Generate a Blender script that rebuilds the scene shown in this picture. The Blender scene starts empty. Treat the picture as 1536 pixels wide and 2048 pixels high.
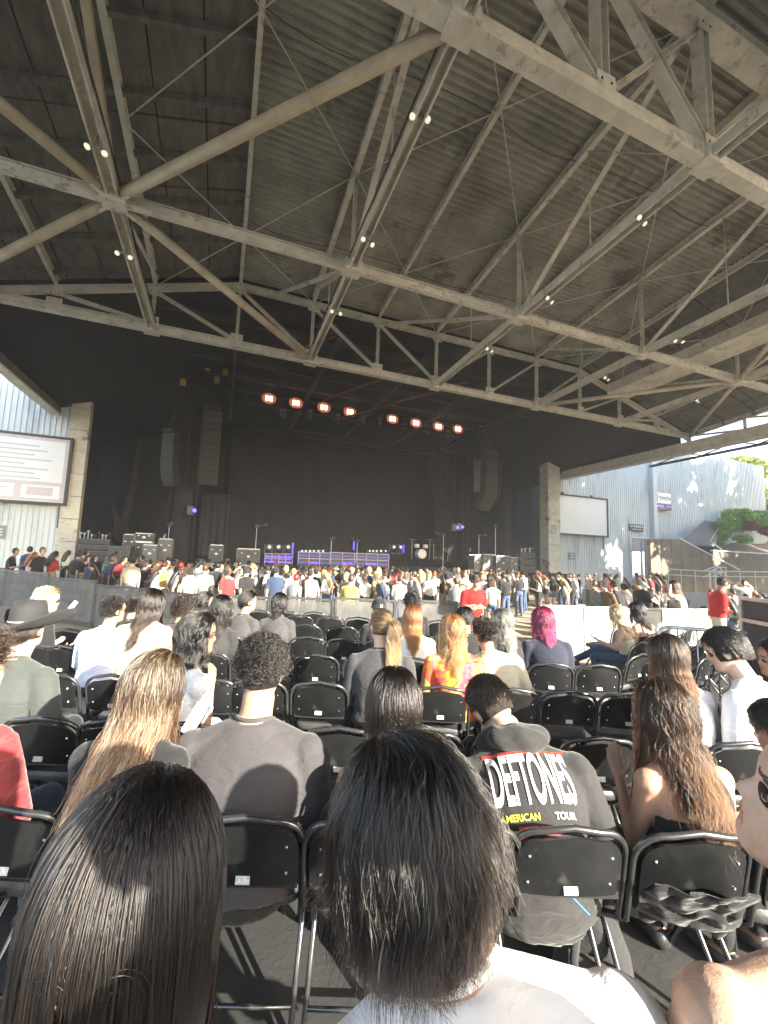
import bpy, math, random
import numpy as np
from mathutils import Vector, Matrix, noise as mnoise
rng = np.random.default_rng(7); random.seed(7)
sc = bpy.context.scene
COL = sc.collection
R = math.radians

# ------------------------------------------------------------------ camera
EYE = 1.75                       # eye height over the seating floor (m)
F, YAW, PIT, ROL = 838.3, 0.3673, 0.1076, 0.0353
def _basis():
    f = np.array([math.sin(YAW)*math.cos(PIT), math.cos(YAW)*math.cos(PIT), math.sin(PIT)])
    r = np.array([math.cos(YAW), -math.sin(YAW), 0.0]); u = np.cross(r, f)
    return r*math.cos(ROL)+u*math.sin(ROL), -r*math.sin(ROL)+u*math.cos(ROL), f
CR, CU, CF = _basis()
cam_d = bpy.data.cameras.new('camera'); cam = bpy.data.objects.new('camera', cam_d); COL.objects.link(cam)
cam_d.sensor_fit = 'HORIZONTAL'; cam_d.sensor_width = 36.0; cam_d.lens = 36.0*F/1536.0
cam_d.clip_start = 0.05; cam_d.clip_end = 3000
m = Matrix.Identity(4)
for i in range(3):
    m[i][0] = CR[i]; m[i][1] = CU[i]; m[i][2] = -CF[i]
m[2][3] = EYE
cam.matrix_world = m
sc.camera = cam

# ------------------------------------------------------------------ world, sun, exposure
SUN_AZ, SUN_EL = 152.0, 20.5     # clockwise from +Y, degrees
w = bpy.data.worlds.new("World"); sc.world = w; w.use_nodes = True
nt = w.node_tree; nt.nodes.clear()
sky = nt.nodes.new('ShaderNodeTexSky'); sky.sky_type = 'NISHITA'; sky.sun_disc = False
sky.sun_elevation = R(SUN_EL); sky.sun_rotation = R(SUN_AZ); sky.dust_density = 1.5
bg = nt.nodes.new('ShaderNodeBackground'); bg.inputs['Strength'].default_value = 0.15
wo = nt.nodes.new('ShaderNodeOutputWorld')
nt.links.new(sky.outputs[0], bg.inputs[0]); nt.links.new(bg.outputs[0], wo.inputs[0])
sd = bpy.data.lights.new('sun', 'SUN'); sd.energy = 5.0; sd.angle = R(0.5); sd.color = (1.0, 0.93, 0.80)
sun = bpy.data.objects.new('sun', sd); COL.objects.link(sun)
SUNDIR = Vector((math.sin(R(SUN_AZ))*math.cos(R(SUN_EL)), math.cos(R(SUN_AZ))*math.cos(R(SUN_EL)), math.sin(R(SUN_EL))))
sun.rotation_euler = (-SUNDIR).to_track_quat('-Z', 'Y').to_euler(); sun.location = SUNDIR*60
sc.view_settings.view_transform = 'Standard'; sc.view_settings.look = 'None'
sc.view_settings.gamma = 1.0; sc.view_settings.exposure = 2.58
sc.view_settings.use_curve_mapping = False
sc.render.engine = 'CYCLES'
sc.cycles.use_denoising = True
sc.cycles.max_bounces = 7; sc.cycles.diffuse_bounces = 5; sc.cycles.glossy_bounces = 3
sc.cycles.transparent_max_bounces = 10; sc.cycles.transmission_bounces = 4
sc.cycles.caustics_reflective = False; sc.cycles.caustics_refractive = False
sc.cycles.sample_clamp_indirect = 6

# ------------------------------------------------------------------ coordinates
def ray(px, py):
    return CR*((px-768)/F) + CU*((1024-py)/F) + CF
def atY(px, py, Y): d = ray(px, py); p = d*(Y/d[1]); return np.array([p[0], p[1], p[2]+EYE])
def atX(px, py, X): d = ray(px, py); p = d*(X/d[0]); return np.array([p[0], p[1], p[2]+EYE])
def atZ(px, py, Z): d = ray(px, py); p = d*((Z-EYE)/d[2]); return np.array([p[0], p[1], p[2]+EYE])
HF = np.array([math.sin(YAW), math.cos(YAW), 0.0]); HR = np.array([math.cos(YAW), -math.sin(YAW), 0.0])
def atD(px, py, D):                 # point seen at pixel, D metres ahead over the ground
    d = ray(px, py); p = d*(D/float(d@HF)); return np.array([p[0], p[1], p[2]+EYE])
def sm(a, b, x):
    t = min(1, max(0, (x-a)/(b-a))); return t*t*(3-2*t)
def floor_z(x, y):
    d = x*HF[0]+y*HF[1]
    z = -0.38*sm(6.6, 10.5, d)
    return z*(1-0.8*sm(-1.0, -7.0, x)) if d > 0 else 0.0

# ------------------------------------------------------------------ materials
def _mix(nt, a, b, fac):
    n = nt.nodes.new('ShaderNodeMix'); n.data_type = 'RGBA'
    for s, v in ((6, a), (7, b)):
        if hasattr(v, 'is_linked'): nt.links.new(v, n.inputs[s])
        else: n.inputs[s].default_value = (*v, 1)
    if hasattr(fac, 'is_linked'): nt.links.new(fac, n.inputs[0])
    else: n.inputs[0].default_value = fac
    return n.outputs[2]
def _noise(nt, scale, detail=4, rough=.6, vec=None, dist=0):
    n = nt.nodes.new('ShaderNodeTexNoise'); n.inputs['Scale'].default_value = scale
    n.inputs['Detail'].default_value = detail; n.inputs['Roughness'].default_value = rough; n.inputs['Distortion'].default_value = dist
    if vec is not None: nt.links.new(vec, n.inputs['Vector'])
    return n.outputs[0]
def _ramp(nt, v, p0, p1):
    n = nt.nodes.new('ShaderNodeMapRange'); n.inputs[1].default_value = p0; n.inputs[2].default_value = p1
    nt.links.new(v, n.inputs[0]); return n.outputs[0]
def _coords(nt, stretch=(1, 1, 1), kind='Object'):
    t = nt.nodes.new('ShaderNodeTexCoord'); mp = nt.nodes.new('ShaderNodeMapping')
    mp.inputs['Scale'].default_value = stretch; nt.links.new(t.outputs[kind], mp.inputs[0]); return mp.outputs[0]
MATS = {}
def mat(name, c1, c2=None, scale=6, rough=.6, metal=0, bump=.0, bscale=60, lo=.35, hi=.65, stretch=(1, 1, 1), spec=.5, c3=None, s3=1.5,
        emit=None, es=0, sheen=0, rand=0, trans=0, alpha=1, coat=0):
    if name in MATS: return MATS[name]
    mt = bpy.data.materials.new(name); mt.use_nodes = True; nt = mt.node_tree
    b = nt.nodes['Principled BSDF']
    b.inputs['Roughness'].default_value = rough; b.inputs['Metallic'].default_value = metal
    b.inputs['Specular IOR Level'].default_value = spec
    co = _coords(nt, stretch)
    if c2 is None: c2 = tuple(x*.8 for x in c1)
    n = _noise(nt, scale, 6, .62, co)
    col = _mix(nt, c1, c2, _ramp(nt, n, lo, hi))
    if c3 is not None:
        n3 = _noise(nt, s3, 5, .7, co)
        col = _mix(nt, col, c3, _ramp(nt, n3, .56, .66))
    if rand:
        oi = nt.nodes.new('ShaderNodeObjectInfo'); hs = nt.nodes.new('ShaderNodeHueSaturation')
        mr = nt.nodes.new('ShaderNodeMapRange'); mr.inputs[3].default_value = 1-rand; mr.inputs[4].default_value = 1+rand
        nt.links.new(oi.outputs['Random'], mr.inputs[0]); nt.links.new(mr.outputs[0], hs.inputs['Value']); nt.links.new(col, hs.inputs['Color'])
        col = hs.outputs[0]
    nt.links.new(col, b.inputs['Base Color'])
    if bump:
        bn = nt.nodes.new('ShaderNodeBump'); bn.inputs['Strength'].default_value = bump; bn.inputs['Distance'].default_value = .01
        nt.links.new(_noise(nt, bscale, 3, .6, co), bn.inputs['Height']); nt.links.new(bn.outputs[0], b.inputs['Normal'])
    if emit is not None:
        b.inputs['Emission Color'].default_value = (*emit, 1); b.inputs['Emission Strength'].default_value = es
    if sheen: b.inputs['Sheen Weight'].default_value = sheen
    if trans: b.inputs['Transmission Weight'].default_value = trans
    if coat: b.inputs['Coat Weight'].default_value = coat
    if alpha < 1: b.inputs['Alpha'].default_value = alpha
    MATS[name] = mt; return mt

# ------------------------------------------------------------------ mesh building
class MB:
    def __init__(s): s.v = []; s.f = []; s.mi = []; s.n = 0
    def add(s, v, f, mi=0):
        v = np.asarray(v, float); s.v.append(v); b = s.n
        for q in f: s.f.append(tuple(int(i)+b for i in q)); s.mi.append(mi)
        s.n += len(v)
    def box(s, c, d, rot=None, mi=0):
        x, y, z = (k/2 for k in d)
        v = np.array([[-x,-y,-z],[x,-y,-z],[x,y,-z],[-x,y,-z],[-x,-y,z],[x,-y,z],[x,y,z],[-x,y,z]])
        if rot is not None: v = v@np.asarray(rot).T
        s.add(v+np.asarray(c, float), [(0,3,2,1),(4,5,6,7),(0,1,5,4),(1,2,6,5),(2,3,7,6),(3,0,4,7)], mi)
    def box2(s, a, b, mi=0):
        a = np.asarray(a, float); b = np.asarray(b, float); s.box((a+b)/2, np.abs(b-a), None, mi)
    def prism(s, prof, p0, p1, up=(0, 0, 1), mi=0):    # 2d outline (side, up) swept p0 -> p1
        p0 = np.asarray(p0, float); p1 = np.asarray(p1, float); d = p1-p0; d /= np.linalg.norm(d)
        up = np.asarray(up, float)
        if abs(d@up) > .98: up = np.array([1., 0, 0])
        sd_ = np.cross(d, up); sd_ /= np.linalg.norm(sd_); u = np.cross(sd_, d)
        pr = np.asarray(prof, float); n = len(pr)
        ring = pr[:, :1]*sd_+pr[:, 1:]*u
        v = np.vstack([p0+ring, p1+ring])
        f = [(i, (i+1) % n, n+(i+1) % n, n+i) for i in range(n)]+[tuple(range(n-1, -1, -1)), tuple(range(n, 2*n))]
        s.add(v, f, mi)
    def tube(s, pts, rad, n=8, side=None, mi=0, cap=True):   # rad: r or (a, b) per point; a along side
        P = np.asarray(pts, float); k = len(P)
        T = np.gradient(P, axis=0) if k > 2 else np.repeat((P[1]-P[0])[None], k, 0)
        T /= np.maximum(np.linalg.norm(T, axis=1, keepdims=True), 1e-9)
        sv = np.asarray(side if side is not None else ((1, 0, 0) if abs(T[0][0]) < .9 else (0, 1, 0)), float)
        rows = []; a = np.linspace(0, 2*math.pi, n, endpoint=False)
        for i in range(k):
            sv2 = sv-T[i]*(sv@T[i]); sv2 /= max(np.linalg.norm(sv2), 1e-9); sv = sv2 if side is None else sv
            u = np.cross(sv2, T[i])
            r = rad[i] if hasattr(rad, '__len__') else rad
            ra, rb = (r if hasattr(r, '__len__') else (r, r))
            rows.append(P[i]+np.cos(a)[:, None]*ra*sv2+np.sin(a)[:, None]*rb*u)
        v = np.vstack(rows); f = []
        for i in range(k-1):
            for j in range(n):
                j2 = (j+1) % n; f.append((i*n+j, (i+1)*n+j, (i+1)*n+j2, i*n+j2))
        if cap: f.append(tuple(range(n))); f.append(tuple(range((k-1)*n+n-1, (k-1)*n-1, -1)))
        s.add(v, f, mi)
    def ball(s, c, r, n=10, rot=None, mi=0):
        r = np.asarray(r if hasattr(r, '__len__') else (r, r, r), float)
        m_ = max(4, n//2+1); v = [[0, 0, 1]]
        for i in range(1, m_):
            t = math.pi*i/m_
            for j in range(n):
                a = 2*math.pi*j/n; v.append([math.sin(t)*math.cos(a), math.sin(t)*math.sin(a), math.cos(t)])
        v.append([0, 0, -1]); v = np.array(v)*r
        if rot is not None: v = v@np.asarray(rot).T
        f = [(0, 1+j, 1+(j+1) % n) for j in range(n)]
        for i in range(m_-2):
            for j in range(n):
                f.append((1+i*n+j, 1+(i+1)*n+j, 1+(i+1)*n+(j+1) % n, 1+i*n+(j+1) % n))
        L = len(v)-1; b = 1+(m_-2)*n
        f += [(L, b+(j+1) % n, b+j) for j in range(n)]
        s.add(v+np.asarray(c, float), f, mi)
    def mesh(s, name, mats, smooth=False):
        me = bpy.data.meshes.new(name)
        v = np.vstack(s.v) if s.v else np.zeros((0, 3))
        me.from_pydata(v.tolist(), [], s.f)
        for q in (mats if isinstance(mats, (list, tuple)) else [mats]): me.materials.append(q)
        if any(s.mi): me.polygons.foreach_set('material_index', s.mi)
        if smooth:
            me.polygons.foreach_set('use_smooth', [True]*len(me.polygons))
        me.update(); return me
    def build(s, name, mats, parent=None, smooth=False, loc=None, **kw):
        return link(name, s.mesh(name, mats, smooth), parent, loc, **kw)
def link(name, me, parent=None, loc=None, rz=None, **kw):
    o = bpy.data.objects.new(name, me); COL.objects.link(o)
    if parent is not None: o.parent = parent
    if loc is not None: o.location = tuple(map(float, loc))
    if rz is not None: o.rotation_euler = (0, 0, rz)
    for k, v in kw.items(): o[k] = v
    return o
def empty(name, loc=(0, 0, 0), rz=0, **kw):
    return link(name, None, None, loc, rz, **kw)
def smooth_angle(me, ang=40):
    me.polygons.foreach_set('use_smooth', [True]*len(me.polygons))
    try:
        me.set_sharp_from_angle(angle=R(ang))
    except Exception: pass
    me.update(); return me
def rotz(a):
    c, s_ = math.cos(a), math.sin(a); return np.array([[c, -s_, 0], [s_, c, 0], [0, 0, 1.]])
def rotx(a):
    c, s_ = math.cos(a), math.sin(a); return np.array([[1, 0, 0], [0, c, -s_], [0, s_, c]])
def roty(a):
    c, s_ = math.cos(a), math.sin(a); return np.array([[c, 0, s_], [0, 1, 0], [-s_, 0, c]])
def copy_tree(o, parent=None, **kw):
    c = o.copy(); COL.objects.link(c); c.parent = parent
    for ch in kids.get(o.name, ()):
        copy_tree(ch, c)
    for k, v in kw.items(): c[k] = v
    return c
kids = {}
def remember(o, *ch): kids[o.name] = list(ch)
def text_mesh(s, size, depth=.004, bold=False):
    cu = bpy.data.curves.new('txt', 'FONT'); cu.body = s; cu.size = size; cu.extrude = depth/2
    cu.align_x = 'CENTER'; cu.align_y = 'CENTER'
    if bold: cu.offset = size*.018
    o = bpy.data.objects.new('txt', cu); COL.objects.link(o)
    dg = bpy.context.evaluated_depsgraph_get(); me = bpy.data.meshes.new_from_object(o.evaluated_get(dg))
    bpy.data.objects.remove(o); return me
# ================================================================== SETTING
M_conc = mat('concrete_floor', (.30, .28, .25), (.20, .19, .17), 1.3, .85, bump=.3, bscale=30, c3=(.12, .115, .105), s3=.9)
M_ground = mat('pale_plaza_ground', (.36, .34, .30), (.28, .265, .235), 2, .9)
M_steel = mat('dusty_cream_steel', (.66, .635, .545), (.50, .48, .41), 2.2, .65, c3=(.34, .30, .24), s3=3.1, bump=.2, bscale=25)
M_steelD = mat('dark_stage_steel', (.05, .046, .04), (.03, .028, .026), 3, .6)
M_rust = mat('rusty_cream_pipe', (.52, .47, .35), (.34, .25, .15), 1.3, .6, lo=.42, hi=.75, bump=.2, bscale=22)
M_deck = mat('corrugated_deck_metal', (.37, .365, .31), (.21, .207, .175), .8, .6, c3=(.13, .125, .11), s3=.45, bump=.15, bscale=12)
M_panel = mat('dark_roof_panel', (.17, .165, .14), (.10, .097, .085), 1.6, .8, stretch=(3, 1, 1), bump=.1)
M_dark = mat('black_drape', (.006, .006, .008), (.004, .004, .005), 3, .9)
M_wood = mat('black_stage_ceiling', (.014, .013, .012), (.009, .008, .008), 2, .85)
M_side = mat('pale_ribbed_siding', (.60, .645, .645), (.50, .545, .55), .9, .5, stretch=(1, 1, .25), c3=(.38, .42, .43), s3=.6)
M_pil = mat('weathered_concrete_column', (.62, .59, .48), (.48, .455, .38), 2.4, .85, bump=.4, bscale=18, c3=(.2, .19, .165), s3=1.1)

# ground and floor
def sheet(name, m_, xs, ys, zf, dz=0):
    v = []; f = []
    for y in ys:
        for x in xs: v.append((x, y, zf(x, y)+dz))
    nx = len(xs)
    for j in range(len(ys)-1):
        for i in range(nx-1):
            a = j*nx+i; f.append((a, a+1, a+nx+1, a+nx))
    mb = MB(); mb.add(v, f); return mb.build(name, m_, None, True, kind='structure')
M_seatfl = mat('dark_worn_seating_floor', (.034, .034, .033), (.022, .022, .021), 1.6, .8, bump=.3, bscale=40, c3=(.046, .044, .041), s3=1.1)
M_pit = mat('beige_pit_floor', (.36, .31, .235), (.27, .235, .18), 1.5, .85, bump=.3, bscale=30, c3=(.2, .17, .13), s3=.9)
def cam_sheet(name, m_, us, vs, dz=0):       # sheets laid out along the rows of seats
    mb = MB(); P_ = [HR*u_+HF*v_ for v_ in vs for u_ in us]; v = [(p[0], p[1], floor_z(p[0], p[1])+dz) for p in P_]; nx = len(us)
    mb.add(v, [(j*nx+i, j*nx+i+1, (j+1)*nx+i+1, (j+1)*nx+i) for j in range(len(vs)-1) for i in range(nx-1)]); return mb.build(name, m_, None, True, kind='structure')
cam_sheet('seating_floor', M_seatfl, np.linspace(-40, 45, 70), np.linspace(-14, 8.6, 40))
cam_sheet('pit_floor', M_pit, np.linspace(-40, 45, 90), np.linspace(8.6, 40, 60))
sheet('ground', M_ground, [-290, -100, 100, 290], [-290, -100, 100, 290], lambda x, y: -.45)

# ------------------------------------------------------------------ the pavilion roof
H0 = EYE+8.23; YT1 = 17.12; BAY = 6.0; NX = [-9, -3, 3, 9, 15, 21, 27]; NY = [17.12, 11.12, 5.12, -.88, -6.88]
def zl(Y): return H0+.03*(YT1-Y)                    # lower chord level
def zd(X, Y):                                       # underside of the deck
    z = EYE+11.15+.10*(YT1-Y)
    if X < 0: z -= .30*(-X)
    if X > 18: z -= .30*(X-18)
    return z
roof = empty('pavilion_roof', (9, 17, 0), label='great steel truss roof with corrugated deck over the whole seating area', category='roof')
def rp(name, mb, mt_, smooth=False):
    o = mb.build(name, mt_, roof, smooth, loc=(-9, -17, 0)); return o
def Hsec(w_, h_, t=.025):
    a, b = w_/2, h_/2
    return [(-a,-b),(a,-b),(a,-b+t),(t/2,-b+t),(t/2,b-t),(a,b-t),(a,b),(-a,b),(-a,b-t),(-t/2,b-t),(-t/2,-b+t),(-a,-b+t)]
def Lsec(w_, h_, t=.03):
    a, b = w_/2, h_/2
    return [(-a,-b),(a,-b),(a,-b+t),(-a+t,-b+t),(-a+t,b),(-a,b)]
def Usec(w_, h_, t=.03):                            # open channel seen from below
    a, b = w_/2, h_/2
    return [(-a,-b),(-a+t,-b),(-a+t,b-t),(a-t,b-t),(a-t,-b),(a,-b),(a,b),(-a,b)]
def Bsec(w_, h_):
    a, b = w_/2, h_/2; return [(-a,-b),(a,-b),(a,b),(-a,b)]
def member(name, p0, p1, prof, m_, ext=0):
    p0 = np.array(p0, float); p1 = np.array(p1, float); d = (p1-p0)/np.linalg.norm(p1-p0)
    mb = MB(); mb.prism(prof, p0-d*ext, p1+d*ext); return rp(name, mb, m_)
# corrugated deck: flutes run across, centre bays
mb = MB(); pitch = .20
ys = np.arange(-7.2, 17.3, pitch/4); prof = np.tile([0, .0, .085, .085], len(ys)//4+1)[:len(ys)]
v = []; f = []
for k, (y, q) in enumerate(zip(ys, prof)):
    for x in (0.0, 3, 6, 9, 12, 15, 18.0): v.append((x, y, zd(x, y)+q))
for k in range(len(ys)-1):
    for i in range(6):
        a = k*7+i; f.append((a, a+7, a+8, a+1))
mb.add(v, f); rp('corrugated_deck', mb, M_deck)
# roof skin above (keeps the sky out)
mb = MB()
xs = [-9.6, 0, 18, 27.6]
for a, b in ((0, 1), (1, 2), (2, 3)):
    q = [(xs[a], -7.4, zd(xs[a], -7.4)+.35), (xs[b], -7.4, zd(xs[b], -7.4)+.35), (xs[b], 36, zd(xs[b], 36)+.35), (xs[a], 36, zd(xs[a], 36)+.35)]
    q2 = [(x, y, z+.2) for x, y, z in q]
    mb.add(q+q2, [(0, 3, 2, 1), (4, 5, 6, 7), (0, 1, 5, 4), (1, 2, 6, 5), (2, 3, 7, 6), (3, 0, 4, 7)])
rp('roof_skin', mb, M_wood)
# side-bay soffit panels, each panel a piece with open joints
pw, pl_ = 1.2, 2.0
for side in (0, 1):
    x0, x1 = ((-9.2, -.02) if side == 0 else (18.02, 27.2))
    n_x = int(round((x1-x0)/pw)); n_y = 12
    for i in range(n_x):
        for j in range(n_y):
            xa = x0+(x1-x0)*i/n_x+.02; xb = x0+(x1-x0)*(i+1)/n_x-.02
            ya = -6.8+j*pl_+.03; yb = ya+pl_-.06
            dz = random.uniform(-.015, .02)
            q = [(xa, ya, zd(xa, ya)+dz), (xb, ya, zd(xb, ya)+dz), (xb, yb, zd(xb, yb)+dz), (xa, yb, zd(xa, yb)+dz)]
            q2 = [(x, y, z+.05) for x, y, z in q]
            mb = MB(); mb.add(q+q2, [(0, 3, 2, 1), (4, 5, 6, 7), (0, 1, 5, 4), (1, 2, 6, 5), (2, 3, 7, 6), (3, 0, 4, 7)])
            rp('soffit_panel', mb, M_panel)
# purlins carrying the deck (run across) and upper beams (run to the stage)
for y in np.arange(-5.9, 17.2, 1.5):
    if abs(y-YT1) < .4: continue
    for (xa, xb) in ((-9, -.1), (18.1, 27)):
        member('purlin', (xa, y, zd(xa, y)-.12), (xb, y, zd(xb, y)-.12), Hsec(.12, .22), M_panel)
for x in (-9, -6, -3, 0, 3, 6, 9, 12, 15, 18, 21, 24, 27):
    wd = .16 if x % 6 == 3 else .13
    member('upper_beam', (x, -7, zd(x, -7)-.16), (x, YT1, zd(x, YT1)-.16), Hsec(wd, .26), M_steel)
# lower chords running to the stage
for x in NX[1:-1]:
    big = x in (-3, 9)
    member('lower_chord', (x, -7, zl(-7)), (x, YT1, zl(YT1)), Usec(.26 if big else .22, .24, .035), M_steel)
# trusses across at each bay line
TOPW = {17.12: .26, 11.12: .16, 5.12: .29, -.88: .3, -6.88: .3}
for Y in NY:
    w_ = TOPW[Y]; h_ = .30 if Y != 5.12 else .30
    ext = .0
    for a, b in zip(NX[:-1], NX[1:]):
        zo = .0
        member('cross_chord', (a+.14, Y, zl(Y)+zo+.004), (b-.14, Y, zl(Y)+zo+.004), Hsec(w_, h_, .03) if Y != 5.12 else Bsec(w_, h_), M_steel)
    if Y != 11.12:
        for a, b in zip([-9, -3, 0, 3, 6, 9, 12, 15, 18, 21][:-1], [-3, 0, 3, 6, 9, 12, 15, 18, 21, 27][:-1]):
            pass
        member('top_chord', (0, Y, zd(0, Y)-.42), (18, Y, zd(18, Y)-.42), Hsec(.22 if Y != 5.12 else .55, .24), M_steel if Y < 17 else M_steel)
        member('top_chord', (-9, Y, zd(-9, Y)-.42), (0, Y, zd(0, Y)-.42), Hsec(.2, .24), M_steel)
        member('top_chord', (18, Y, zd(18, Y)-.42), (27, Y, zd(27, Y)-.42), Hsec(.2, .24), M_steel)
        for x in range(-6, 27, 3):
            member('truss_post', (x, Y, zl(Y)+.15), (x, Y, zd(x, Y)-.5), Hsec(.14, .12) if Y != 5.12 else Hsec(.26, .22), M_steel)
            nb = x+3 if x < 9 else x-3       # braces fall towards the middle
            if x != 9:
                member('truss_brace', (x, Y, zd(x, Y)-.55), (nb, Y, zl(Y)+.16), Hsec(.13, .11) if Y != 5.12 else Hsec(.24, .2), M_steel)
        member('truss_brace', (9-.0, Y, zd(9, Y)-.55), (6.1, Y, zl(Y)+.16), Hsec(.12, .11), M_steel) if Y < 17 else None
    else:
        for x in (3, 9, 15, 21):
            member('truss_post', (x, Y, zl(Y)+.1), (x, Y, zd(x, Y)-.3), Hsec(.12, .10), M_steel)
# gusset plates with bolts, conduits and cable runs
for Y in (17.12, 5.12):
    for x in range(-6, 27, 3):
        for zz, hh in ((zl(Y)+.26, .34), (zd(x, Y)-.62, .30)):
            mb = MB(); mb.box((x, Y-.085 if Y > 10 else Y-.14, zz), (.46, .014, hh)); rp('gusset_plate', mb, M_steel)
            mb = MB(); mb.box((x-.12, (Y-.085 if Y > 10 else Y-.14)-.014, zz), (.035, .02, .035)); rp('bolt', mb, M_steelD)
            mb = MB(); mb.box((x+.12, (Y-.085 if Y > 10 else Y-.14)-.014, zz), (.035, .02, .035)); rp('bolt', mb, M_steelD)
for x, dx in ((-3, .17), (3, -.16), (9, .15), (15, .16)):
    mb = MB(); mb.tube([(x+dx, y, zl(y)+.13+.02*math.sin(y*2.1)) for y in np.linspace(-6.5, 17, 30)], .022, 5); rp('conduit', mb, M_steelD)
for y in (2.2, 8.4, 14.0):
    mb = MB(); mb.tube([(x, y+.15*math.sin(x), zd(x, y)-.26-.10*abs(math.sin(x*math.pi/3))) for x in np.linspace(0, 18, 37)], .014, 4); rp('slack_cable', mb, M_steelD)
# braces in the planes of the stage-ward trusses
for x in (-3, 3, 9, 15, 21):
    pm = M_rust if x == -3 else M_steel
    member('web_brace', (x, 11.12, zl(11.1)+.1), (x+.01, 5.6, zd(x, 5.6)-.3), Lsec(.16, .16), pm)
    member('web_brace', (x, 11.12, zl(11.1)+.1), (x+.01, 16.2, zd(x, 16.2)-.3), Lsec(.12, .12), M_steel)
    member('web_brace', (x, -.88, zl(-.9)+.1), (x+.01, 4.6, zd(x, 4.6)-.3), Lsec(.14, .14), M_steel)
# star of big pipes at two nodes
for cx in (-3, 21):
    for dx, dy in ((6, -6), (-6, -6), (6, 6), (-6, 6)):
        a = np.array([cx, 11.12, zl(11.12)]); b = np.array([cx+dx, 11.12+dy, zl(11.12+dy)])
        d = (b-a)/np.linalg.norm(b-a); mb = MB()
        mb.tube([a+d*.35, b-d*.3], .13 if cx < 0 else .10, 10); o = rp('corner_pipe', mb, M_rust, True)
        mb = MB(); mb.prism([(-.03, -.16), (.03, -.16), (.03, .16), (-.03, .16)], a+d*.1, a+d*.55); rp('gusset_plate', mb, M_steel)
for x in NX[1:-1]:
    for Y in NY[:3]:
        mb = MB(); mb.box((x, Y, zl(Y)-.02), (.52, .42, .34)); rp('node_plate', mb, M_steel)
# knee braces seen at T1
member('web_brace', (3, 11.12, zl(11)), (1.2, 17.0, zd(1.2, 17)-.6), Lsec(.1, .1), M_steel)
member('web_brace', (9, 11.12, zl(11)), (6.1, 17.0, zd(6.1, 17)-.6), Lsec(.1, .1), M_steel)
# thin tie rods crossing under the deck
def rod(p0, p1, r=.018):
    mb = MB(); mb.tube([p0, p1], r, 6); rp('tie_rod', mb, M_steel, True)
for xa in range(-3, 21, 6):
    for ya in (5.12, 11.12):
        for (x0_, x1_) in ((xa, xa+6), (xa+6, xa)):
            z0 = zd(x0_, ya)-.35; z1 = zd(x1_, ya+6)-.35
            if (xa+ya*3) % 2 < 3: rod((x0_, ya, z0), (x1_, ya+6, z1))
for x in (3, 9, 15):
    for y in (8.1, 14.1):
        rod((x, y, zl(y)+.1), (x, y, zd(x, y)-.3), .022); rod((x, y-3, zl(y-3)+.1), (x, y, zd(x, y)-.3), .016)
# deep edge beams left and right, with a thin lattice outrigger outside them
M_redb = mat('dark_red_brown_steel', (.11, .055, .045), (.07, .04, .035), 3, .6)
for X, s_ in ((-9, -1), (27, 1)):
    zb = EYE+7.25; hb = .62 if X > 0 else .40
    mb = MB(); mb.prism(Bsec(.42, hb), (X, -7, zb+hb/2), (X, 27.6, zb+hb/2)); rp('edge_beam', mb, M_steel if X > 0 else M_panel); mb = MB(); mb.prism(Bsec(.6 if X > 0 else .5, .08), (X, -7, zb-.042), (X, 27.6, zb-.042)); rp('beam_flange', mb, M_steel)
    X2 = X+s_*1.1
    member('outrigger_chord', (X2, -7, zb-.15), (X2, 20.6, zb-.15), Hsec(.14, .14), M_redb)
    member('outrigger_chord', (X2+s_*.7, -7, zb+.55), (X2+s_*.7, 22, zb+.55), Hsec(.14, .14), M_redb)
    for k in range(10):
        y = -6.9+k*3
        member('edge_post', (X, y, zb+.62), (X, y, zd(X, y)-.1), Hsec(.12, .12), M_steel)
        if k < 9:
            member('outrigger_strut', (X+s_*.25, y, zb+.1), (X2+s_*.7, y+.01, zb+.5), Lsec(.07, .07), M_redb)
            member('outrigger_strut', (X2, y, zb-.1), (X2+s_*.7, y+1.5, zb+.5), Lsec(.07, .07), M_redb)
            member('outrigger_strut', (X2+s_*.7, y+1.5, zb+.5), (X2, y+3, zb-.1), Lsec(.07, .07), M_redb)
        if k < 8: member('edge_brace', (X, y, zb+.6), (X, y+3, zd(X, y+3)-.2), Lsec(.1, .1), M_steel)
# long sheet-metal duct along the right side bay
for X in (18.9,):
    mb = MB(); mb.prism([(-.75, -.25), (.75, -.25), (.75, .25), (-.75, .25)], (X, -6, 10.55+EYE-.9), (X, 15.5, 10.0+EYE-.9)); rp('air_duct', mb, M_steel)
mb = MB(); mb.box2((9.4, -7.3, zl(-7)+1.3), (27, -7.2, EYE+13.6)); rp('unseen_sun_blocker', mb, M_panel)  # unseen panel added at the rear roof edge to cut off the low sun
mb = MB(); mb.box2((-9, -7.3, 7.7), (9.4, -7.2, EYE+13.6)); rp('unseen_sun_blocker', mb, M_panel)  # deeper unseen panel, added to shade the left barriers and left crowd
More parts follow.
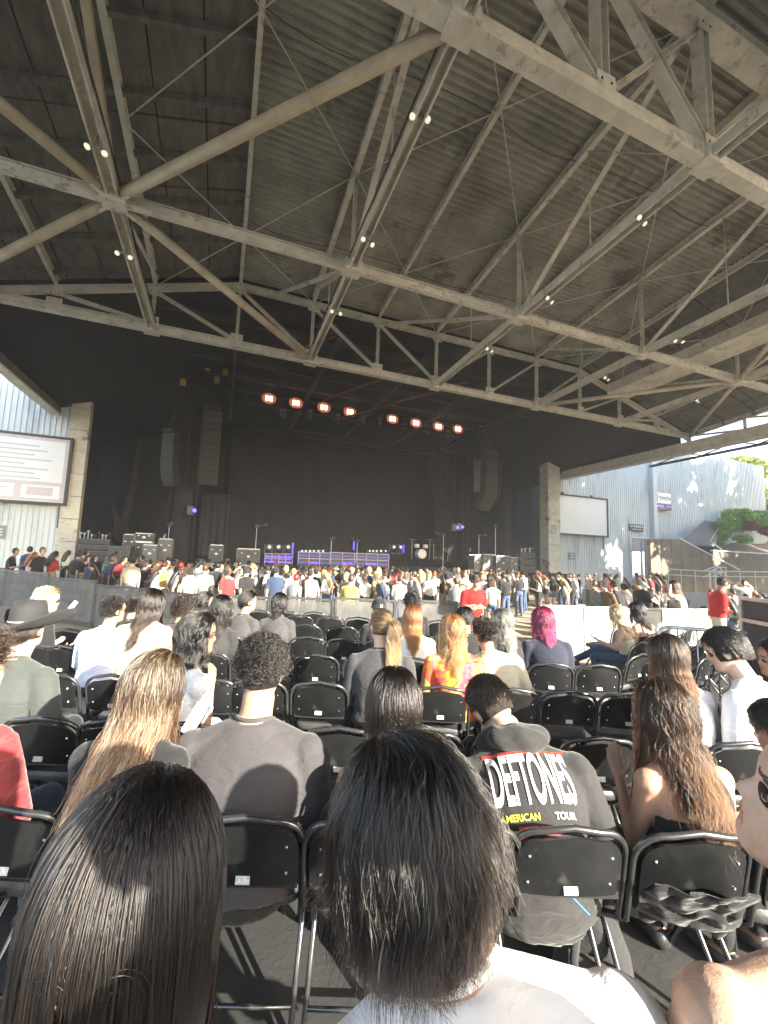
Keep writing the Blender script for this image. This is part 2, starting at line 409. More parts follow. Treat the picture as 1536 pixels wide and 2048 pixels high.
# stage house ceiling beyond the front truss
mb = MB(); mb.box2((-9.4, 17.5, EYE+10.55), (27.4, 36, EYE+10.7)); rp('stage_ceiling', mb, M_wood)
mb = MB(); mb.box2((-9.2, 17.42, EYE+9.9), (27.2, 17.5, EYE+11.2)); rp('front_fascia', mb, M_wood)
for y in np.arange(19.2, 34, 2.1):
    member('stage_purlin', (-9, y, EYE+10.35), (27, y, EYE+10.35), Hsec(.14, .25), M_steelD)
for x in (0, 4.5, 9, 13.5, 18):
    member('stage_beam', (x, 17.6, EYE+10.05), (x, 34, EYE+10.05), Hsec(.16, .3), M_steelD)
M_redst = mat('red_oxide_steel', (.22, .06, .035), (.12, .035, .025), 3, .7)
for (xa, ya, xb, yb) in ((1.9, 19.5, 4.3, 18.2), (5.2, 24, 9, 19.5), (7.0, 27, 12.5, 20)):
    member('stage_brace', (xa, ya, EYE+9.3), (xb, yb, EYE+10.2), Lsec(.14, .14), M_redst)

# ------------------------------------------------------------------ work lights hung on the lower chords (pairs)
M_lampw = mat('white_lamp_glass', (.85, .85, .75), (.7, .7, .6), 8, .35, emit=(1, .93, .7), es=.12)
M_lampg = mat('grey_lamp_can', (.30, .29, .26), (.2, .2, .18), 8, .5)
lamps = [(840,232,-1,'hung on the middle beam nearest the camera'),(735,480,0,'on the middle beam just behind the second cross beam'),(672,622,1,'on the middle beam near the front truss'),
 (193,295,0,'on the left beam above the starburst joint'),(248,507,1,'on the left beam below the starburst joint'),(1282,437,0,'on the right sloping beam, largest of that beam'),
 (1098,597,1,'on the right beam just past its crossing joint'),(978,697,1,'on the right beam close to the front truss'),(1357,680,0,'on the far right beam near its crossing joint'),(1212,755,1,'on the far right beam beside the front truss'),(1394,800,1,'under the dark right end of the roof')]
beamx = {840:3,735:3,672:3,193:-3,248:-3,1282:9,1098:9,978:9,1357:15,1212:15,1394:21}
lamp_proto = None
for px, py, k, where in lamps:
    p = atX(px, py, beamx[px]+.0)
    root = empty('work_light', (p[0], p[1], p[2]), rz=random.uniform(-.4, .4), label='small pair of white work lights '+where, category='lamp', group='work lights on the roof beams')
    if lamp_proto is None:
        br = MB(); br.box((0, 0, .12), (.04, .04, .26)); br.box((0, 0, 0), (.30, .04, .04)); bme = br.mesh('bracket', M_lampg)
        hd = MB(); hd.tube([(0, 0, .12), (0, 0, .04), (0, 0, -.04)], [.025, .045, .066], 12); hd.ball((0, 0, -.045), (.062, .062, .025), 12, mi=1)
        hme = hd.mesh('lamp_head', [M_lampg, M_lampw], True); lamp_proto = 1
    link('bracket', bme, root)
    for sx, tilt in ((-1, .35), (1, -.25)):
        o = link('lamp_head', hme, root, (sx*.14, 0, -.04)); o.rotation_euler = (-.6+random.uniform(-.2, .2), tilt, 0)
# ================================================================== WALLS, STAGE HOUSE
def ORD(k, n):
    w_ = ['first', 'second', 'third', 'fourth', 'fifth', 'sixth', 'seventh', 'eighth', 'ninth', 'tenth', 'eleventh', 'twelfth', 'thirteenth', 'fourteenth', 'fifteenth', 'sixteenth', 'seventeenth', 'eighteenth', 'nineteenth', 'twentieth']
    return (w_[k]+' from the left') if k < (n+1)//2 else (w_[n-1-k]+' from the right') if k < n-1 else 'the rightmost'
YW = 28.0
def siding(name, x0, x1, z0, z1, y, pitch=.30, dep=.05, holes=(), ztop=None, **kw):
    """ribbed metal siding facing -Y; ribs are real geometry"""
    mb = MB(); n = int((x1-x0)/pitch); px = (x1-x0)/n; xs = []; ds = []
    for i in range(n):
        xs += [x0+i*px, x0+i*px+px*.62, x0+i*px+px*.72, x0+i*px+px*.9]; ds += [0, 0, dep, dep]
    xs.append(x1); ds.append(0)
    zt = ztop or (lambda x: z1)
    for i in range(len(xs)-1):
        segs = [(z0, None)]
        for (hx0, hx1, hz0, hz1) in holes:
            if xs[i] >= hx0-1e-6 and xs[i+1] <= hx1+1e-6: segs = [(z0, hz0), (hz1, None)] if hz0 > z0 else [(hz1, None)]
        for a, b in segs:
            za = zt(xs[i]) if b is None else b; zb_ = zt(xs[i+1]) if b is None else b
            mb.add([(xs[i], y-ds[i], a), (xs[i+1], y-ds[i+1], a), (xs[i+1], y-ds[i+1], zb_), (xs[i], y-ds[i], za)], [(0, 1, 2, 3)])
            mb.add([(xs[i], y+.2, a), (xs[i+1], y+.2, a), (xs[i+1], y+.2, zb_), (xs[i], y+.2, za)], [(3, 2, 1, 0)])
    return mb.build(name, M_side, None, **kw)
siding('side_wall', -30, -8.0, -.5, EYE+10.6, YW, .26, .05, label='pale ribbed metal wall left of the stage behind the left screen', category='wall')
dX0, dX1 = 35.3, 37.4
siding('side_wall', 25.3, 38.2, -.5, 0, YW, .26, .05, holes=[(dX0, dX1, -.5, EYE+2.55)], ztop=lambda x: EYE+10.6, label='pale ribbed metal wall right of the stage carrying the right screen', category='wall')
siding('side_wall', 38.5, 57.5, -.5, 0, YW+.5, .26, .05, ztop=lambda x: EYE+12.3-.02*(x-38), label='tall sunlit outer wall with leaf shadows and the car dealer sign', category='wall')
# columns at the stage opening (cast in lifts with open joints)
for (x0, x1, z1, lb) in ((-8.35, -7.42, EYE+11.0, 'weathered concrete column at the left edge of the stage opening'), (24.95, 26.2, EYE+11.1, 'weathered concrete column at the right edge of the stage opening')):
    root = empty('stage_column', ((x0+x1)/2, YW-.1 if x0 < 0 else YW-.35, 0), label=lb, category='column')
    z = -.5; k = 0
    while z < z1:
        h = min(1.25, z1-z); mb = MB(); mb.box((0, 0, z+h/2), (x1-x0-.01*(k % 2), .5 if x0 < 0 else 1.0, h-.025)); mb.build('column_block', M_pil, root); z += h; k += 1
# sloped haunch under the left and right edge of the roof
for (x, s_) in ((-8.9, 1), (25.9, 1)):
    pass
mb = MB(); mb.box2((-9.05, 17.6, EYE+7.7), (-8.95, YW-.9, EYE+10.5)); mb.build('edge_curtain', M_dark, None, label='black panel hanging under the left roof edge beside the stage', category='panel')
mb = MB(); mb.box2((26.85, 17.6, EYE+7.7), (26.95, YW-.3, EYE+10.5)); mb.build('edge_curtain', M_dark, None, label='black panel hanging under the right roof edge above the right wall', category='panel')

# stage floor, backdrop, drapes
mb = MB(); mb.box2((-7, 24.2, -.5), (24.3, 40, EYE-.75)); mb.build('stage_floor', M_dark, None, kind='structure')
M_back = mat('faded_black_backdrop', (.030, .0285, .030), (.025, .024, .0255), 1.2, .95, spec=.1, stretch=(1, 1, .4))
mb = MB(); n = 60; bx0, bx1, by = .2, 18.2, 33.6
for i in range(n):
    xa = bx0+(bx1-bx0)*i/n; xb = bx0+(bx1-bx0)*(i+1)/n; da = .012*math.sin(i*1.7); db = .012*math.sin((i+1)*1.7)
    mb.add([(xa, by+da, EYE-.8), (xb, by+db, EYE-.8), (xb, by+db, EYE+10.5), (xa, by+da, EYE+10.5)], [(0, 1, 2, 3)])
mb.build('backdrop_curtain', M_back, None, True, label='huge plain faded black backdrop closing the rear of the stage', category='curtain')
for lb, xa, xb, y in (('black side drape left of the backdrop behind the speakers', -20, .6, 34.2), ('black side drape right of the backdrop behind the speakers', 17.8, 36, 34.2)):
    mb = MB(); n = 30
    for i in range(n):
        x0 = xa+(xb-xa)*i/n; x1 = xa+(xb-xa)*(i+1)/n; d0 = .12*math.sin(i*1.9); d1 = .12*math.sin((i+1)*1.9)
        mb.add([(x0, y+d0, -.4), (x1, y+d1, -.4), (x1, y+d1, EYE+10.5), (x0, y+d0, EYE+10.5)], [(0, 1, 2, 3)])
    mb.build('side_drape', M_dark, None, True, label=lb, category='curtain')
mb = MB(); mb.box2((-11.9, 28.4, -.4), (-11.6, 34, EYE+10.4)); mb.box2((29.6, 28.4, -.4), (29.9, 34, EYE+10.4)); 
M_leg = mat('dark_grey_leg_drape', (.030, .028, .034), (.02, .019, .024), 2, .9)
def drape(lb, px0, px1, pyt, pyb, Y, m_):
    a = atY(px0, pyt, Y); b = atY(px1, pyb, Y); mb = MB(); n = 12
    for i in range(n):
        x0 = a[0]+(b[0]-a[0])*i/n; x1 = a[0]+(b[0]-a[0])*(i+1)/n; d0 = .1*math.sin(i*2.1); d1 = .1*math.sin((i+1)*2.1)
        mb.add([(x0, Y+d0, b[2]), (x1, Y+d1, b[2]), (x1, Y+d1, a[2]), (x0, Y+d0, a[2])], [(0, 1, 2, 3)])
    return mb.build('leg_drape', m_, None, True, label=lb, category='curtain')
drape('narrow dark drape hanging just left of the backdrop', 405, 452, 985, 1112, 31.5, M_leg)
drape('black drape on the right half of the stage beside the backdrop', 874, 928, 905, 1120, 30, M_dark)

# hanging lighting bar with the row of orange blinders
M_truss = mat('black_aluminium_truss', (.035, .035, .035), (.02, .02, .02), 5, .45, metal=.4)
def lattice(name, p0, p1, w_, lb, cat='truss', m_=None, step=None):
    p0 = np.array(p0, float); p1 = np.array(p1, float); d = p1-p0; L = np.linalg.norm(d); d /= L
    up = np.array([0, 0, 1.]) if abs(d[2]) < .8 else np.array([0, 1., 0]); s_ = np.cross(d, up); s_ /= np.linalg.norm(s_); u = np.cross(s_, d)
    root = empty(name, p0, label=lb, category=cat); c = [(-1,-1),(1,-1),(1,1),(-1,1)]
    for a, b in c:
        mb = MB(); o = s_*a*w_/2+u*b*w_/2; mb.tube([o, d*L+o], .025, 5); mb.build('truss_tube', m_ or M_truss, root)
    mb = MB(); n = max(2, int(L/(step or w_*1.2)))
    for i in range(n):
        for k in range(4):
            a = c[k]; b = c[(k+1) % 4]
            mb.tube([d*L*i/n+s_*a[0]*w_/2+u*a[1]*w_/2, d*L*(i+1)/n+s_*b[0]*w_/2+u*b[1]*w_/2], .012, 3, cap=False)
    mb.build('truss_lacing', m_ or M_truss, root); return root
YL = 27.0
pa = atY(500, 775, YL); pb = atY(950, 845, YL); zt = (pa[2]+pb[2])/2
lattice('lighting_truss', (pa[0], YL, zt), (pb[0], YL, zt), .4, 'long black lighting truss above the stage front carrying the blinders')
lattice('lighting_truss', (atY(470, 790, 31)[0], 31, EYE+9.0), (atY(930, 850, 31)[0], 31, EYE+9.0), .4, 'second black lighting truss hanging farther back over the stage')
for px in (565, 640, 760, 855):
    p = atY(px, 760, YL); mb = MB(); mb.tube([(p[0], YL, zt+.2), (p[0], YL, EYE+10.3)], .02, 5); mb.build('hoist_chain', M_truss, None, label='black hoist chain holding the lighting truss, %s' % {565: 'leftmost of the four', 640: 'second of the four from the left', 760: 'third of the four from the left', 855: 'rightmost of the four'}[px], category='chain')
M_bl = mat('orange_blinder_lamp', (1, .5, .35), (1, .45, .3), 5, .5, emit=(1, .50, .32), es=.9)
M_blc = mat('hot_lamp_core', (1, .9, .8), (1, .9, .8), 5, .5, emit=(1, .72, .52), es=2.5)
M_halo = mat('ember_red_halo', (.3, .06, .03), (.3, .06, .03), 5, .5, emit=(1, .30, .16), es=.06)  # faint emission that paints the orange halo round each blinder
orders = ['leftmost', 'second from the left', 'third from the left', 'fourth from the left', 'fourth from the right', 'third from the right', 'second from the right', 'rightmost']
for (px, py), wh in zip([(538,797),(592,806),(648,815),(700,824),(785,838),(832,846),(877,853),(916,858)], orders):
    p = atY(px, py, YL-.35); root = empty('blinder_light', p, label='glowing orange blinder light over the stage, %s of eight' % wh, category='stage light', group='orange blinders over the stage')
    mb = MB(); mb.box((0, .14, 0), (.66, .24, .44)); mb.build('housing', M_truss, root)
    for i in (-1, 1):
        for j in (-1, 1):
            mb = MB(); mb.tube([(i*.13, 0, j*.085), (i*.13, -.03, j*.085)], .115 if 0 else .10, 12); mb.build('lamp_cell', M_bl, root)
    mb = MB(); mb.box((0, -.045, 0), (.36, .02, .18)); mb.build('lamp_core', M_blc, root)
    mb = MB(); mb.tube([(0, .03, 0), (0, .0, 0)], [(.40, .30), (.46, .36)], 20, side=(1, 0, 0)); mb.build('halo_disc', M_halo, root)  # glowing disc added around the cells as their painted halo
    mb = MB(); mb.box((0, .14, .45), (.05, .05, .5)); mb.build('hanger', M_truss, root)
    # unlit moving head beside it
movs = [(566,830),(618,833),(674,840),(726,843),(760,846),(808,858),(856,862),(895,870)]
mvp = None
for i, (px, py) in enumerate(movs):
    p = atY(px, py, YL-.2)
    root = empty('moving_head_light', p, rz=random.uniform(-1, 1), label='unlit black moving head lamp hanging %s' % ['left of the second blinder', 'left of the third blinder', 'left of the fourth blinder', 'right of the fourth blinder', 'left of the fifth blinder', 'left of the sixth blinder', 'left of the seventh blinder', 'left of the rightmost blinder'][i], category='stage light', group='unlit moving lamps over the stage')
    if mvp is None:
        M_mv = mat('grey_fixture', (.09, .09, .09), (.06, .06, .06), 5, .5)
        a = MB(); a.box((0, 0, .36), (.34, .26, .14)); a.box((-.17, 0, .12), (.05, .12, .4)); a.box((.17, 0, .12), (.05, .12, .4)); b = MB(); b.tube([(0, 0, .12), (0, 0, 0), (0, -.0, -.2)], [.08, .13, .11], 10)
        mvp = (a.mesh('yoke', M_mv), b.mesh('lamp_head', M_mv, True))
    link('yoke', mvp[0], root); h = link('lamp_head', mvp[1], root); h.rotation_euler = (random.uniform(-.5, .5), 0, 0)

# line arrays
M_spk = mat('dark_speaker_grille', (.022, .024, .020), (.015, .016, .014), 20, .6)
def line_array(lb, px, pyt, pyb, wpx, Y, n, curl, m_=M_spk, yaw=0):
    a = atY(px, pyt, Y); b = atY(px, pyb, Y); c = atY(px+wpx, pyt, Y); H = a[2]-b[2]; W = (c[0]-a[0])
    root = empty('line_array', (a[0], Y, a[2]), rz=yaw, label=lb, category='speakers')
    h = H/n*1.02; ang = 0; y = 0; z = 0
    mb = MB(); mb.box((0, .2, .12), (W*.8, .7, .16)); mb.tube([(-.2, .2, .2), (0, .2, 1.3)], .02, 4); mb.tube([(.2, .2, .2), (0, .2, 1.3)], .02, 4); mb.build('flying_frame', M_truss, root)
    bm = MB(); bm.prism([(-.5*W, -h*.47), (.5*W, -h*.47), (.5*W, h*.47), (-.5*W, h*.47)], (0, 0, 0), (0, .55, 0)); bm.box((0, -.012, 0), (W*.9, .02, h*.76), mi=1)
    M_gr = mat('olive_speaker_cloth', (.035, .036, .029), (.025, .026, .021), 30, .8)
    me = bm.mesh('speaker_box', [m_, M_gr])
    for i in range(n):
        ang = curl*(max(0, i-n*.35)/(n*.65))**1.5
        z -= h*.5*math.cos(ang); y += h*.5*math.sin(ang)
        o = link('speaker_box', me, root, (0, y, z)); o.rotation_euler = (ang, 0, 0)
        z -= h*.5*math.cos(ang); y += h*.5*math.sin(ang)
    return root
line_array('large line array of speakers hanging left of the backdrop', 426, 820, 968, 38, 26.5, 11, .25)
line_array('curved outer line array of speakers at the far left of the stage', 338, 866, 972, 30, 25.5, 12, .75, yaw=-.5)
line_array('curved line array of speakers hanging right of the backdrop', 985, 905, 1022, 30, 26.5, 12, .8, yaw=.3)
line_array('side-fill line array behind the right speaker array', 1003, 925, 1000, 14, 28.5, 9, .6, yaw=.9)
# black towers, ropes and swagged drapes at the left
p = atY(372, 1100, 27); lattice('speaker_tower', (p[0], 27, -.3), (p[0], 27, EYE+10.2), .7, 'black lattice tower standing between the two left speaker arrays', 'tower')
p = atY(1010, 1100, 27); lattice('speaker_tower', (p[0]+1.4, 28.5, -.3), (p[0]+1.4, 28.5, EYE+8), .4, 'thin black lattice tower right of the right speaker array', 'tower')
M_tow = mat('blue_black_column_drape', (.020, .022, .030), (.014, .015, .02), 3, .9)
a = atY(352, 975, 26.8); b = atY(374, 1112, 26.8); mb = MB(); mb.box2((a[0], 26.7, b[2]-.5), (b[0], 27.2, a[2])); mb.build('drape_column', M_tow, None, label='slim dark cloth-wrapped column below the outer left speaker array', category='column')
M_swag = mat('faint_grey_drape', (.020, .020, .019), (.014, .014, .014), 4, .9)
for k, (p0, p1, lb) in enumerate((((285, 850), (243, 1080), 'long faint grey swag of drape slanting down at the far left of the stage'), ((345, 975), (316, 1075), 'short faint grey swag of drape below the outer left speakers'), ((225, 1010), (238, 1075), 'thin faint fold of drape low at the far left of the stage'))):
    a = atY(*p0, 32); b = atY(*p1, 32); mb = MB(); mb.tube([a, (a+b)/2+[.15, 0, 0], b], [(.06, .05), (.22, .08), (.34, .1)], 8); mb.build('drape_swag', M_swag, None, True, label=lb, category='curtain')
# small truss clutter with yellow hoists above the left arrays
M_yel = mat('yellow_hoist', (.45, .30, .05), (.3, .2, .04), 8, .5)
for i, (px, py, Y) in enumerate(((415,735,25),(451,744,25),(434,760,26),(366,765,25),(964,838,26),(985,842,26),(963,852,27))):
    p = atY(px, py, Y); root = empty('chain_hoist', p, label='small yellow chain hoist above the %s, %s' % ('left speaker arrays' if px < 600 else 'right speaker array', ['highest of the left ones', 'rightmost of the left ones', 'between the other left ones', 'leftmost of all', 'upper left of the right ones', 'rightmost of all', 'lowest of the right ones'][i]), category='hoist')
    mb = MB(); mb.box((0, 0, 0), (.26, .22, .34)); mb.tube([(-.0, -.13, 0), (0, .13, 0)], .15, 8); mb.build('motor', M_yel, root); mb = MB(); mb.tube([(0, 0, -.9), (0, 0, 1.2)], .02, 4); mb.build('chain', M_truss, root)
for (a, b, Y, lb) in (((190,745),(470,770),25.5,'dark rigging truss above the left speaker arrays'), ((380,725),(500,790),27.5,'dark rigging truss slanting behind the left hoists'), ((930,835),(1075,850),27,'dark rigging truss above the right speaker array')):
    p = atY(*a, Y); q = atY(*b, Y); lattice('rigging_truss', (p[0], Y, p[2]), (q[0], Y, p[2]), .35, lb)

# gear on the stage
M_case = mat('black_case_board', (.035, .035, .04), (.025, .025, .028), 6, .5)
M_alu = mat('aluminium_edge', (.55, .56, .58), (.4, .41, .43), 8, .35, metal=.7)
M_grey = mat('grey_case_board', (.07, .075, .08), (.05, .055, .06), 4, .6)
M_pale = mat('dull_white_case_board', (.13, .135, .145), (.1, .105, .11), 6, .6)
M_alu2 = mat('dull_case_edging', (.13, .13, .135), (.1, .1, .105), 8, .5, metal=.4)
M_white = mat('white_panel', (.62, .64, .66), (.5, .52, .54), 6, .5)
ZS = EYE-.75
def case(lb, px0, px1, pyt, Y, h=None, dep=.7, m_=None, pyb=None):
    a = atY(px0, pyt, Y); b = atY(px1, pyt, Y); zt = (a[2]+b[2])/2; zb = ZS if pyb is None else atY((px0+px1)/2, pyb, Y)[2]
    W = b[0]-a[0]; H = zt-zb; root = empty('road_case', ((a[0]+b[0])/2, Y, zb), label=lb, category='road case', group='equipment cases on the stage')
    mb = MB(); mb.box((0, dep/2, H/2), (W-.03, dep-.03, H-.03)); mb.build('panel', m_ or M_case, root)
    mb = MB(); e = .045
    for x in (-W/2, W/2): mb.box((x, 0, H/2), (e, e, H)); mb.box((x, dep, H/2), (e, e, H))
    mb.build('corner_post', M_alu2, root)
    mb = MB()
    for z in (0.02, H): mb.box((0, 0, z), (W-.05, e*.9, e)); mb.box((0, dep, z), (W-.05, e*.9, e))
    mb.build('edge_rail', M_alu, root)
    mb = MB(); mb.box((0, -.02, H*.55), (.14, .03, .1)); mb.box((-W*.3, -.02, H*.75), (.08, .03, .06)); mb.box((W*.3, -.02, H*.75), (.08, .03, .06)); mb.build('latch', M_alu, root)
    return root
cs = [(248,269,1069,25.5,'narrow black case with bright edges behind the crowd at stage left'),(271,306,1067,25.5,'wide black case with bright edges on stage left, upper one',None,1084),(271,306,1085,25.5,'wide black case under the upper one on stage left'),(286,315,1090,24.6,'pale edged case in front of the stage left cases'),
 (318,345,1078,25.2,'open rack case right of the pale edged case'),(475,520,1098,25.4,'low grey console case left of the purple risers'),(420,447,1090,26,'small case between drape and grey console'),
 (949,962,1110,25.5,'slim white-fronted amp case at stage right'),(966,990,1109,26,'white-fronted amp case right of the slim one'),(993,1020,1112,25.6,'grey amp case in the stage right row'),(1020,1042,1115,25.8,'pale grey case at the right end of the amp row')]
for c in cs:
    case(c[4], c[0], c[1], c[2], c[3], m_=(M_pale if 'white' in c[4] or 'pale' in c[4] else M_grey if 'grey' in c[4] else None), pyb=(c[6] if len(c) > 6 else None))
# stacked dark rack shelves with little items, far left and far right of stage
def rack(lb, px0, px1, pyt, Y, n):
    a = atY(px0, pyt, Y); b = atY(px1, pyt, Y); root = empty('gear_stack', ((a[0]+b[0])/2, Y, ZS), label=lb, category='equipment'); W = b[0]-a[0]; H = a[2]-ZS
    for i in range(n):
        mb = MB(); mb.box((0, .3, H*(i+.5)/n), (W, .7, H/n*.8)); mb.build('tray', M_case, root)
        mb = MB(); mb.box((0, -.06, H*(i+.9)/n), (W*1.02, .03, .03)); mb.build('tray_edge', M_alu2, root)
    for i in range(9):
        mb = MB(); x = -W/2+W*(i+.5)/9; h = random.uniform(.15, .4); mb.tube([(x, .1, H), (x+random.uniform(-.05, .05), .1, H+h)], .025, 5); mb.ball((x, .1, H+h), .07, 6); mb.build('cable_coil', random.choice([M_case, M_grey, M_alu]), root)
rack('dark rack of trays with gear heaped on top at the far left of the stage', 156, 222, 1076, 25.2, 4)
rack('dark rack of trays with gear heaped on top at the right end of the stage', 1040, 1070, 1104, 25.6, 3)
mb = MB(); a = atY(217, 1091, 24.9); b = atY(262, 1091, 24.9); mb.box2((a[0], 24.9, ZS), (b[0], 25.5, a[2])); mb.build('stage_monitor', M_grey, None, label='low grey box monitor beside the far left rack', category='speaker')
# purple-lit risers
M_pur = mat('purple_led_glow', (.1, .05, .6), (.1, .05, .6), 5, .5, emit=(.10, .05, 1.0), es=.35)
M_purd = mat('dim_purple_front', (.07, .05, .25), (.05, .04, .2), 5, .5, emit=(.10, .06, .8), es=.06)
M_ris = mat('grey_lilac_riser_frame', (.35, .33, .5), (.25, .24, .4), 5, .4)
def riser(lb, px0, px1, pyt, pyb, Y, ncol, glow):
    a = atY(px0, pyt, Y); b = atY(px1, pyb, Y); W = b[0]-a[0]; zt = atY((px0+px1)/2, pyt, Y)[2]; H = zt-ZS
    root = empty('stage_riser', ((a[0]+b[0])/2, Y, ZS), label=lb, category='stage riser')
    mb = MB(); mb.box((0, .9, H/2), (W, 1.7, H)); mb.build('deck', M_case, root)
    for k in range(2):
        mb = MB(); mb.box((0, 0, H*(.55+.42*k)), (W, .06, .05)); mb.build('rail', M_ris, root)
    for i in range(ncol+1):
        mb = MB(); mb.box((-W/2+W*i/ncol, -.01, H/2), (.05, .06, H)); mb.build('upright', M_ris, root)
    for i in range(ncol):
        for z in ((.28, .75) if not glow else (.3, .72)):
            mb = MB(); mb.box((-W/2+W*(i+.5)/ncol, .03, H*z), (W/ncol*.86, .04, H*.14)); mb.build('light_strip', M_pur if (glow or (i % 2 and z < .5)) else M_purd, root)
riser('low riser glowing purple at the left of the riser row', 530, 585, 1107, 1118, 26.5, 4, True)
riser('middle riser with lilac frame and dim purple strips', 597, 660, 1104, 1122, 26.0, 3, False)
riser('long right riser with lilac frame and purple strips', 661, 777, 1106, 1124, 26.2, 5, False)
for px, py0, py1, lb in ((586,1086,1120,'tall purple light tube left of the middle riser'),(708,1083,1100,'purple light tube standing behind the right riser'),(807,1090,1105,'short purple light tube right of the risers')):
    a = atY(px, py0, 26.8); b = atY(px, py1, 26.8); mb = MB(); mb.tube([(a[0], 26.8, b[2]), (a[0], 26.8, a[2])], .06, 6); mb.build('light_tube', M_pur, None, label=lb, category='stage light')
# row of floor lamps on the risers
M_wl = mat('tiny_white_lamp', (.9, .95, 1), (.9, .95, 1), 5, .3, emit=(.8, .9, 1), es=.5)
fl = None
for k, px in enumerate((537, 558, 577, 604, 612, 620, 628, 636, 645, 738, 746, 752, 761, 771, 785, 798)):
    p = atY(px, 1094 if px < 590 or px > 780 else 1102, 27.6); root = empty('floor_light', p, rz=random.uniform(-.3, .3), label='black floor spotlight with a small white lens, %s behind the risers' % ORD(k, 16), category='stage light', group='floor spotlights behind the risers, '+('left group' if px < 590 else 'middle row' if px < 700 else 'right group'))
    if fl is None:
        a = MB(); a.tube([(0, .12, 0), (0, -.05, 0), (0, -.12, 0)], [.09, .13, .13], 8); a.box((-.16, 0, -.1), (.03, .08, .4)); a.box((.16, 0, -.1), (.03, .08, .4)); a.box((0, 0, -.3), (.34, .2, .06))
        b = MB(); b.tube([(0, -.12, 0), (0, -.135, 0)], .05, 8); fl = (a.mesh('lamp_body', M_mv), b.mesh('lens', M_wl))
    s_ = 1.5 if (px < 590 or px > 780) else .8
    root.scale = (s_,)*3; link('lamp_body', fl[0], root); link('lens', fl[1], root)
# microphone stands and drum bits
for i, (px, pyt, Y, lb) in enumerate(((514,1052,26,'tall lamp on a stand beside the grey console'),(663,1078,25.5,'microphone stand with boom in front of the middle riser'),(715,1082,25.5,'thin microphone stand near the purple tube'),(887,1070,26,'tall boom stand at stage right'),(991,1054,27,'tall lamp stand behind the amp row'),(339,1050,26.5,'tall lamp stand behind the stage left cases'),(958,1072,27,'short stand left of the amp row'))):
    p = atY(px, pyt, Y); root = empty('microphone_stand' if 'micro' in lb else 'lamp_stand', (p[0], Y, ZS), rz=i, label=lb, category='stand'); H = p[2]-ZS
    mb = MB(); mb.tube([(0, 0, 0), (0, 0, H)], .022, 5); mb.build('pole', M_alu, root)
    for j in range(3):
        a_ = 2.1*j; mb = MB(); mb.tube([(0, 0, .3), (.4*math.cos(a_), .4*math.sin(a_), 0)], .018, 4); mb.build('leg', M_alu, root)
    mb = MB(); mb.tube([(0, 0, H), (.5, 0, H+.1)], .02, 5); mb.ball((.5, 0, H+.1), .09, 8); mb.ball((0, 0, H), .12, 8); mb.build('lamp_head' if 'lamp' in lb else 'boom', M_mv, root)
M_drum = mat('white_drum_shell', (.6, .6, .6), (.4, .4, .4), 8, .4)
root = empty('drum_kit', atY(842, 1118, 25.8), label='small drum kit with cymbals right of the purple risers', category='drum kit')
for x, z, r, n_ in ((0, .35, .32, 'bass_drum'),): mb = MB(); mb.tube([(x, -.2, z), (x, .3, z)], r, 14); mb.build(n_, M_drum, root)
for x in (-.35, .3): mb = MB(); mb.tube([(x, 0, .75), (x, .0, 1.0)], .18, 12); mb.build('tom_drum', M_drum, root)
for x, z in ((-.7, 1.3), (.65, 1.35), (.95, 1.0)):
    mb = MB(); mb.tube([(x, 0, z), (x, 0, z+.02)], [.26, .05], 12); mb.tube([(x, 0, 0), (x, 0, z)], .015, 4); mb.build('cymbal', mat('brass', (.6, .45, .15), None, 8, .3, metal=1), root)
# blue lamps
M_blu = mat('blue_lamp', (.05, .05, 1), (.05, .05, 1), 5, .3, emit=(.05, .04, 1), es=2)
for px, py, lb in ((389,1021,'bright blue lamp at the foot of the left speaker tower'),(915,1055,'left one of the pair of blue lamps at stage right'),(925,1054,'right one of the pair of blue lamps at stage right')):
    p = atY(px, py, 26); root = empty('blue_lamp', p, label=lb, category='stage light'); mb = MB(); mb.ball((0, 0, 0), .10, 10); mb.build('bulb', M_blu, root, True); mb = MB(); mb.box((-.22, .1, 0), (.32, .2, .5)); mb.build('housing', M_mv, root)
# stage hands as small standing figures come with the crowd; hanging pale prop behind right array
M_prop = mat('pale_hanging_cloth', (.16, .18, .18), (.10, .11, .11), 3, .8)
a = atY(953, 918, 30); b = atY(968, 985, 30); mb = MB(); mb.box2((a[0]-.25, 30, b[2]), (b[0]-.1, 30.06, a[2])); mb.build('hanging_cloth', M_prop, None, label='narrow pale grey cloth hanging left of the right speaker array', category='cloth')

# ------------------------------------------------------------------ screens
M_frame = mat('dark_brown_screen_frame', (.05, .035, .03), (.035, .025, .02), 5, .5)
M_scr = mat('white_projection_cloth', (.74, .76, .74), (.70, .72, .70), .8, .7)
def screen(name, lb, x0, x1, z0, z1, y):
    root = empty(name, ((x0+x1)/2, y, z0), label=lb, category='screen'); W = x1-x0; H = z1-z0; t = .13
    mb = MB(); mb.box((0, 0, H/2), (W-.1, .05, H-.1)); mb.build('cloth', M_scr, root)
    for (cx, cz, w_, h_) in ((0, 0, W+t, t), (0, H, W+t, t), (-W/2, H/2, t, H-t), (W/2, H/2, t, H-t)):
        mb = MB(); mb.box((cx, -.02, cz), (w_, .14, h_)); mb.build('frame_bar', M_frame, root)
    return root, W, H
rs, W, H = screen('projection_screen', 'right white projection screen, blank, framed in dark brown', 25.95, 31.95, EYE+2.5, EYE+5.85, YW-.45)
for x in (-2.1, 1.2): 
    mb = MB(); mb.box((x, 0, H+.14), (.1, .2, .14)); mb.build('hook', M_frame, rs)
for x in (-2.9, 2.6): mb = MB(); mb.box((x, .1, -.55), (.05, .05, 1.0)); mb.build('pull_cord', M_frame, rs)
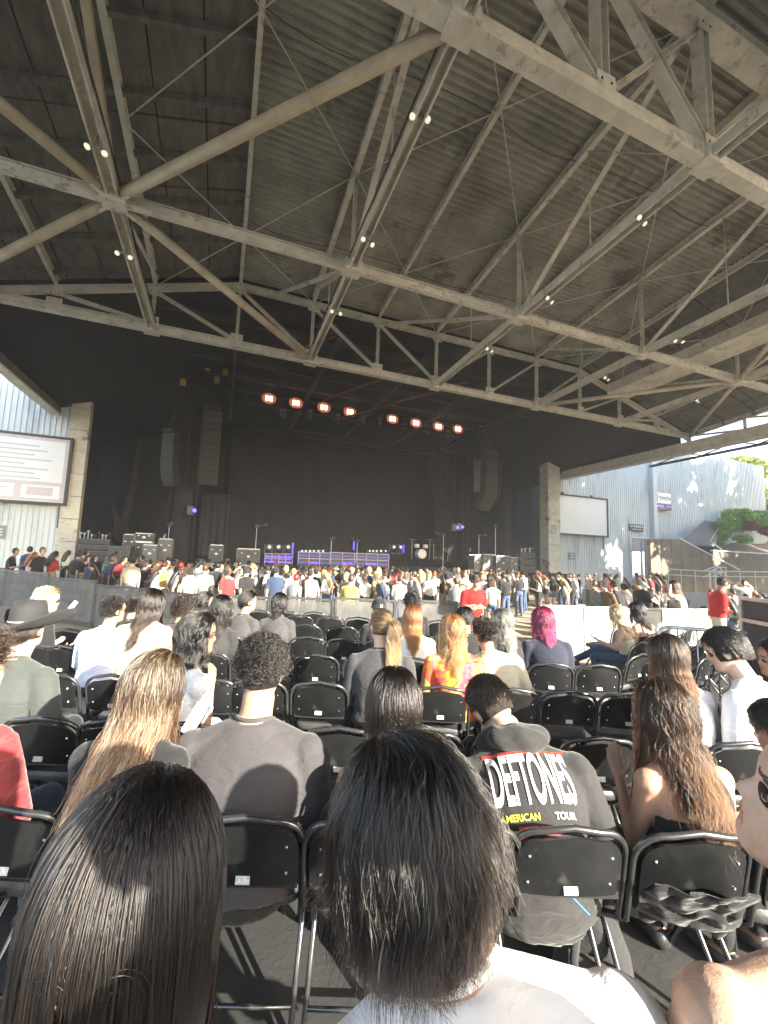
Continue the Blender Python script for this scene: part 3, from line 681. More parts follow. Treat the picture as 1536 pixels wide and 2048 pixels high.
ls, W, H = screen('projection_screen', 'left white projection screen showing faint lines of text', -15.1, -8.1, EYE+2.25, EYE+5.9, YW-.45)
for x in (-.4,): mb = MB(); mb.box((x, 0, H+.14), (.1, .2, .14)); mb.build('hook', M_frame, ls)
mb = MB(); mb.box((3.25, .1, -.65), (.06, .06, 1.3)); mb.build('pull_cord', M_frame, ls)
M_sp = mat('faint_pink_projection', (.60, .55, .54), (.55, .50, .50), 4, .7); M_sl = mat('faint_text_line', (.50, .47, .42), (.54, .5, .46), 30, .7); M_sb = mat('pale_projection_box', (.78, .80, .78), (.75, .77, .75), 3, .7)
def onscr(n_, x0, x1, z0, z1, m_, k=1): mb = MB(); mb.box2((x0, -.027-.004*k, z0), (x1, -.025-.004*k, z1)); mb.build(n_, m_, ls)
onscr('picture_area', -3.4, 3.4, .1, H-.1, M_sp, 1)
onscr('picture_area', .0-2.0, 3.25, 1.15, H-.25, M_sb, 2); onscr('picture_area', -3.3, 1.2, .25, .95, M_sb, 2); onscr('picture_area', 1.5, 3.2, .25, .95, M_sb, 2); onscr('picture_area', 1.75, 2.9, .4, .85, M_sp, 3)
for i, (l, r_) in enumerate(((-.9, 2.1), (-1.2, 2.5), (-.9, 1.9), (-1.3, 2.7), (-.5, 1.5), (-1.3, 2.6), (-1.2, 2.0), (-1.0, 2.3))):
    onscr('text_line', l, r_, H-.62-.25*i, H-.55-.25*i, M_sl, 3)
for i in range(2): onscr('text_line', -3.0, .9-i*.4, .7-.2*i, .76-.2*i, M_sl, 3)

# ------------------------------------------------------------------ signs on the right walls
M_sgw = mat('white_sign_face', (.80, .80, .80), (.76, .76, .76), 3, .4); M_sgb = mat('blue_sign_face', (.03, .06, .30), (.03, .05, .25), 3, .4); M_sgr = mat('red_sign_block', (.60, .03, .05), (.55, .03, .05), 3, .4); M_ink = mat('black_sign_ink', (.03, .03, .03), None, 3, .5); M_wi = mat('white_sign_ink', (.8, .8, .8), None, 3, .5)
def flat_text(s_, size, parent, x, y, z, m_, bold=True, sx=1):
    me = text_mesh(s_, size, .01, bold); me.materials.clear(); me.materials.append(m_)
    o = link('lettering', me, parent, (x, y, z)); o.rotation_euler = (R(90), 0, 0); o.scale = (sx, 1, 1); return o
a = atY(1303, 983, YW+.1); b = atY(1342, 1021, YW+.1)
W, H = 2.7, 1.72; root = empty('wall_sign', (a[0]+W/2, YW+.22, b[2]), label='square white, red and blue car dealer sign on the tall right wall', category='sign')
mb = MB(); mb.box((0, 0, H/2), (W, .3, H)); mb.build('sign_box', M_sgr, root)
mb = MB(); mb.box((0, -.16, H*.66), (W*.96, .03, H*.62)); mb.build('sign_panel', M_sgw, root)
mb = MB(); mb.box((0, -.16, H*.18), (W*.96, .03, H*.30)); mb.build('sign_panel', M_sgb, root)
mb = MB(); mb.box((-W*.34, -.18, H*.66), (.62, .02, .72)); mb.build('emblem_block', M_sgr, root)
mb = MB()
for rx, rz_ in ((.2, .13), (.07, .13), (.13, .05)):
    t = np.linspace(0, 2*math.pi, 17); mb.tube([(-W*.34+rx*math.cos(q), -.195, H*.66+rz_*math.sin(q)+(.05 if rz_ < .1 else 0)) for q in t], .018, 4, side=(0, 1, 0), cap=False)
mb.build('emblem', M_wi, root)
flat_text('TOYOTA', .40, root, .42, -.185, H*.64, M_ink); pass
flat_text('Maaclolo', .36, root, -.42, -.185, H*.20, M_wi)
flat_text('AUTO', .22, root, .92, -.185, H*.19, M_wi, False); flat_text('A FULL LINE DEALER', .10, root, .1, -.185, H*.075, M_wi, False)
a = atY(1257, 1052, YW-.1); b = atY(1288, 1064, YW-.1); W, H = 1.75, .66
root = empty('wall_sign', (a[0]+W/2+.05, YW-.14, b[2]+.0), label='small dark no smoking sign above the doorway', category='sign')
mb = MB(); mb.box((0, 0, H/2), (W, .08, H)); mb.build('sign_panel', mat('slate_sign', (.06, .09, .11), (.05, .07, .09), 4, .5), root)
flat_text('NO SMOKING', .25, root, 0, -.05, H*.66, M_wi); flat_text('SMOKE FREE AREA', .15, root, 0, -.05, H*.26, M_wi, False)
p = atY(1143, 1112, YW-.1); root = empty('wall_sign', (p[0], YW-.14, p[2]-.3), label='tiny grey notice board low on the right wall below the screen', category='sign')
mb = MB(); mb.box((0, 0, .3), (.62, .06, .6)); mb.build('sign_panel', mat('grey_notice', (.20, .25, .29), (.15, .19, .22), 9, .5), root)
for k in range(3): mb = MB(); mb.box((0, -.035, .15+.15*k), (.42, .012, .04)); mb.build('text_line', M_sgw, root)
p = atY(1, 1064, YW-.1); root = empty('wall_sign', (p[0]-.1, YW-.14, p[2]-.3), label='small dark notice on the left wall below the left screen', category='sign'); mb = MB(); mb.box((0, 0, .3), (.6, .06, .7)); mb.build('sign_panel', mat('grey_notice', (.2, .25, .29)), root)
for k in range(3): mb = MB(); mb.box((0, -.035, .15+.15*k), (.42, .012, .04)); mb.build('text_line', M_sgw, root)
# doorway with frame, edge of the open leaf, corner pilaster
root = empty('doorway', ((dX0+dX1)/2, YW, -.4), label='tall open doorway in the right wall under the no smoking sign', category='doorway'); Hd = EYE+2.55+.4
for x in (dX0-(dX0+dX1)/2-.1, dX1-(dX0+dX1)/2+.1): mb = MB(); mb.box((x, .05, Hd/2), (.2, .4, Hd)); mb.build('jamb', M_white, root)
mb = MB(); mb.box((0, .05, Hd+.1), (dX1-dX0+.4, .42, .2)); mb.build('lintel', M_white, root)
mb = MB(); mb.box((.75, .3, Hd/2), (.12, .1, Hd-.1)); mb.build('door_leaf', M_white, root)
M_tan = mat('tan_inner_wall', (.30, .25, .19), (.2, .17, .13), 1.5, .8)
mb = MB(); mb.box2((34, 33, -.5), (40, 33.2, 3.2)); mb.build('inner_wall', M_tan, None, label='tan wall glimpsed through the open doorway', category='wall')
mb = MB(); mb.box2((38.0, 27.55, -.5), (38.45, 28.4, EYE+10.2)); mb.build('corner_column', M_side, None, label='pale corner post between the two right walls', category='column')

# ------------------------------------------------------------------ ramp wall, stairs, hillside at right
M_ramp = mat('tan_board_formed_concrete', (.19, .155, .11), (.14, .115, .08), 1.6, .85, bump=.3, c3=(.11, .09, .065))
YR = 26.0
pts = [(1300, 1078), (1358, 1078), (1478, 1141)]
q = [atY(x, y, YR) for x, y in pts]
root = empty('ramp_wall', (q[0][0], YR, -.5), label='tan concrete stair wall with vertical joints right of the doorway', category='wall')
x0, x1 = q[0][0], q[2][0]; n = 9
def ztop(x):
    if x <= q[1][0]: return q[0][2]+(q[1][2]-q[0][2])*(x-q[0][0])/(q[1][0]-q[0][0])
    return q[1][2]+(q[2][2]-q[1][2])*(x-q[1][0])/(q[2][0]-q[1][0])
for i in range(n):
    a, b = x0+(x1-x0)*i/n+.03, x0+(x1-x0)*(i+1)/n-.03; ox = x0; mb = MB(); xs_ = [a, b] if not a < q[1][0] < b else [a, q[1][0], b]
    for k in range(len(xs_)-1):
        u_, v_ = xs_[k]-ox, xs_[k+1]-ox; za, zb2 = ztop(xs_[k])+.5, ztop(xs_[k+1])+.5
        mb.add([(u_, 0, 0), (v_, 0, 0), (v_, 0, zb2), (u_, 0, za), (u_, .35, 0), (v_, .35, 0), (v_, .35, zb2), (u_, .35, za)], [(0, 1, 2, 3), (4, 7, 6, 5), (3, 2, 6, 7), (0, 3, 7, 4), (1, 5, 6, 2)])
    mb.build('wall_panel', M_ramp, root)
mb = MB(); mb.prism(Bsec(.5, .12), np.array(q[1])-[x0, YR-.17, -.56], np.array(q[2])-[x0, YR-.17, -.56]); mb.build('coping', M_white, root)
# ================================================================== VEGETATION AND HILLSIDE
M_soil = mat('brown_slope_soil', (.20, .15, .11), (.14, .11, .08), 1.5, .95, c3=(.24, .19, .15))
def leafmat(name, c1, c2):
    mt = bpy.data.materials.new(name); mt.use_nodes = True; nt = mt.node_tree; b = nt.nodes['Principled BSDF']
    a = nt.nodes.new('ShaderNodeAttribute'); a.attribute_name = 'tone'
    nt.links.new(_mix(nt, c1, c2, a.outputs['Fac']), b.inputs['Base Color']); b.inputs['Roughness'].default_value = .55
    tr = nt.nodes.new('ShaderNodeBsdfTranslucent'); nt.links.new(_mix(nt, tuple(k*1.3 for k in c1), tuple(k*1.6 for k in c2), a.outputs['Fac']), tr.inputs[0])
    ms = nt.nodes.new('ShaderNodeMixShader'); ms.inputs[0].default_value = .4
    nt.links.new(b.outputs[0], ms.inputs[1]); nt.links.new(tr.outputs[0], ms.inputs[2]); nt.links.new(ms.outputs[0], nt.nodes['Material Output'].inputs[0]); return mt
M_leafY = leafmat('yellow_green_leaves', (.10, .16, .03), (.26, .28, .06)); M_leafG = leafmat('fresh_green_leaves', (.035, .09, .02), (.10, .20, .035)); M_leafB = leafmat('bright_bank_leaves', (.09, .19, .035), (.20, .34, .06)); M_leafR = leafmat('reddish_leaves', (.12, .03, .03), (.22, .07, .05)); M_bark = mat('grey_brown_bark', (.14, .11, .08), (.08, .065, .05), 8, .9)
def leaf_cloud(name, blobs, n, size, m_, parent, loc=None, **kw):
    tot = sum(r[0]*r[1]*r[2] for c, r in blobs); V = []; 
    for c, r in blobs:
        k = int(n*r[0]*r[1]*r[2]/tot); d = rng.normal(size=(k, 3)); d /= np.linalg.norm(d, axis=1, keepdims=True)
        V.append(np.array(c)+d*np.array(r)*(rng.random((k, 1))**.45))
    P = np.vstack(V); k = len(P)
    a = rng.normal(size=(k, 3)); a /= np.linalg.norm(a, axis=1, keepdims=True); b = np.cross(a, rng.normal(size=(k, 3))); b /= np.linalg.norm(b, axis=1, keepdims=True)
    s_ = size*(.6+.8*rng.random((k, 1))); a *= s_; b *= s_*.55
    Q = np.stack([P-a, P+b, P+a, P-b], 1).reshape(-1, 3)
    me = bpy.data.meshes.new(name); me.vertices.add(4*k); me.vertices.foreach_set('co', Q.ravel().astype(np.float32))
    me.loops.add(4*k); me.loops.foreach_set('vertex_index', np.arange(4*k, dtype=np.int32)); me.polygons.add(k); me.polygons.foreach_set('loop_start', np.arange(0, 4*k, 4, dtype=np.int32)); me.update(calc_edges=True)
    at = me.attributes.new('tone', 'FLOAT', 'FACE'); at.data.foreach_set('value', rng.random(k).astype(np.float32)); me.materials.append(m_)
    return link(name, me, parent, loc, **kw)
def tree(x, y, z0, h, cr, n, size, m_, lb, group=None, trunk=.28):
    root = empty('tree', (x, y, z0), label=lb, category='tree')
    if group: root['group'] = group
    mb = MB(); mb.tube([(0, 0, 0), (.1, 0, h*.3), (-.1, .1, h*.62)], [trunk, trunk*.75, trunk*.35], 9)
    bl = []
    for i in range(9):
        a = i*2.4; rr = cr*random.uniform(.35, .75); zz = h*random.uniform(.45, .92); c = (rr*math.cos(a), rr*math.sin(a), zz)
        mb.tube([(0, 0, h*.3+.05*i), (c[0]*.5, c[1]*.5, (h*.35+zz)/2), c], [trunk*.4, trunk*.25, .04], 6)
        bl.append((c, (cr*random.uniform(.28, .45), cr*random.uniform(.28, .45), h*random.uniform(.08, .14))))
    mb.build('trunk', M_bark, root, True)
    leaf_cloud('crown', bl, n, size, m_, root); return root
# stair slope beside the tall wall, retaining wall, planted bank
M_path = mat('grey_stair_concrete', (.17, .18, .19), (.13, .14, .15), 2, .85)
A, B, C, D, E_ = atY(1357, 1079, 26.4), atY(1412, 1044, 28.4), atY(1450, 1044, 28.4), atY(1424, 1101, 26.4), atY(1478, 1142, 26.4)
root = empty('stairs', A*[1, 1, 0], label='wide grey steps climbing beside the tall right wall', category='stairs')
ns = 26
for i in range(ns):
    t0, t1 = i/ns, (i+1)/ns; P0 = E_+(A-E_)*0; 
    a0_ = E_+(D-E_)*min(1, 2*t0) if t0 < .5 else D+(C-D)*(2*t0-1); a1_ = E_+(D-E_)*min(1, 2*t1) if t1 <= .5 else D+(C-D)*(2*t1-1)
    b0_ = E_+(A-E_)*min(1, 2*t0) if t0 < .5 else A+(B-A)*(2*t0-1); b1_ = E_+(A-E_)*min(1, 2*t1) if t1 <= .5 else A+(B-A)*(2*t1-1)
    zt = (a1_[2]+b1_[2])/2; z0_ = (a0_[2]+b0_[2])/2
    off = A*[1, 1, 0]; mb = MB(); q = [a0_, b0_, b1_, a1_]; top = [np.array([p[0], p[1]+.02, zt])-off for p in q]; bot = [np.array([p[0], p[1]+.02, z0_-.3])-off for p in q]
    mb.add(bot+top, [(0, 1, 2, 3), (7, 6, 5, 4), (0, 4, 5, 1), (1, 5, 6, 2), (2, 6, 7, 3), (3, 7, 4, 0)]); mb.build('step', M_path, root)
mb = MB(); mb.tube([E_-off+[0, 0, .9], D-off+[0, .1, .9], C-off+[0, -.3, .9]], .03, 6); mb.build('handrail', M_white, root)
r0 = atY(1424, 1102, 26.3); mb = MB(); mb.box2((r0[0], 26.2, -.5), (80, 26.6, r0[2]-.02)); root = mb.build('retaining_wall', M_ramp, None, label='low tan retaining wall below the planted bank', category='wall')
mb = MB(); mb.box2((r0[0]-.1, 26.1, r0[2]-.016), (80, 26.7, r0[2]+.1)); mb.build('coping', M_white, root)
mb = MB(); hx = np.linspace(r0[0]+.1, 100, 40); hy = np.linspace(26.62, 60, 30); top = atY(1480, 1036, 30)[2]
hf = lambda x, y: r0[2]-.05+(top-r0[2])*sm(26.6, 30.5, y)*sm(r0[0]-1, r0[0]+9, x)+.08*max(0, y-30)+.1*math.sin(x*1.3+y)
hf0 = lambda x, y: hf(x, y) if (y < 28.2 or x > 57.4) else min(hf(x, y), hf(x, 28.2))
v = [(x, y, hf0(x, y)) for y in hy for x in hx]; nx = len(hx); f = [(j*nx+i, j*nx+i+1, (j+1)*nx+i+1, (j+1)*nx+i) for j in range(len(hy)-1) for i in range(nx-1)]
mb.add(v, f); mb.build('hillside', M_soil, None, True, kind='structure')
bl = []
for i in range(26):
    t = i/25; px = 1412+t*150; py = 1088-50*sm(0, .35, t)-8*t+random.uniform(-5, 5)+(14 if i % 2 else 0); p = atY(px, py, random.uniform(27.2, 28.0)); bl.append((p, (1.3, .55, .75)))
mb = leaf_cloud('hedge', bl, 9000, .16, M_leafB, None, label='bright green clipped shrubs spilling down the bank by the stairs', category='shrub')
for i, (px, py, lb) in enumerate(((1500, 1052, 'reddish low shrub on the brown bank, nearer the stairs'), (1532, 1062, 'reddish low shrub at the right end of the bank'))):
    p = atY(px, py, 27.2); leaf_cloud('shrub', [((0, 0, 0), (1.2, .5, .5))], 900, .13, M_leafR, None, p, label=lb, category='shrub')
leaf_cloud('shrub', [((0, 0, 0), (1.6, .5, .45))], 900, .13, M_leafB, None, atY(1486, 1078, 27.0), label='dusty green ground shrub low on the brown bank', category='shrub')
leaf_cloud('shrub', [((0, 0, 0), (.9, .5, .8))], 900, .13, M_leafR, None, atY(1534, 1022, 29.5), label='dark red shrub against the end of the tall wall', category='shrub')
tree(66, 38, 1, 17.5, 7.5, 16000, .30, M_leafY, 'sunlit yellow green tree rising behind the tall right wall')
tree(76, 33, 1, 14, 6, 8000, .30, M_leafY, 'second yellow green tree at the right edge beyond the tall wall')
# trees standing to the right of the pavilion, whose shade dapples the right walls
for i, (x, y, h) in enumerate(((34, 7, 19), (41, 9, 23), (48, 8, 24), (55, 10, 24), (63, 10, 23), (38, 1, 17))):
    tree(x, y, 0, h, 6.4, 2700, .60, M_leafG, 'broad green shade tree outside the right side of the pavilion, %s' % ORD(i, 6), 'shade trees right of the pavilion')
for i, (x, y, h) in enumerate(((33, 10, 9), (38, 12, 9), (44, 12, 10), (50, 14, 10), (57, 15, 10), (64, 14, 10), (31, 4, 8))):
    tree(x, y, -1.5, h, 4.6, 7000, .5, M_leafG, 'low dense green tree outside the right side of the pavilion, %s' % ORD(i, 7), 'low trees right of the pavilion')
# white rails in front of the stair wall
M_rail = mat('pale_painted_rail', (.55, .60, .66), (.45, .5, .56), 5, .45)
def railing(lb, pts, posts, Y):
    root = empty('railing', atY(*pts[0], Y)*[1, 1, 0]+[0, 0, -.4], label=lb, category='railing'); o = np.array(root.location)
    P = [atY(x, y, Y)-o for x, y in pts]; mb = MB(); mb.tube(P, .045, 6); mb.build('top_rail', M_rail, root)
    mb = MB(); mb.tube([p-[0, 0, .45] for p in P], .03, 6); mb.build('mid_rail', M_rail, root)
    for px in posts:
        yy = np.interp(px, [p[0] for p in pts], [p[1] for p in pts]); q = atY(px, yy, Y)-o; mb = MB(); mb.tube([q*[1, 1, 0], q], .035, 6); mb.build('post', M_rail, root)
railing('long pale rail in front of the stair wall', [(1336, 1138), (1405, 1142), (1475, 1143), (1536, 1144)], (1336, 1362, 1390, 1420, 1450, 1480, 1510), 23.5)
railing('sloping pale handrail at the foot of the stairs', [(1405, 1143), (1430, 1133), (1442, 1134)], (1418, 1430, 1442), 22.6)
railing('second sloping pale handrail beside the first', [(1418, 1144), (1440, 1134), (1452, 1135)], (1430, 1441, 1452), 22.0)
railing('grey rail along the foot of the right ribbed wall', [(1190, 1137), (1218, 1135), (1252, 1134)], (1200, 1218, 1236, 1252), 26.5)
# ================================================================== BARRIERS, CHAIRS
def atF(px, py, d):       # standing point: pixel column px at distance d, on the floor
    p = atD(px, py, d); p[2] = floor_z(p[0], p[1]); return p
M_mesh = bpy.data.materials.new('dusty_grey_scrim'); M_mesh.use_nodes = True
nt = M_mesh.node_tree; b_ = nt.nodes['Principled BSDF']; co = _coords(nt)
nt.links.new(_mix(nt, (.25, .245, .225), (.13, .13, .12), _ramp(nt, _noise(nt, 3.2, 6, .7, co), .35, .65)), b_.inputs['Base Color']); b_.inputs['Roughness'].default_value = .7
tp = nt.nodes.new('ShaderNodeBsdfTransparent'); tl = nt.nodes.new('ShaderNodeBsdfTranslucent'); tl.inputs[0].default_value = (.3, .29, .27, 1)
m1 = nt.nodes.new('ShaderNodeMixShader'); m1.inputs[0].default_value = .25; m2 = nt.nodes.new('ShaderNodeMixShader')
nt.links.new(_ramp(nt, _noise(nt, 1.7, 5, .7, co), .3, 1.5), m2.inputs[0])
mr_ = nt.nodes.new('ShaderNodeMapRange'); nt.links.new(_noise(nt, 2.3, 5, .7, co), mr_.inputs[0]); mr_.inputs[1].default_value = .3; mr_.inputs[2].default_value = .7; mr_.inputs[3].default_value = .18; mr_.inputs[4].default_value = .42
nt.links.new(mr_.outputs[0], m2.inputs[0])
nt.links.new(b_.outputs[0], m1.inputs[1]); nt.links.new(tl.outputs[0], m1.inputs[2]); nt.links.new(m1.outputs[0], m2.inputs[1]); nt.links.new(tp.outputs[0], m2.inputs[2]); nt.links.new(m2.outputs[0], nt.nodes['Material Output'].inputs[0])
M_bar = mat('scuffed_black_barrier_frame', (.06, .06, .06), (.12, .12, .115), 9, .4, metal=.3)
M_dust = mat('dusty_pale_board', (.34, .335, .315), (.22, .22, .205), 3.5, .75, c3=(.42, .41, .38), s3=2.2)
def barrier(p, q, lb, panel, fr, H=1.12):
    p = np.array(p); q = np.array(q); d = q-p; L = math.hypot(d[0], d[1]); a = math.atan2(d[1], d[0])
    root = empty('barrier_panel', p, rz=a, label=lb, category='barrier', group='scrim barriers around the seating' if panel is M_mesh else 'pale board barriers at the right')
    mb = MB(); mb.box((L/2, 0, H*.5+.02), (L-.08, .012, H-.14)); mb.build('scrim' if panel is M_mesh else 'board', panel, root)
    for x in (.03, L-.03): mb = MB(); mb.box((x, 0, H/2), (.045, .05, H)); mb.build('post', fr, root)
    mb = MB(); mb.box((L/2, 0, H-.01), (L-.02, .06, .05)); mb.build('top_rail', fr, root)
    mb = MB(); mb.box((L/2, 0, .06), (L-.1, .05, .04)); mb.build('bottom_rail', fr, root)
    if panel is M_mesh: mb = MB(); mb.box((L/2, -.03, H*.5), (L-.1, .02, .025)); mb.build('mid_rail', fr, root)
    for x in (L*.2, L*.8): mb = MB(); mb.tube([(x, .05, H*.7), (x, .6, .02)], .02, 5); mb.build('stay', fr, root)
line = [(-75, 12.6), (5, 12.2), (92, 11.3), (190, 10.7), (298, 10.1), (418, 9.7), (541, 9.35), (670, 9.0), (794, 8.85), (916, 8.75)]
for i in range(len(line)-1):
    (x0, d0), (x1, d1) = line[i], line[i+1]
    barrier(atF(x0, 1200, d0), atF(x1, 1200, d1), 'dusty grey scrim barrier panel with black posts, %s' % ORD(i, len(line)-1), M_mesh, M_bar)
line = [(1079, 9.4), (1171, 9.6), (1251, 9.9), (1325, 10.2), (1386, 10.5), (1443, 10.9)]
for i in range(len(line)-1):
    (x0, d0), (x1, d1) = line[i], line[i+1]
    barrier(atF(x0, 1200, d0), atF(x1, 1200, d1), 'pale dusty board barrier, %s of the right-hand run' % ORD(i, 5), M_dust, M_dust)
# cable ramps on the sunlit floor in the gap
M_ramp2 = mat('pale_yellow_floor_ramp', (.42, .37, .26), (.3, .26, .18), 5, .7)
for i, (px, d) in enumerate(((1020, 10.8), (1015, 11.8), (1025, 12.9), (470, 12.5))):
    p = atF(px, 1200, d); root = empty('cable_ramp', p, rz=-YAW, label='low pale cable ramp lying across the floor, %s' % ['nearest in the barrier gap', 'middle one in the barrier gap', 'farthest in the barrier gap', 'beyond the left barriers'][i], category='cable ramp')
    for k in range(4):
        mb = MB(); mb.prism([(-.2, 0), (.2, 0), (.1, .06), (-.1, .06)], (-1.8+.9*k, 0, 0), (-.93+.9*k, 0, 0)); mb.build('ramp_section', M_ramp2, root)

# folding chairs ------------------------------------------------------------
M_cb = mat('glossy_black_seat_shell', (.006, .0065, .007), (.011, .0115, .012), 9, .30, spec=.45, bump=.06, bscale=80, c3=(.030, .030, .029), s3=7, rand=.25)
M_ct = mat('black_enamel_tube', (.03, .03, .032), (.02, .02, .02), 5, .22, spec=.7, coat=.4)
M_cs = mat('black_vinyl_seat_pad', (.05, .052, .05), (.035, .036, .035), 14, .42, bump=.25, bscale=90)
M_lab = mat('white_seat_number_tag', (.7, .7, .66), (.45, .45, .42), 90, .6, lo=.45, hi=.55); M_rv = mat('steel_rivet', (.6, .6, .6), None, 5, .25, metal=.9)
def arc_outline(w, z0, z1, rc, n=7, bow=.02):
    """inverted U with round corners: from bottom-left up and over to bottom-right"""
    pts = [(-w/2, z0), (-w/2, (z0+z1)/2)]
    for i in range(n): a = math.pi-(math.pi/2)*i/(n-1); pts.append((-w/2+rc+rc*math.cos(a), z1-rc+rc*math.sin(a)))
    pts.append((0, z1+bow))
    for i in range(n): a = math.pi/2-(math.pi/2)*i/(n-1); pts.append((w/2-rc+rc*math.cos(a), z1-rc+rc*math.sin(a)))
    pts += [(w/2, (z0+z1)/2), (w/2, z0)]; return pts
def backmap(x, z):      # the back leans rearwards and is dished for the shoulders
    return np.array([x, -.205-.22*(z-.45)-.035*(1-(x/.22)**2), z])
def chair_meshes():
    M = {}
    # backrest shell
    o = arc_outline(.385, .55, .765, .085); mb = MB(); n = len(o); K = 6; rows = []
    for s_, off in ((0, 0), (1, -.012)):
        for k in range(K+1):
            t = k/K
            for (x, z) in o:
                zc = .56; rows.append(backmap(x*(1-t), zc+(z-zc)*(1-t*.98))+[0, off-(.0), 0])
    f = []
    for s_ in (0, 1):
        b0 = s_*(K+1)*n
        for k in range(K):
            for i in range(n-1):
                q = (b0+k*n+i, b0+k*n+i+1, b0+(k+1)*n+i+1, b0+(k+1)*n+i); f.append(q if s_ else q[::-1])
    m0 = (K+1)*n
    for i in range(n-1): f.append((i, i+1, m0+i+1, m0+i))
    mb.add(rows, f); M['backrest'] = smooth_angle(mb.mesh('backrest', M_cb), 35)
    # tube frame: hoop over the back running down into the front legs
    o = arc_outline(.43, .45, .795, .11, 9); pts = [(-.215, .24, 0.01), (-.215, .1, .25)]+[tuple(backmap(x, z)) for x, z in o]+[(.215, .1, .25), (.215, .24, .01)]
    mb = MB(); mb.tube(pts, .0125, 7, cap=True); M['frame'] = mb.mesh('frame', M_ct, True)
    mb = MB(); mb.tube([(-.19, -.26, .01), (-.19, .0, .30), (-.19, .13, .43)], .011, 6); M['leg'] = mb.mesh('leg', M_ct, True)
    mb = MB(); mb.tube([(-.19, -.19, .09), (.19, -.19, .09)], .009, 6); M['stretcher'] = mb.mesh('stretcher', M_ct, True)
    # seat pad
    mb = MB(); w, d = .40, .40; out = []
    for i in range(24):
        a = 2*math.pi*i/24; c, s2 = math.cos(a), math.sin(a); e = .38
        out.append((abs(c)**e*math.copysign(1, c)*w/2, abs(s2)**e*math.copysign(1, s2)*d/2+.02))
    rings = [(.96, .415), (1, .425), (1.0, .452), (.96, .466), (.6, .47), (.02, .468)]; v = []
    for r_, z in rings: v += [(x*r_, (y-.02)*r_+.02, z) for x, y in out]
    f = [(k*24+i, k*24+(i+1) % 24, (k+1)*24+(i+1) % 24, (k+1)*24+i) for k in range(len(rings)-1) for i in range(24)]+[tuple(range(23, -1, -1))]
    mb.add(v, f); M['seat'] = smooth_angle(mb.mesh('seat', M_cs), 50)
    p = backmap(0, .585); mb = MB(); mb.box((0, p[1]-.016, .585), (.05, .004, .026), rotx(-.2)); M['number_tag'] = mb.mesh('number_tag', M_lab)
    mb = MB(); mb.ball((0, 0, 0), (.006, .004, .006), 6); M['rivet'] = mb.mesh('rivet', M_rv)
    mb = MB(); c = backmap(0, .55); mb.prism([(-.008, -.012), (.008, -.012), (.008, .012), (-.008, .012)], backmap(-.19, .548)+[0, -.008, 0], backmap(.19, .548)+[0, -.008, 0]); M['lower_lip'] = mb.mesh('lower_lip', M_ct)
    return M
CM = chair_meshes(); first_chair = None; NCH = [0]
def put_chair(x, y, z, rz, lb, near=False, group='black folding chairs in the middle block', s_=1.0):
    root = empty('folding_chair', (x, y, z), rz, label=lb, category='chair', group=group); root.scale = (s_, s_, s_)
    for k in ('backrest', 'frame', 'seat', 'number_tag'): link(k, CM[k], root)
    if near:
        link('lower_lip', CM['lower_lip'], root); link('stretcher', CM['stretcher'], root)
        for sx in (1, -1): o = link('leg', CM['leg'], root); o.scale = (sx, 1, 1)
        for x_ in (-.15, .15):
            for z_ in (.60, .70):
                o = link('rivet', CM['rivet'], root); p = backmap(x_, z_); o.location = (p[0], p[1]-.014, p[2])
    NCH[0] += 1; return root
ROWS = {1: (1.68, [-120, 35, 268, 497, 728, 925, 1128, 1375, 1620]),
 2: (2.48, [-60, 92, 240, 385, 530, 677, 850, 1030, 1196, 1340, 1484]),
 3: (3.30, [-10, 112, 236, 350, 420, 520, 643, 763, 885, 1020, 1134, 1256, 1378]),
 4: (4.15, [-20, 82, 128, 219, 315, 420, 525, 631, 735, 828, 916, 1010, 1103, 1193]),
 5: (5.00, [60, 132, 214, 290, 362, 452, 535, 615, 690, 765, 850, 1000, 1080]),
 6: (5.85, [470, 540, 610, 682, 750, 900, 960]), 7: (6.7, [598, 660, 716, 880]), 8: (7.5, [520, 575, 630])}
RN = {1: 'nearest row', 2: 'second row', 3: 'third row', 4: 'fourth row', 5: 'fifth row', 6: 'sixth row', 7: 'seventh row', 8: 'eighth row'}
def spot(px, d, py=1300):
    # column px measured at the chair-top level
    q = atD(px, 1120+.95*838/d+.035*(px-768), d); return q[0], q[1]
for r_, (d, cols) in ROWS.items():
    for i, px in enumerate(cols):
        x, y = spot(px, d-.02); x += random.uniform(-.01, .01)
        put_chair(x+HF[0]*.26, y+HF[1]*.26, floor_z(x, y), -YAW+random.uniform(-.04, .04), 'black padded folding chair in the %s, %s' % (RN[r_], ORD(i, len(cols))), near=r_ <= 4)
# block at the right, turned towards the stage
RB = [(5.0, [(1340, ), (1262, ), ]),]
k = 0; rn = ['nearest rank', 'second rank', 'third rank', 'farthest rank']
for j, (d, cols) in enumerate(((4.9, [1225, 1290, 1350]), (5.6, [1232, 1290, 1345, 1398]), (6.3, [1215, 1262, 1312, 1362, 1412, 1458]), (7.1, [1205, 1250, 1292, 1335, 1378, 1420]))):
    for i, px in enumerate(cols):
        x, y = spot(px, d); put_chair(x, y, floor_z(x, y), -YAW+.62+random.uniform(-.05, .05), 'black folding chair in the turned right-hand block, %s, %s' % (rn[j], ORD(i, len(cols))), near=True, group='black folding chairs in the turned right block')

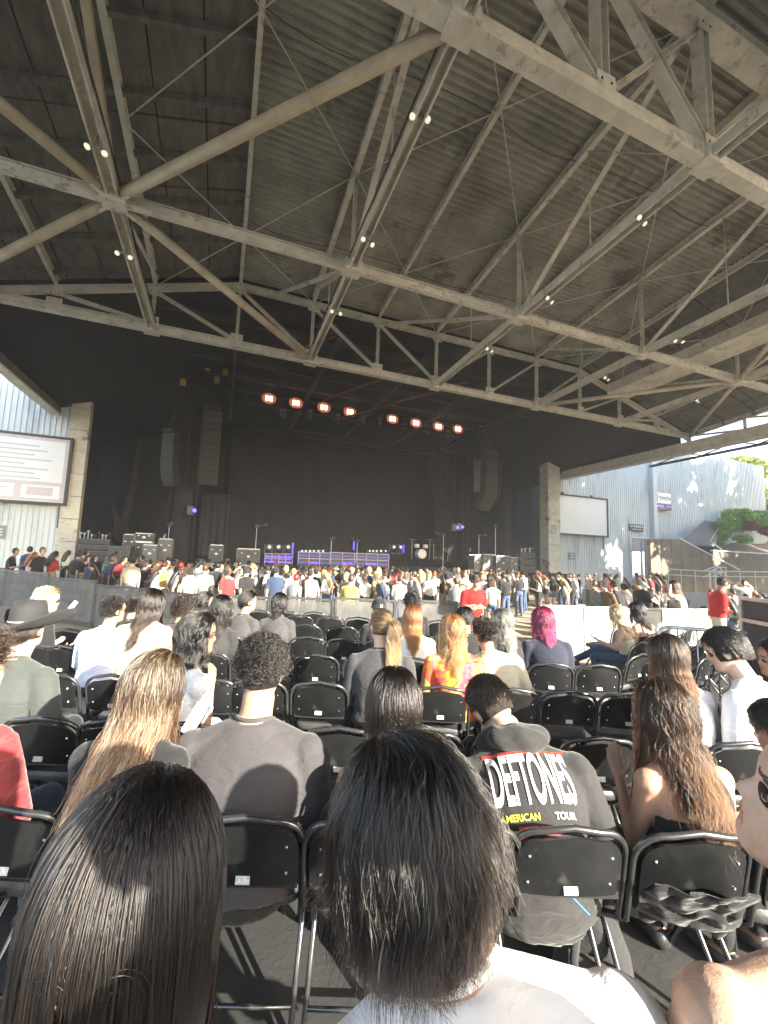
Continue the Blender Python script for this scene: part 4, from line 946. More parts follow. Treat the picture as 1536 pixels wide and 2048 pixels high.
# steel crowd barricade and road case at the right
M_galv = mat('galvanised_steel_tube', (.50, .51, .52), (.38, .39, .40), 12, .38, metal=.75)
p = atF(1316, 1240, 5.3); q = atF(1484, 1240, 5.0); d = q-p; L = math.hypot(d[0], d[1])+.15
root = empty('crowd_barricade', p, rz=math.atan2(d[1], d[0]), label='galvanised steel crowd barricade standing behind the right chairs', category='barricade')
mb = MB(); mb.tube([(0, 0, .02), (0, 0, .92), (.03, 0, .99), (.1, 0, 1.02), (L-.1, 0, 1.02), (L-.03, 0, .99), (L, 0, .92), (L, 0, .02)], .021, 8); mb.build('frame', M_galv, root, True)
mb = MB(); mb.tube([(0, 0, .2), (L, 0, .2)], .016, 8); mb.build('bottom_rail', M_galv, root, True)
for i in range(1, 10): mb = MB(); mb.tube([(L*i/10, 0, .2), (L*i/10, 0, 1.02)], .008, 6); mb.build('bar', M_galv, root, True)
for x in (.15, L-.15): mb = MB(); mb.box((x, 0, .02), (.05, .6, .02)); mb.build('foot', M_galv, root)
p = atF(1668, 1200, 4.3)
root = empty('road_case', p, rz=-YAW-.10, label='tall black touring case with aluminium edges at the right edge', category='road case'); W, H, Dp = .78, 1.42, .7
mb = MB(); mb.box((0, Dp/2, H/2+.1), (W, Dp, H-.2)); mb.build('panel', M_case, root)
for x in (-W/2, W/2):
    for y in (0, Dp): mb = MB(); mb.box((x, y, H/2), (.045, .045, H)); mb.build('edge_post', M_alu, root)
for z in (.12, H-.25, H): mb = MB(); mb.box((0, -.004, z), (W, .04, .04)); mb.build('edge_rail', M_alu, root); mb = MB(); mb.box((-W/2-.004, Dp/2, z), (.04, Dp, .04)); mb.build('edge_rail', M_alu, root)
mb = MB(); mb.box((-W*.16, -.03, H-.13), (.15, .03, .13)); mb.tube([(-W*.16-.03, -.05, H-.13), (-W*.16+.03, -.05, H-.13)], .03, 8); mb.build('latch', M_alu, root)
# ================================================================== PEOPLE
def nrm(v): v = np.asarray(v, float); return v/max(np.linalg.norm(v), 1e-9)
def skinmat(name, c):
    mt = mat(name, c, tuple(k*.86 for k in c), 30, .45, bump=.15, bscale=220, spec=.4)
    b = mt.node_tree.nodes['Principled BSDF']; b.inputs['Subsurface Weight'].default_value = .12; b.inputs['Subsurface Radius'].default_value = (.02, .008, .004); return mt
SK = {'light': skinmat('light_skin', (.55, .36, .26)), 'tan': skinmat('tan_skin', (.42, .25, .165)), 'brown': skinmat('brown_skin', (.27, .15, .095)), 'pale': skinmat('pale_skin', (.66, .46, .36))}
M_lip = mat('lip_red', (.38, .13, .11), None, 20, .4); M_brow = mat('dark_brow', (.075, .045, .032), None, 20, .7); M_lash = mat('dark_lash', (.09, .05, .038), None, 20, .6); M_eye = mat('eye_white', (.30, .27, .25), None, 20, .2); M_iris = mat('dark_iris', (.02, .012, .01), None, 20, .2)
_ft = {}
def cloth(name, c, c2=None, rough=.85, weave=True, fold=.5):
    if name in MATS: return MATS[name]
    mt = mat(name, c, c2 or tuple(k*.85 for k in c), 5, rough, spec=.2, sheen=.15)
    nt = mt.node_tree; b = nt.nodes['Principled BSDF']; co = _coords(nt, (1, 1, 1))
    bn = nt.nodes.new('ShaderNodeBump'); bn.inputs['Strength'].default_value = fold; bn.inputs['Distance'].default_value = .02
    co2 = _coords(nt, (1, 1, 2.4)); nt.links.new(_noise(nt, 9, 4, .55, co2, dist=1.2), bn.inputs['Height'])
    b2 = nt.nodes.new('ShaderNodeBump'); b2.inputs['Strength'].default_value = .25; b2.inputs['Distance'].default_value = .002
    nt.links.new(_noise(nt, 420, 2, .6, co), b2.inputs['Height']); nt.links.new(bn.outputs[0], b2.inputs['Normal']); nt.links.new(b2.outputs[0], b.inputs['Normal'])
    return mt
# ---- head -------------------------------------------------------------
_zf = np.array([-.118,-.112,-.10,-.085,-.072,-.060,-.048,-.036,-.02,0,.018,.045,.075,.1,.115,.122])
_yf = np.array([.035,.058,.073,.078,.073,.081,.080,.076,.077,.076,.087,.089,.076,.048,.022,.0])
_zb = np.array([-.118,-.10,-.08,-.05,-.02,.02,.05,.08,.1,.115,.122]); _yb = np.array([.02,.0,-.035,-.075,-.096,-.106,-.103,-.085,-.06,-.03,0])
_zw = np.array([-.118,-.11,-.095,-.07,-.04,-.01,.03,.06,.085,.105,.118,.122]); _hw = np.array([.012,.026,.044,.057,.064,.071,.077,.075,.064,.044,.018,.0])
def head_geo(mb, Tf, fine=False):
    nz, na = (46, 56) if fine else (26, 32)
    zs = -.118+.24*(.5-.5*np.cos(np.linspace(.06, math.pi-.04, nz))); V = []
    for z in zs:
        yf, yb, hw = np.interp(z, _zf, _yf), np.interp(z, _zb, _yb), np.interp(z, _zw, _hw)
        cy = (yf+yb)/2; ry = max((yf-yb)/2, .004)
        for k in range(na):
            a = 2*math.pi*k/na; c, s_ = math.cos(a), math.sin(a); e = .88 if s_ > 0 else 1.0
            x = hw*math.copysign(abs(c)**e, c); y = cy+ry*math.copysign(abs(s_)**e, s_)
            if s_ > 0:
                nose = max(0, np.interp(z, [-.045,-.036,-.03,-.01,.014,.02], [0,.018,.027,.015,.002,0])); wN = .0125 if z > -.02 else .0155
                y += nose*math.exp(-(x/wN)**2)
                y -= .012*math.exp(-((abs(x)-.031)/.015)**2-((z-.0)/.012)**2)
                y += .0045*math.exp(-(x/.02)**2)*(math.exp(-((z+.056)/.005)**2)+math.exp(-((z+.069)/.006)**2)*1.1)-.004*math.exp(-(x/.022)**2-((z+.0625)/.003)**2)
                y += .005*math.exp(-((abs(x)-.03)/.02)**2-((z-.02)/.008)**2)
            V.append((x, y, z))
    V = np.array(V); f = [(j*na+i, j*na+(i+1) % na, (j+1)*na+(i+1) % na, (j+1)*na+i) for j in range(nz-1) for i in range(na)]+[tuple(range(na-1, -1, -1)), tuple(range((nz-1)*na, nz*na))]
    mb.add(Tf(V), f)
    for s_ in (-1, 1):
        e = MB(); e.ball((0, 0, 0), (.009, .020, .032), 10, roty(.12*s_)@rotx(-.2)); mb.add(Tf(np.vstack(e.v)+[s_*.078, -.012, -.008]), e.f)
    
def evaluated(mb, voxel, smooth=4, keep=False):
    me = mb.mesh('tmp', []); o = bpy.data.objects.new('tmp', me); COL.objects.link(o)
    m_ = o.modifiers.new('r', 'REMESH'); m_.mode = 'VOXEL'; m_.voxel_size = voxel; m_.use_smooth_shade = True
    if smooth: s_ = o.modifiers.new('s', 'SMOOTH'); s_.iterations = smooth; s_.factor = .5
    dg = bpy.context.evaluated_depsgraph_get(); out = bpy.data.meshes.new_from_object(o.evaluated_get(dg))
    bpy.data.objects.remove(o); bpy.data.meshes.remove(me); return out
def vco(me): a = np.empty(len(me.vertices)*3, np.float32); me.vertices.foreach_get('co', a); return a.reshape(-1, 3).astype(float)
def vno(me): a = np.empty(len(me.vertices)*3, np.float32); me.vertices.foreach_get('normal', a); return a.reshape(-1, 3).astype(float)
def set_co(me, co): me.vertices.foreach_set('co', co.astype(np.float32).ravel()); me.update()
def fcen(me): a = np.empty(len(me.polygons)*3, np.float32); me.polygons.foreach_get('center', a); return a.reshape(-1, 3).astype(float)

def hand(mb, W, d, pn, curl=.5, side=1, spread=.12):
    """palm + five bent fingers. W wrist, d pointing direction, pn palm normal (towards what it holds)"""
    d = nrm(d); pn = nrm(pn-d*(pn@d)); lat = np.cross(d, pn)*side
    P = lambda a, b, c: W+d*a+lat*b+pn*c
    mb.tube([P(-.02, 0, 0), P(.03, 0, 0), P(.065, 0, .002), P(.088, 0, .004)], [(.024, .018), (.034, .016), (.040, .014), (.038, .011)], 12, side=lat)
    for b, L, a0, r in ((-.030, .058, .082, .0078), (-.010, .075, .088, .0086), (.011, .080, .089, .0088), (.031, .071, .084, .0086)):
        p = P(a0-.012, b, .004); ang = curl*.35; pts = [p]; dd = nrm(d+lat*(b*spread*18*.3))
        for k, l in enumerate((.45*L+.012, .30*L, .25*L)):
            v = dd*math.cos(ang)+pn*math.sin(ang); p = p+v*l; pts.append(p); ang += curl*(.9, .8, .5)[k]
        mb.tube(pts, [r*1.05, r, r*.95, r*.75], 8, side=lat)
    b = .030; t0 = P(.018, b, .008); t1 = P(.045, b+.026, .018+.012*curl); t2 = P(.070, b+.034-.01*curl, .024+.022*curl); t3 = P(.090, b+.034-.018*curl, .026+.032*curl)
    mb.tube([t0, t1, t2, t3], [.013, .0115, .0100, .0075], 8, side=pn)

class Pose: pass
def skeleton(seated=True, lean=.08, hunch=.25, hyaw=0, hpitch=0, hroll=0, arms='lap', sw=1.0, twist=0, side_lean=0, arm_pts=None, fat=1.0, legs='seat'):
    P = Pose(); P.sw = sw; P.fat = fat; P.seated = seated
    hip = np.array([0, 0, .52 if seated else .93]); s = hip.copy(); spine = [s.copy()]; ang = lean-hunch*.3
    for k in range(10):
        ang_k = ang+hunch*(k/9)**1.3*1.3
        s = s+np.array([math.sin(side_lean), math.sin(ang_k), math.cos(ang_k)*math.cos(side_lean)])*.0505; spine.append(s.copy())
    P.spine = np.array(spine); up = nrm(P.spine[-1]-P.spine[-3]); P.up = up
    lat = np.array([math.cos(twist), math.sin(twist), 0]); lat = nrm(lat-up*(lat@up)); P.lat = lat; P.fwd = np.cross(up, lat)
    P.neck0 = P.spine[-1]; nd = nrm(up+P.fwd*.28); P.neck1 = P.neck0+nd*.078
    RH = rotz(hyaw)@rotx(hpitch)@roty(hroll); P.RH = RH
    P.hc = P.neck1+RH@np.array([0, .035, .105]); P.Th = lambda V: V@RH.T+P.hc
    P.sh = {}; P.el = {}; P.wr = {}; P.hd = {}; P.pn = {}
    for s_ in (-1, 1):
        S = P.spine[8]+lat*s_*.172*sw+up*.012; P.sh[s_] = S
        D = lambda x, y, z: lat*s_*x+P.fwd*y+up*z
        if arms == 'lap': E = S+D(.045, .09, -.27); W = E+D(-.10, .21, -.03)+np.array([0, 0, -.02]); pn = np.array([0, 0, -1.])
        elif arms == 'down': E = S+D(.05, -.02, -.29); W = E+D(.0, .06, -.25); pn = -lat*s_
        elif arms == 'cross': E = S+D(.04, .07, -.27); W = E+D(-.24, .13, .05+.02*s_); pn = -P.fwd
        elif arms == 'head': E = S+D(.20, .12, .12); W = P.hc+D(.06, .02, .07) ; pn = -lat*s_
        elif arms == 'phone': E = S+D(.03, .12, -.26); W = E+D(-.06, .20, .12); pn = -P.fwd
        elif arms == 'hips': E = S+D(.17, -.08, -.23); W = E+D(-.14, .10, -.18); pn = -lat*s_
        if arm_pts and s_ in arm_pts:
            a = arm_pts[s_]; E = S+D(*a[0]); W = E+D(*a[1]); pn = D(*a[2]) if len(a) > 2 else pn
            E = S+nrm(E-S)*min(np.linalg.norm(E-S), .31); W = E+nrm(W-E)*min(np.linalg.norm(W-E), .27)
        P.el[s_], P.wr[s_], P.pn[s_] = E, W, pn; P.hd[s_] = nrm(W-E) if arms != 'head' else nrm(-lat*s_+P.fwd*.2)
    P.hipj = {s_: hip+np.array([s_*.088, 0.02, 0]) for s_ in (-1, 1)}
    if seated:
        P.kn = {s_: np.array([s_*.13, .43, .52]) for s_ in (-1, 1)}; P.an = {s_: np.array([s_*.13, .40, .09]) for s_ in (-1, 1)}
    else:
        P.kn = {s_: np.array([s_*.11, .03, .50]) for s_ in (-1, 1)}; P.an = {s_: np.array([s_*.12, -.02, .09]) for s_ in (-1, 1)}
    if legs == 'crossed':
        P.kn[1] = np.array([.10, .42, .60]); P.an[1] = np.array([-.10, .72, .42])
    return P
TA = np.array([.165,.160,.150,.146,.148,.156,.165,.170,.160,.112,.062]); TB = np.array([.115,.112,.105,.100,.102,.108,.112,.108,.095,.072,.055])
def torso(mb, P, infl=0, k0=0, k1=10, n=22):
    f = P.fat; c = P.spine+np.outer(np.ones(11), P.fwd)*.0
    mb.tube(c[k0:k1+1], [(TA[k]*P.sw*(.5+.5*f)+infl, TB[k]*f+infl) for k in range(k0, k1+1)], n, side=P.lat)
    if k1 >= 9:
        for s_ in (-1, 1):   # trapezius and shoulder cap
            mb.tube([P.neck0-P.up*.015+P.lat*s_*.02, P.neck0-P.up*.035+P.lat*s_*.075*P.sw, P.sh[s_]-P.lat*s_*.01+P.up*.0], [(.050+infl, .045+infl), (.044+infl, .040+infl), (.052+infl, .052+infl)], 12)
            mb.ball(P.sh[s_], (.058+infl,)*3, 12)
def limb(mb, a, b, r0, r1, n=12, bulge=.0):
    m_ = (a*.62+b*.38); mb.tube([a, a*.85+b*.15, m_, b*.8+a*.2, b], [r0*.95, r0, (r0+r1)/2*(1+bulge), r1*1.02, r1], n)
def person(lb, px, py, d, face=0, skin='light', shirt=None, sleeve=.45, pants=None, hair=None, seated=True, scale=None, off=None, voxel=.010, zfloor=None, fine=False, extra=None, hide_low=False, group=None, neck_cut=10, straps=None, shirt_low=0, body_off=(0, 0), fold=.005, **pk):
    """px,py = photo pixel of the head top, d = distance ahead. face = heading relative to the camera heading (+ = turned left)."""
    P = skeleton(seated=seated, **pk)
    ht = P.Th(np.array([[0, -.005, .128+(hair or {}).get('vol', .012)*1.3+(.02 if (hair or {}).get('short') else 0)]]))[0]
    q = atD(px, py, d); zf = floor_z(q[0], q[1]) if zfloor is None else zfloor
    sc_ = scale or float(np.clip((q[2]-zf)/ht[2], .84, 1.18))
    rz = -YAW+face; Rz = rotz(rz)
    base = q-Rz@(ht*sc_); base[2] = zf if scale is None else q[2]-ht[2]*sc_
    sk = SK[skin]
    # --- body ---
    mb = MB(); torso(mb, P, -.006 if shirt else 0)
    mb.tube([P.neck0-P.up*.02, (P.neck0+P.neck1)/2, P.neck1+P.RH@np.array([0, .01, .03])], [(.066*P.sw, .062*P.fat), (.054*P.sw**.6, .056*P.sw**.5), (.056*P.sw**.5, .062)], 14, side=P.lat)
    head_geo(mb, P.Th, fine)
    for s_ in (-1, 1):
        limb(mb, P.sh[s_], P.el[s_], .050*P.sw, .038, bulge=.02); limb(mb, P.el[s_], P.wr[s_], .040, .026, bulge=.12); mb.ball(P.el[s_], .039, 10)
        hand(mb, P.wr[s_], P.hd[s_], P.pn[s_], curl=.55, side=-s_)
        if not hide_low:
            limb(mb, P.hipj[s_], P.kn[s_], .080, .055); limb(mb, P.kn[s_], P.an[s_], .054, .036, bulge=.15); mb.ball(P.kn[s_], .054, 10)
            A = P.an[s_]; mb.tube([A+[0, -.04, -.03], A+[0, .05, -.05], A+[0, .15, -.065], A+[0, .19, -.07]], [(.032, .035), (.042, .036), (.045, .022), (.03, .014)], 10, side=(1, 0, 0))
    me = evaluated(mb, voxel if not fine else .006, 3); me.name = 'person'
    for m_ in (sk, M_lip, M_brow): me.materials.append(m_)
    c = (fcen(me)-P.hc)@P.RH; mi = np.zeros(len(c), np.int32)
    lip = (np.abs(c[:, 0]) < .022-.3*np.abs(c[:, 2]+.0625)) & (np.abs(c[:, 2]+.0625) < .0105) & (c[:, 1] > .07); brow = (np.abs(np.abs(c[:, 0])-.032) < .017) & (np.abs(c[:, 2]-.024+.1*np.abs(np.abs(c[:, 0])-.03)) < .0045) & (c[:, 1] > .06)
    mi[lip] = 1; mi[brow] = 2; me.polygons.foreach_set('material_index', mi)
    root = link('person', me, None, base, rz, label=lb, category='person'); root.scale = (sc_,)*3
    if group: root['group'] = group
    # eyes
    if fine or d < 9:
        for s_ in (-1, 1):
            e = MB(); e.ball(P.Th(np.array([[s_*.031, .0590 if fine else .0605, .0]]))[0], .0115, 12); o = e.build('eye', M_eye, root, True)
            e = MB(); e.ball(P.Th(np.array([[s_*.031, .0664 if fine else .0685, -.001]]))[0], .0054, 8); e.build('iris', M_iris, o, True)
            if fine:
                for zz, r_, rr in ((1, .0050, .0011), (-1, -.0054, .0013)):
                    e = MB(); e.tube([P.Th(np.array([[s_*.031+x, .0735-6.5*x*x*(1.2), r_*(1-(x/.0175)**2)]]))[0] for x in np.linspace(-.0165, .0165, 9)], rr, 6); e.build('eyelid', sk if zz < 0 else M_lash, o, True)
    # --- clothing ---
    if shirt is not None:
        mb = MB(); torso(mb, P, .011, 0, 10 if neck_cut == 10 else neck_cut)
        if neck_cut == 10:
            mb2 = None
        for s_ in (-1, 1):
            if sleeve > 0:
                t = min(sleeve, .5)/.5; E = P.sh[s_]+(P.el[s_]-P.sh[s_])*t
                mb.tube([P.sh[s_], P.sh[s_]*.6+E*.4, E], [.064*P.sw, .062*P.sw, (.058 if sleeve < .5 else .050)*P.sw], 14)
                if sleeve > .5:
                    W = P.el[s_]+(P.wr[s_]-P.el[s_])*min(1, (sleeve-.5)/.5*1.02); mb.ball(P.el[s_], .050*P.sw, 10); mb.tube([P.el[s_], P.el[s_]*.5+W*.5, W], [.049, .045, .036], 12)
        hems = []
        if 0 < sleeve < .5:
            for s_ in (-1, 1):
                E = P.sh[s_]+(P.el[s_]-P.sh[s_])*sleeve/.5; dd = nrm(P.el[s_]-P.sh[s_]); a1 = nrm(np.cross(dd, P.fwd)); a2 = np.cross(dd, a1); mh = MB()
                mh.tube([E-dd*.004+(a1*math.cos(q)+a2*math.sin(q))*.0625*P.sw for q in np.linspace(0, 2*math.pi, 25)], .0045, 6, cap=False); mh.tube([E-dd*.024+(a1*math.cos(q)+a2*math.sin(q))*.0632*P.sw for q in np.linspace(0, 2*math.pi, 25)], .0018, 4, cap=False); hems.append(mh)
        sm_ = evaluated(mb, max(voxel*.8, .008), 3)
        co = vco(sm_); no = vno(sm_); sd_ = hash(lb) % 97
        # cloth folds: real displacement, stronger at waist and sleeves
        w1 = np.sin(co[:, 2]*58+np.sin(co[:, 0]*14+sd_)*2.1+np.sin(co[:, 1]*17)*1.3)*np.clip(.6+.8*np.sin(co[:, 0]*9+co[:, 2]*7+sd_), 0, 1)
        w2 = np.sin(co[:, 0]*34+co[:, 2]*31+sd_)*np.sin(co[:, 1]*27-co[:, 2]*12)
        low = np.clip((P.spine[8][2]-.02-co[:, 2])/.30, .0, 1)
        co = co+no*(w1*fold*low+w2*fold*.6*(.25+.75*low))[:, None]; set_co(sm_, co)
        sm_.materials.clear(); sm_.materials.append(shirt); sm_.polygons.foreach_set('use_smooth', [True]*len(sm_.polygons)); sm_.name = 'shirt'
        root_sh = link('shirt', sm_, root)
        for mh in hems: mh.build('sleeve_hem', shirt, root_sh, True)
        if neck_cut == 10:
            mb = MB(); t = np.linspace(0, 2*math.pi, 25); c0 = P.neck0+P.up*.012
            mb.tube([c0+P.lat*.070*math.cos(a)+P.fwd*(.066*math.sin(a)+.004)+P.up*(.010*math.cos(a*2)-.012*math.sin(a)) for a in t], .0085, 6, cap=False); mb.build('collar', shirt, root_sh, True)
    if straps is not None:
        mb = MB(); torso(mb, P, .004, 0, 6); sm_ = evaluated(mb, .010, 2); sm_.materials.append(straps); sm_.name = 'top'; tp = link('top', sm_, root)
        for s_ in (-1, 1):
            pts = [P.spine[6]+P.lat*s_*.10-P.fwd*.118, P.spine[7]+P.lat*s_*.098-P.fwd*.121, P.spine[8]+P.lat*s_*.092-P.fwd*.110, P.spine[9]+P.lat*s_*.088-P.fwd*.075+P.up*.0, P.spine[9]+P.lat*s_*.09+P.up*.035, P.spine[9]+P.lat*s_*.09+P.fwd*.06, P.spine[7]+P.lat*s_*.09+P.fwd*.112]
            mb = MB(); mb.tube(pts, [(.009, .004)]*7, 6, side=P.lat); mb.build('strap', straps, tp, True)
    if pants is not None and not hide_low:
        mb = MB(); mb.tube([P.spine[0]-[0, 0, .06], P.spine[0], P.spine[2]], [(.165, .12), (.18, .13), (.165, .12)], 18, side=P.lat)
        for s_ in (-1, 1): limb(mb, P.hipj[s_], P.kn[s_], .098, .072); mb.ball(P.kn[s_], .068, 10); limb(mb, P.kn[s_], P.an[s_], .068, .052)
        sm_ = evaluated(mb, .014, 3); sm_.materials.append(pants); sm_.name = 'trousers'; link('trousers', sm_, root)
        for s_ in (-1, 1):
            A = P.an[s_]; mb = MB(); mb.tube([A+[0, -.055, -.045], A+[0, .05, -.055], A+[0, .16, -.065], A+[0, .21, -.07]], [(.038, .042), (.046, .038), (.048, .028), (.03, .018)], 10, side=(1, 0, 0)); mb.build('shoe', M_case, root, True)
    P.root = root; P.sc = sc_
    if hair: make_hair(P, root, **hair)
    if extra: extra(P, root)
    return P
# ---- hair --------------------------------------------------------------
def hairmat(name, c, tip=None, rnd=.35, rough=.32, streak=None, smix=.3, t0=.35, t1=.95):
    if name in MATS: return MATS[name]
    mt = bpy.data.materials.new(name); mt.use_nodes = True; nt = mt.node_tree; nt.nodes.remove(nt.nodes['Principled BSDF'])
    h = nt.nodes.new('ShaderNodeBsdfHairPrincipled'); h.parametrization = 'COLOR'
    try: h.model = 'CHIANG'
    except Exception: pass
    hi = nt.nodes.new('ShaderNodeHairInfo')
    mr = nt.nodes.new('ShaderNodeMapRange'); mr.inputs[1].default_value = t0; mr.inputs[2].default_value = t1; nt.links.new(hi.outputs['Intercept'], mr.inputs[0])
    col = _mix(nt, c, tip or c, mr.outputs[0])
    if streak is not None:
        g = nt.nodes.new('ShaderNodeMath'); g.operation = 'LESS_THAN'; g.inputs[1].default_value = smix; nt.links.new(hi.outputs['Random'], g.inputs[0])
        col = _mix(nt, col, streak, g.outputs[0])
    hs = nt.nodes.new('ShaderNodeHueSaturation'); m2 = nt.nodes.new('ShaderNodeMapRange'); m2.inputs[3].default_value = 1-rnd; m2.inputs[4].default_value = 1+rnd
    w_ = nt.nodes.new('ShaderNodeMath'); w_.operation = 'MULTIPLY'; w_.inputs[1].default_value = 7.31; fr = nt.nodes.new('ShaderNodeMath'); fr.operation = 'FRACT'
    nt.links.new(hi.outputs['Random'], w_.inputs[0]); nt.links.new(w_.outputs[0], fr.inputs[0]); nt.links.new(fr.outputs[0], m2.inputs[0]); nt.links.new(m2.outputs[0], hs.inputs['Value']); nt.links.new(col, hs.inputs['Color'])
    nt.links.new(hs.outputs[0], h.inputs['Color']); h.inputs['Roughness'].default_value = rough; h.inputs['Radial Roughness'].default_value = .35
    nt.links.new(h.outputs[0], nt.nodes['Material Output'].inputs[0]); MATS[name] = mt; return mt
_capm = {}
def capmat(name, c):
    return mat(name+'_base', tuple(k*.7 for k in c), tuple(k*.45 for k in c), 40, .5, stretch=(8, 8, .6), lo=.3, hi=.7, spec=.4, bump=.8, bscale=60)
def make_hair(P, root, L=.45, n=2500, m_=None, base=(.03, .02, .015), rad=.0011, wave=.0, curl=0., part=0.0, vol=.012, clump=.36, K=26, frizz=.004, tie=None, short=False, front=.32, fall=None, ncl=170, capz=None, jitter=.12, seed=1, side=None, lowcut=None, maxz=None, bangs=0, cap_grow=.0, flare=0, shag=False, maxx=9, swept=False):
    g = np.random.default_rng(seed+int(L*100)); c0 = np.array([0, -.012, .012]); Rr = np.array([.0785, .1, .1145])
    # scalp roots in head space
    d = g.normal(size=(n*6, 3)); d /= np.linalg.norm(d, axis=1, keepdims=True)
    zc = -.35 if lowcut is None else lowcut
    faceok = (d[:, 1] < (.62 if swept else 9)) & ~((d[:, 1] > front) & (d[:, 2] < .50+.25*np.clip((d[:, 1]-front), 0, 1)-.0*np.abs(d[:, 0]))) & (d[:, 2] > zc) & ~((np.abs(d[:, 0]) > .80) & (d[:, 2] < .05) & (d[:, 1] > -.25)) & (d[:, 0] < maxx)
    d = d[faceok][:n]; n = len(d)
    roots = d*Rr*1.0+c0
    lay = g.random(n)  # layer 0 inner 1 outer
    if not short: roots = d*(Rr*1.035+.001+vol*lay[:, None]*.8)+c0
    sgn = np.tanh((d[:, 0]-part)*5)
    if short:
        dirs = d*.6+np.array([0, -.15, .1])+g.normal(size=(n, 3))*.35; dirs /= np.linalg.norm(dirs, axis=1, keepdims=True)
    else:
        wf = np.clip((d[:, 1]+.15)/.7, 0, 1)*(0 if swept else 1); out = np.stack([wf*sgn*(.55+np.abs(d[:, 0]))+(1-wf)*d[:, 0]*.8, wf*(d[:, 1]*.4-.25)-(1-wf)*1.0, np.zeros(n)], 1); dirs = out-d*(np.sum(out*d, 1, keepdims=True))*.9; dirs += d*.05; dirs[:, 2] = np.minimum(dirs[:, 2], .12); dirs /= np.linalg.norm(dirs, axis=1, keepdims=True)
    RH = P.RH; X = roots@RH.T+P.hc; D = dirs@RH.T; G = np.array([0, 0, -1.])
    Ls = L*(1-jitter*g.random(n)) if not short else L*(.6+.7*g.random(n))
    Ls = Ls*(np.clip(.42+.58*(d[:, 2]+.4)/1.4, .3, 1) if shag else 1); fl_w = (.3+g.random((n, 1))); cid = (d[:, 0]*5).astype(int)*17+(d[:, 1]*5).astype(int)*7+(d[:, 2]*5).astype(int); fl_r = g.normal(size=(400, 3))[cid % 400]; fl_r[:, 2] *= .4; step = (Ls/K)[:, None]; pts = [X.copy()]
    capR = Rr+.004+vol*(.25+lay[:, None]*.95)
    tor_c = P.spine[6]; A = np.stack([P.lat, P.fwd, P.up], 1)
    tie_w = (tie@RH.T+P.hc) if tie is not None else None; tied = np.zeros(n, bool)
    for k in range(K):
        if tie is not None:
            v = tie_w-X; dist = np.linalg.norm(v, axis=1, keepdims=True); tied |= (dist[:, 0] < .022+step[:, 0]*.6)
            gd = np.where(tied[:, None], G, v/np.maximum(dist, 1e-6)); gw = np.where(tied[:, None], .35, .55)
            D = D*(1-gw)+gd*gw
        elif short:
            D = D*.85+G*.08+g.normal(size=D.shape)*curl*.5
        else:
            sl = k*step; reach = .12 if swept else .075
            gq = np.where(d[:, 1:2] > (-.3 if swept else .0), np.clip(sl/reach, .06, 1)**2*.38, .38)
            gq = gq*min(1., float(L/K)/.016); D = D*(1-gq)+G*gq
            qn = (X-P.hc)@RH-c0; rn = np.linalg.norm(qn/capR, axis=1, keepdims=True); nw = (qn/capR**2); nw /= np.linalg.norm(nw, axis=1, keepdims=True); nw = nw@RH.T
            outw = np.sum(D*nw, 1, keepdims=True); D = D-nw*np.where((rn < 1.35) & (sl < .16) & (outw > 0), outw, 0)
            if fall is not None: D = D+np.asarray(fall)*.05
        D /= np.linalg.norm(D, axis=1, keepdims=True)
        if flare and k > 3:
            ax = X-P.hc; ax[:, 2] = 0; ax /= np.maximum(np.linalg.norm(ax, axis=1, keepdims=True), 1e-6); D = D+ax*flare*fl_w+fl_r*flare*.6; D /= np.linalg.norm(D, axis=1, keepdims=True)
        X = X+D*step
        # keep outside head
        q = (X-P.hc)@RH-c0; rr = np.linalg.norm(q/capR, axis=1, keepdims=True); q2 = np.where(rr < 1, q/np.maximum(rr, 1e-6), q); X2 = (q2+c0)@RH.T+P.hc
        if not short:
            # neck / shoulders / back: push outwards, mostly rearwards
            for cc, rx, ry, rz_ in ((P.spine[6], .205*P.sw+.012, .125*P.fat+.016, .30), (P.neck0+P.up*.03, .075, .075, .10), (P.spine[3], .19*P.sw, .125*P.fat+.012, .3)):
                t = (X2-cc)@A; e = np.array([rx, ry, rz_])+lay[:, None]*.012; rr = np.linalg.norm(t/e, axis=1); ins = rr < 1
                t2 = t.copy(); bk = t[:, 1] < .03
                yb = -e[:, 1]*np.sqrt(np.clip(1-(t[:, 0]/e[:, 0])**2-(t[:, 2]/e[:, 2])**2, 0, 1)); yf = -yb
                t2[:, 1] = np.where(ins & bk, np.maximum(np.minimum(t[:, 1], yb), t[:, 1]-.55*step[:, 0]), t2[:, 1]); t2[:, 1] = np.where(ins & ~bk, np.minimum(np.maximum(t[:, 1], yf), t[:, 1]+.55*step[:, 0]), t2[:, 1])
                X2 = t2@A.T+cc
        X = X2; pts.append(X.copy())
    S = np.stack(pts, 1)           # n,K+1,3
    if not short:
        for _ in range(4 if L < .6 else 8): S[:, 2:-1] = S[:, 2:-1]*.5+(S[:, 1:-2]+S[:, 3:])*.25
    # clumping towards guide strands
    if clump > 0 and not (short and curl > .3):
        gi = g.choice(n, min(ncl, n), replace=False); key = S[:, K//2 if not short else 0]; dm = ((key[:, None]-key[gi][None])**2).sum(2); own = gi[dm.argmin(1)]
        t = (np.linspace(0, 1, K+1)**1.2)[None, :, None]*clump*(.55+.45*g.random((n, 1, 1))); S = S*(1-t)+S[own]*t
    t = np.linspace(0, 1, K+1)[None, :, None]
    ph = g.random((n, 1, 1))*.8
    if not short and clump > 0: ph = ph+(own % 13)[:, None, None]
    if wave: S = S+np.concatenate([np.sin(t*L*38+ph*2)*wave, np.cos(t*L*33+ph*3)*wave*.6, 0*t+0*ph], 2)*np.clip(t*2.5, 0, 1)
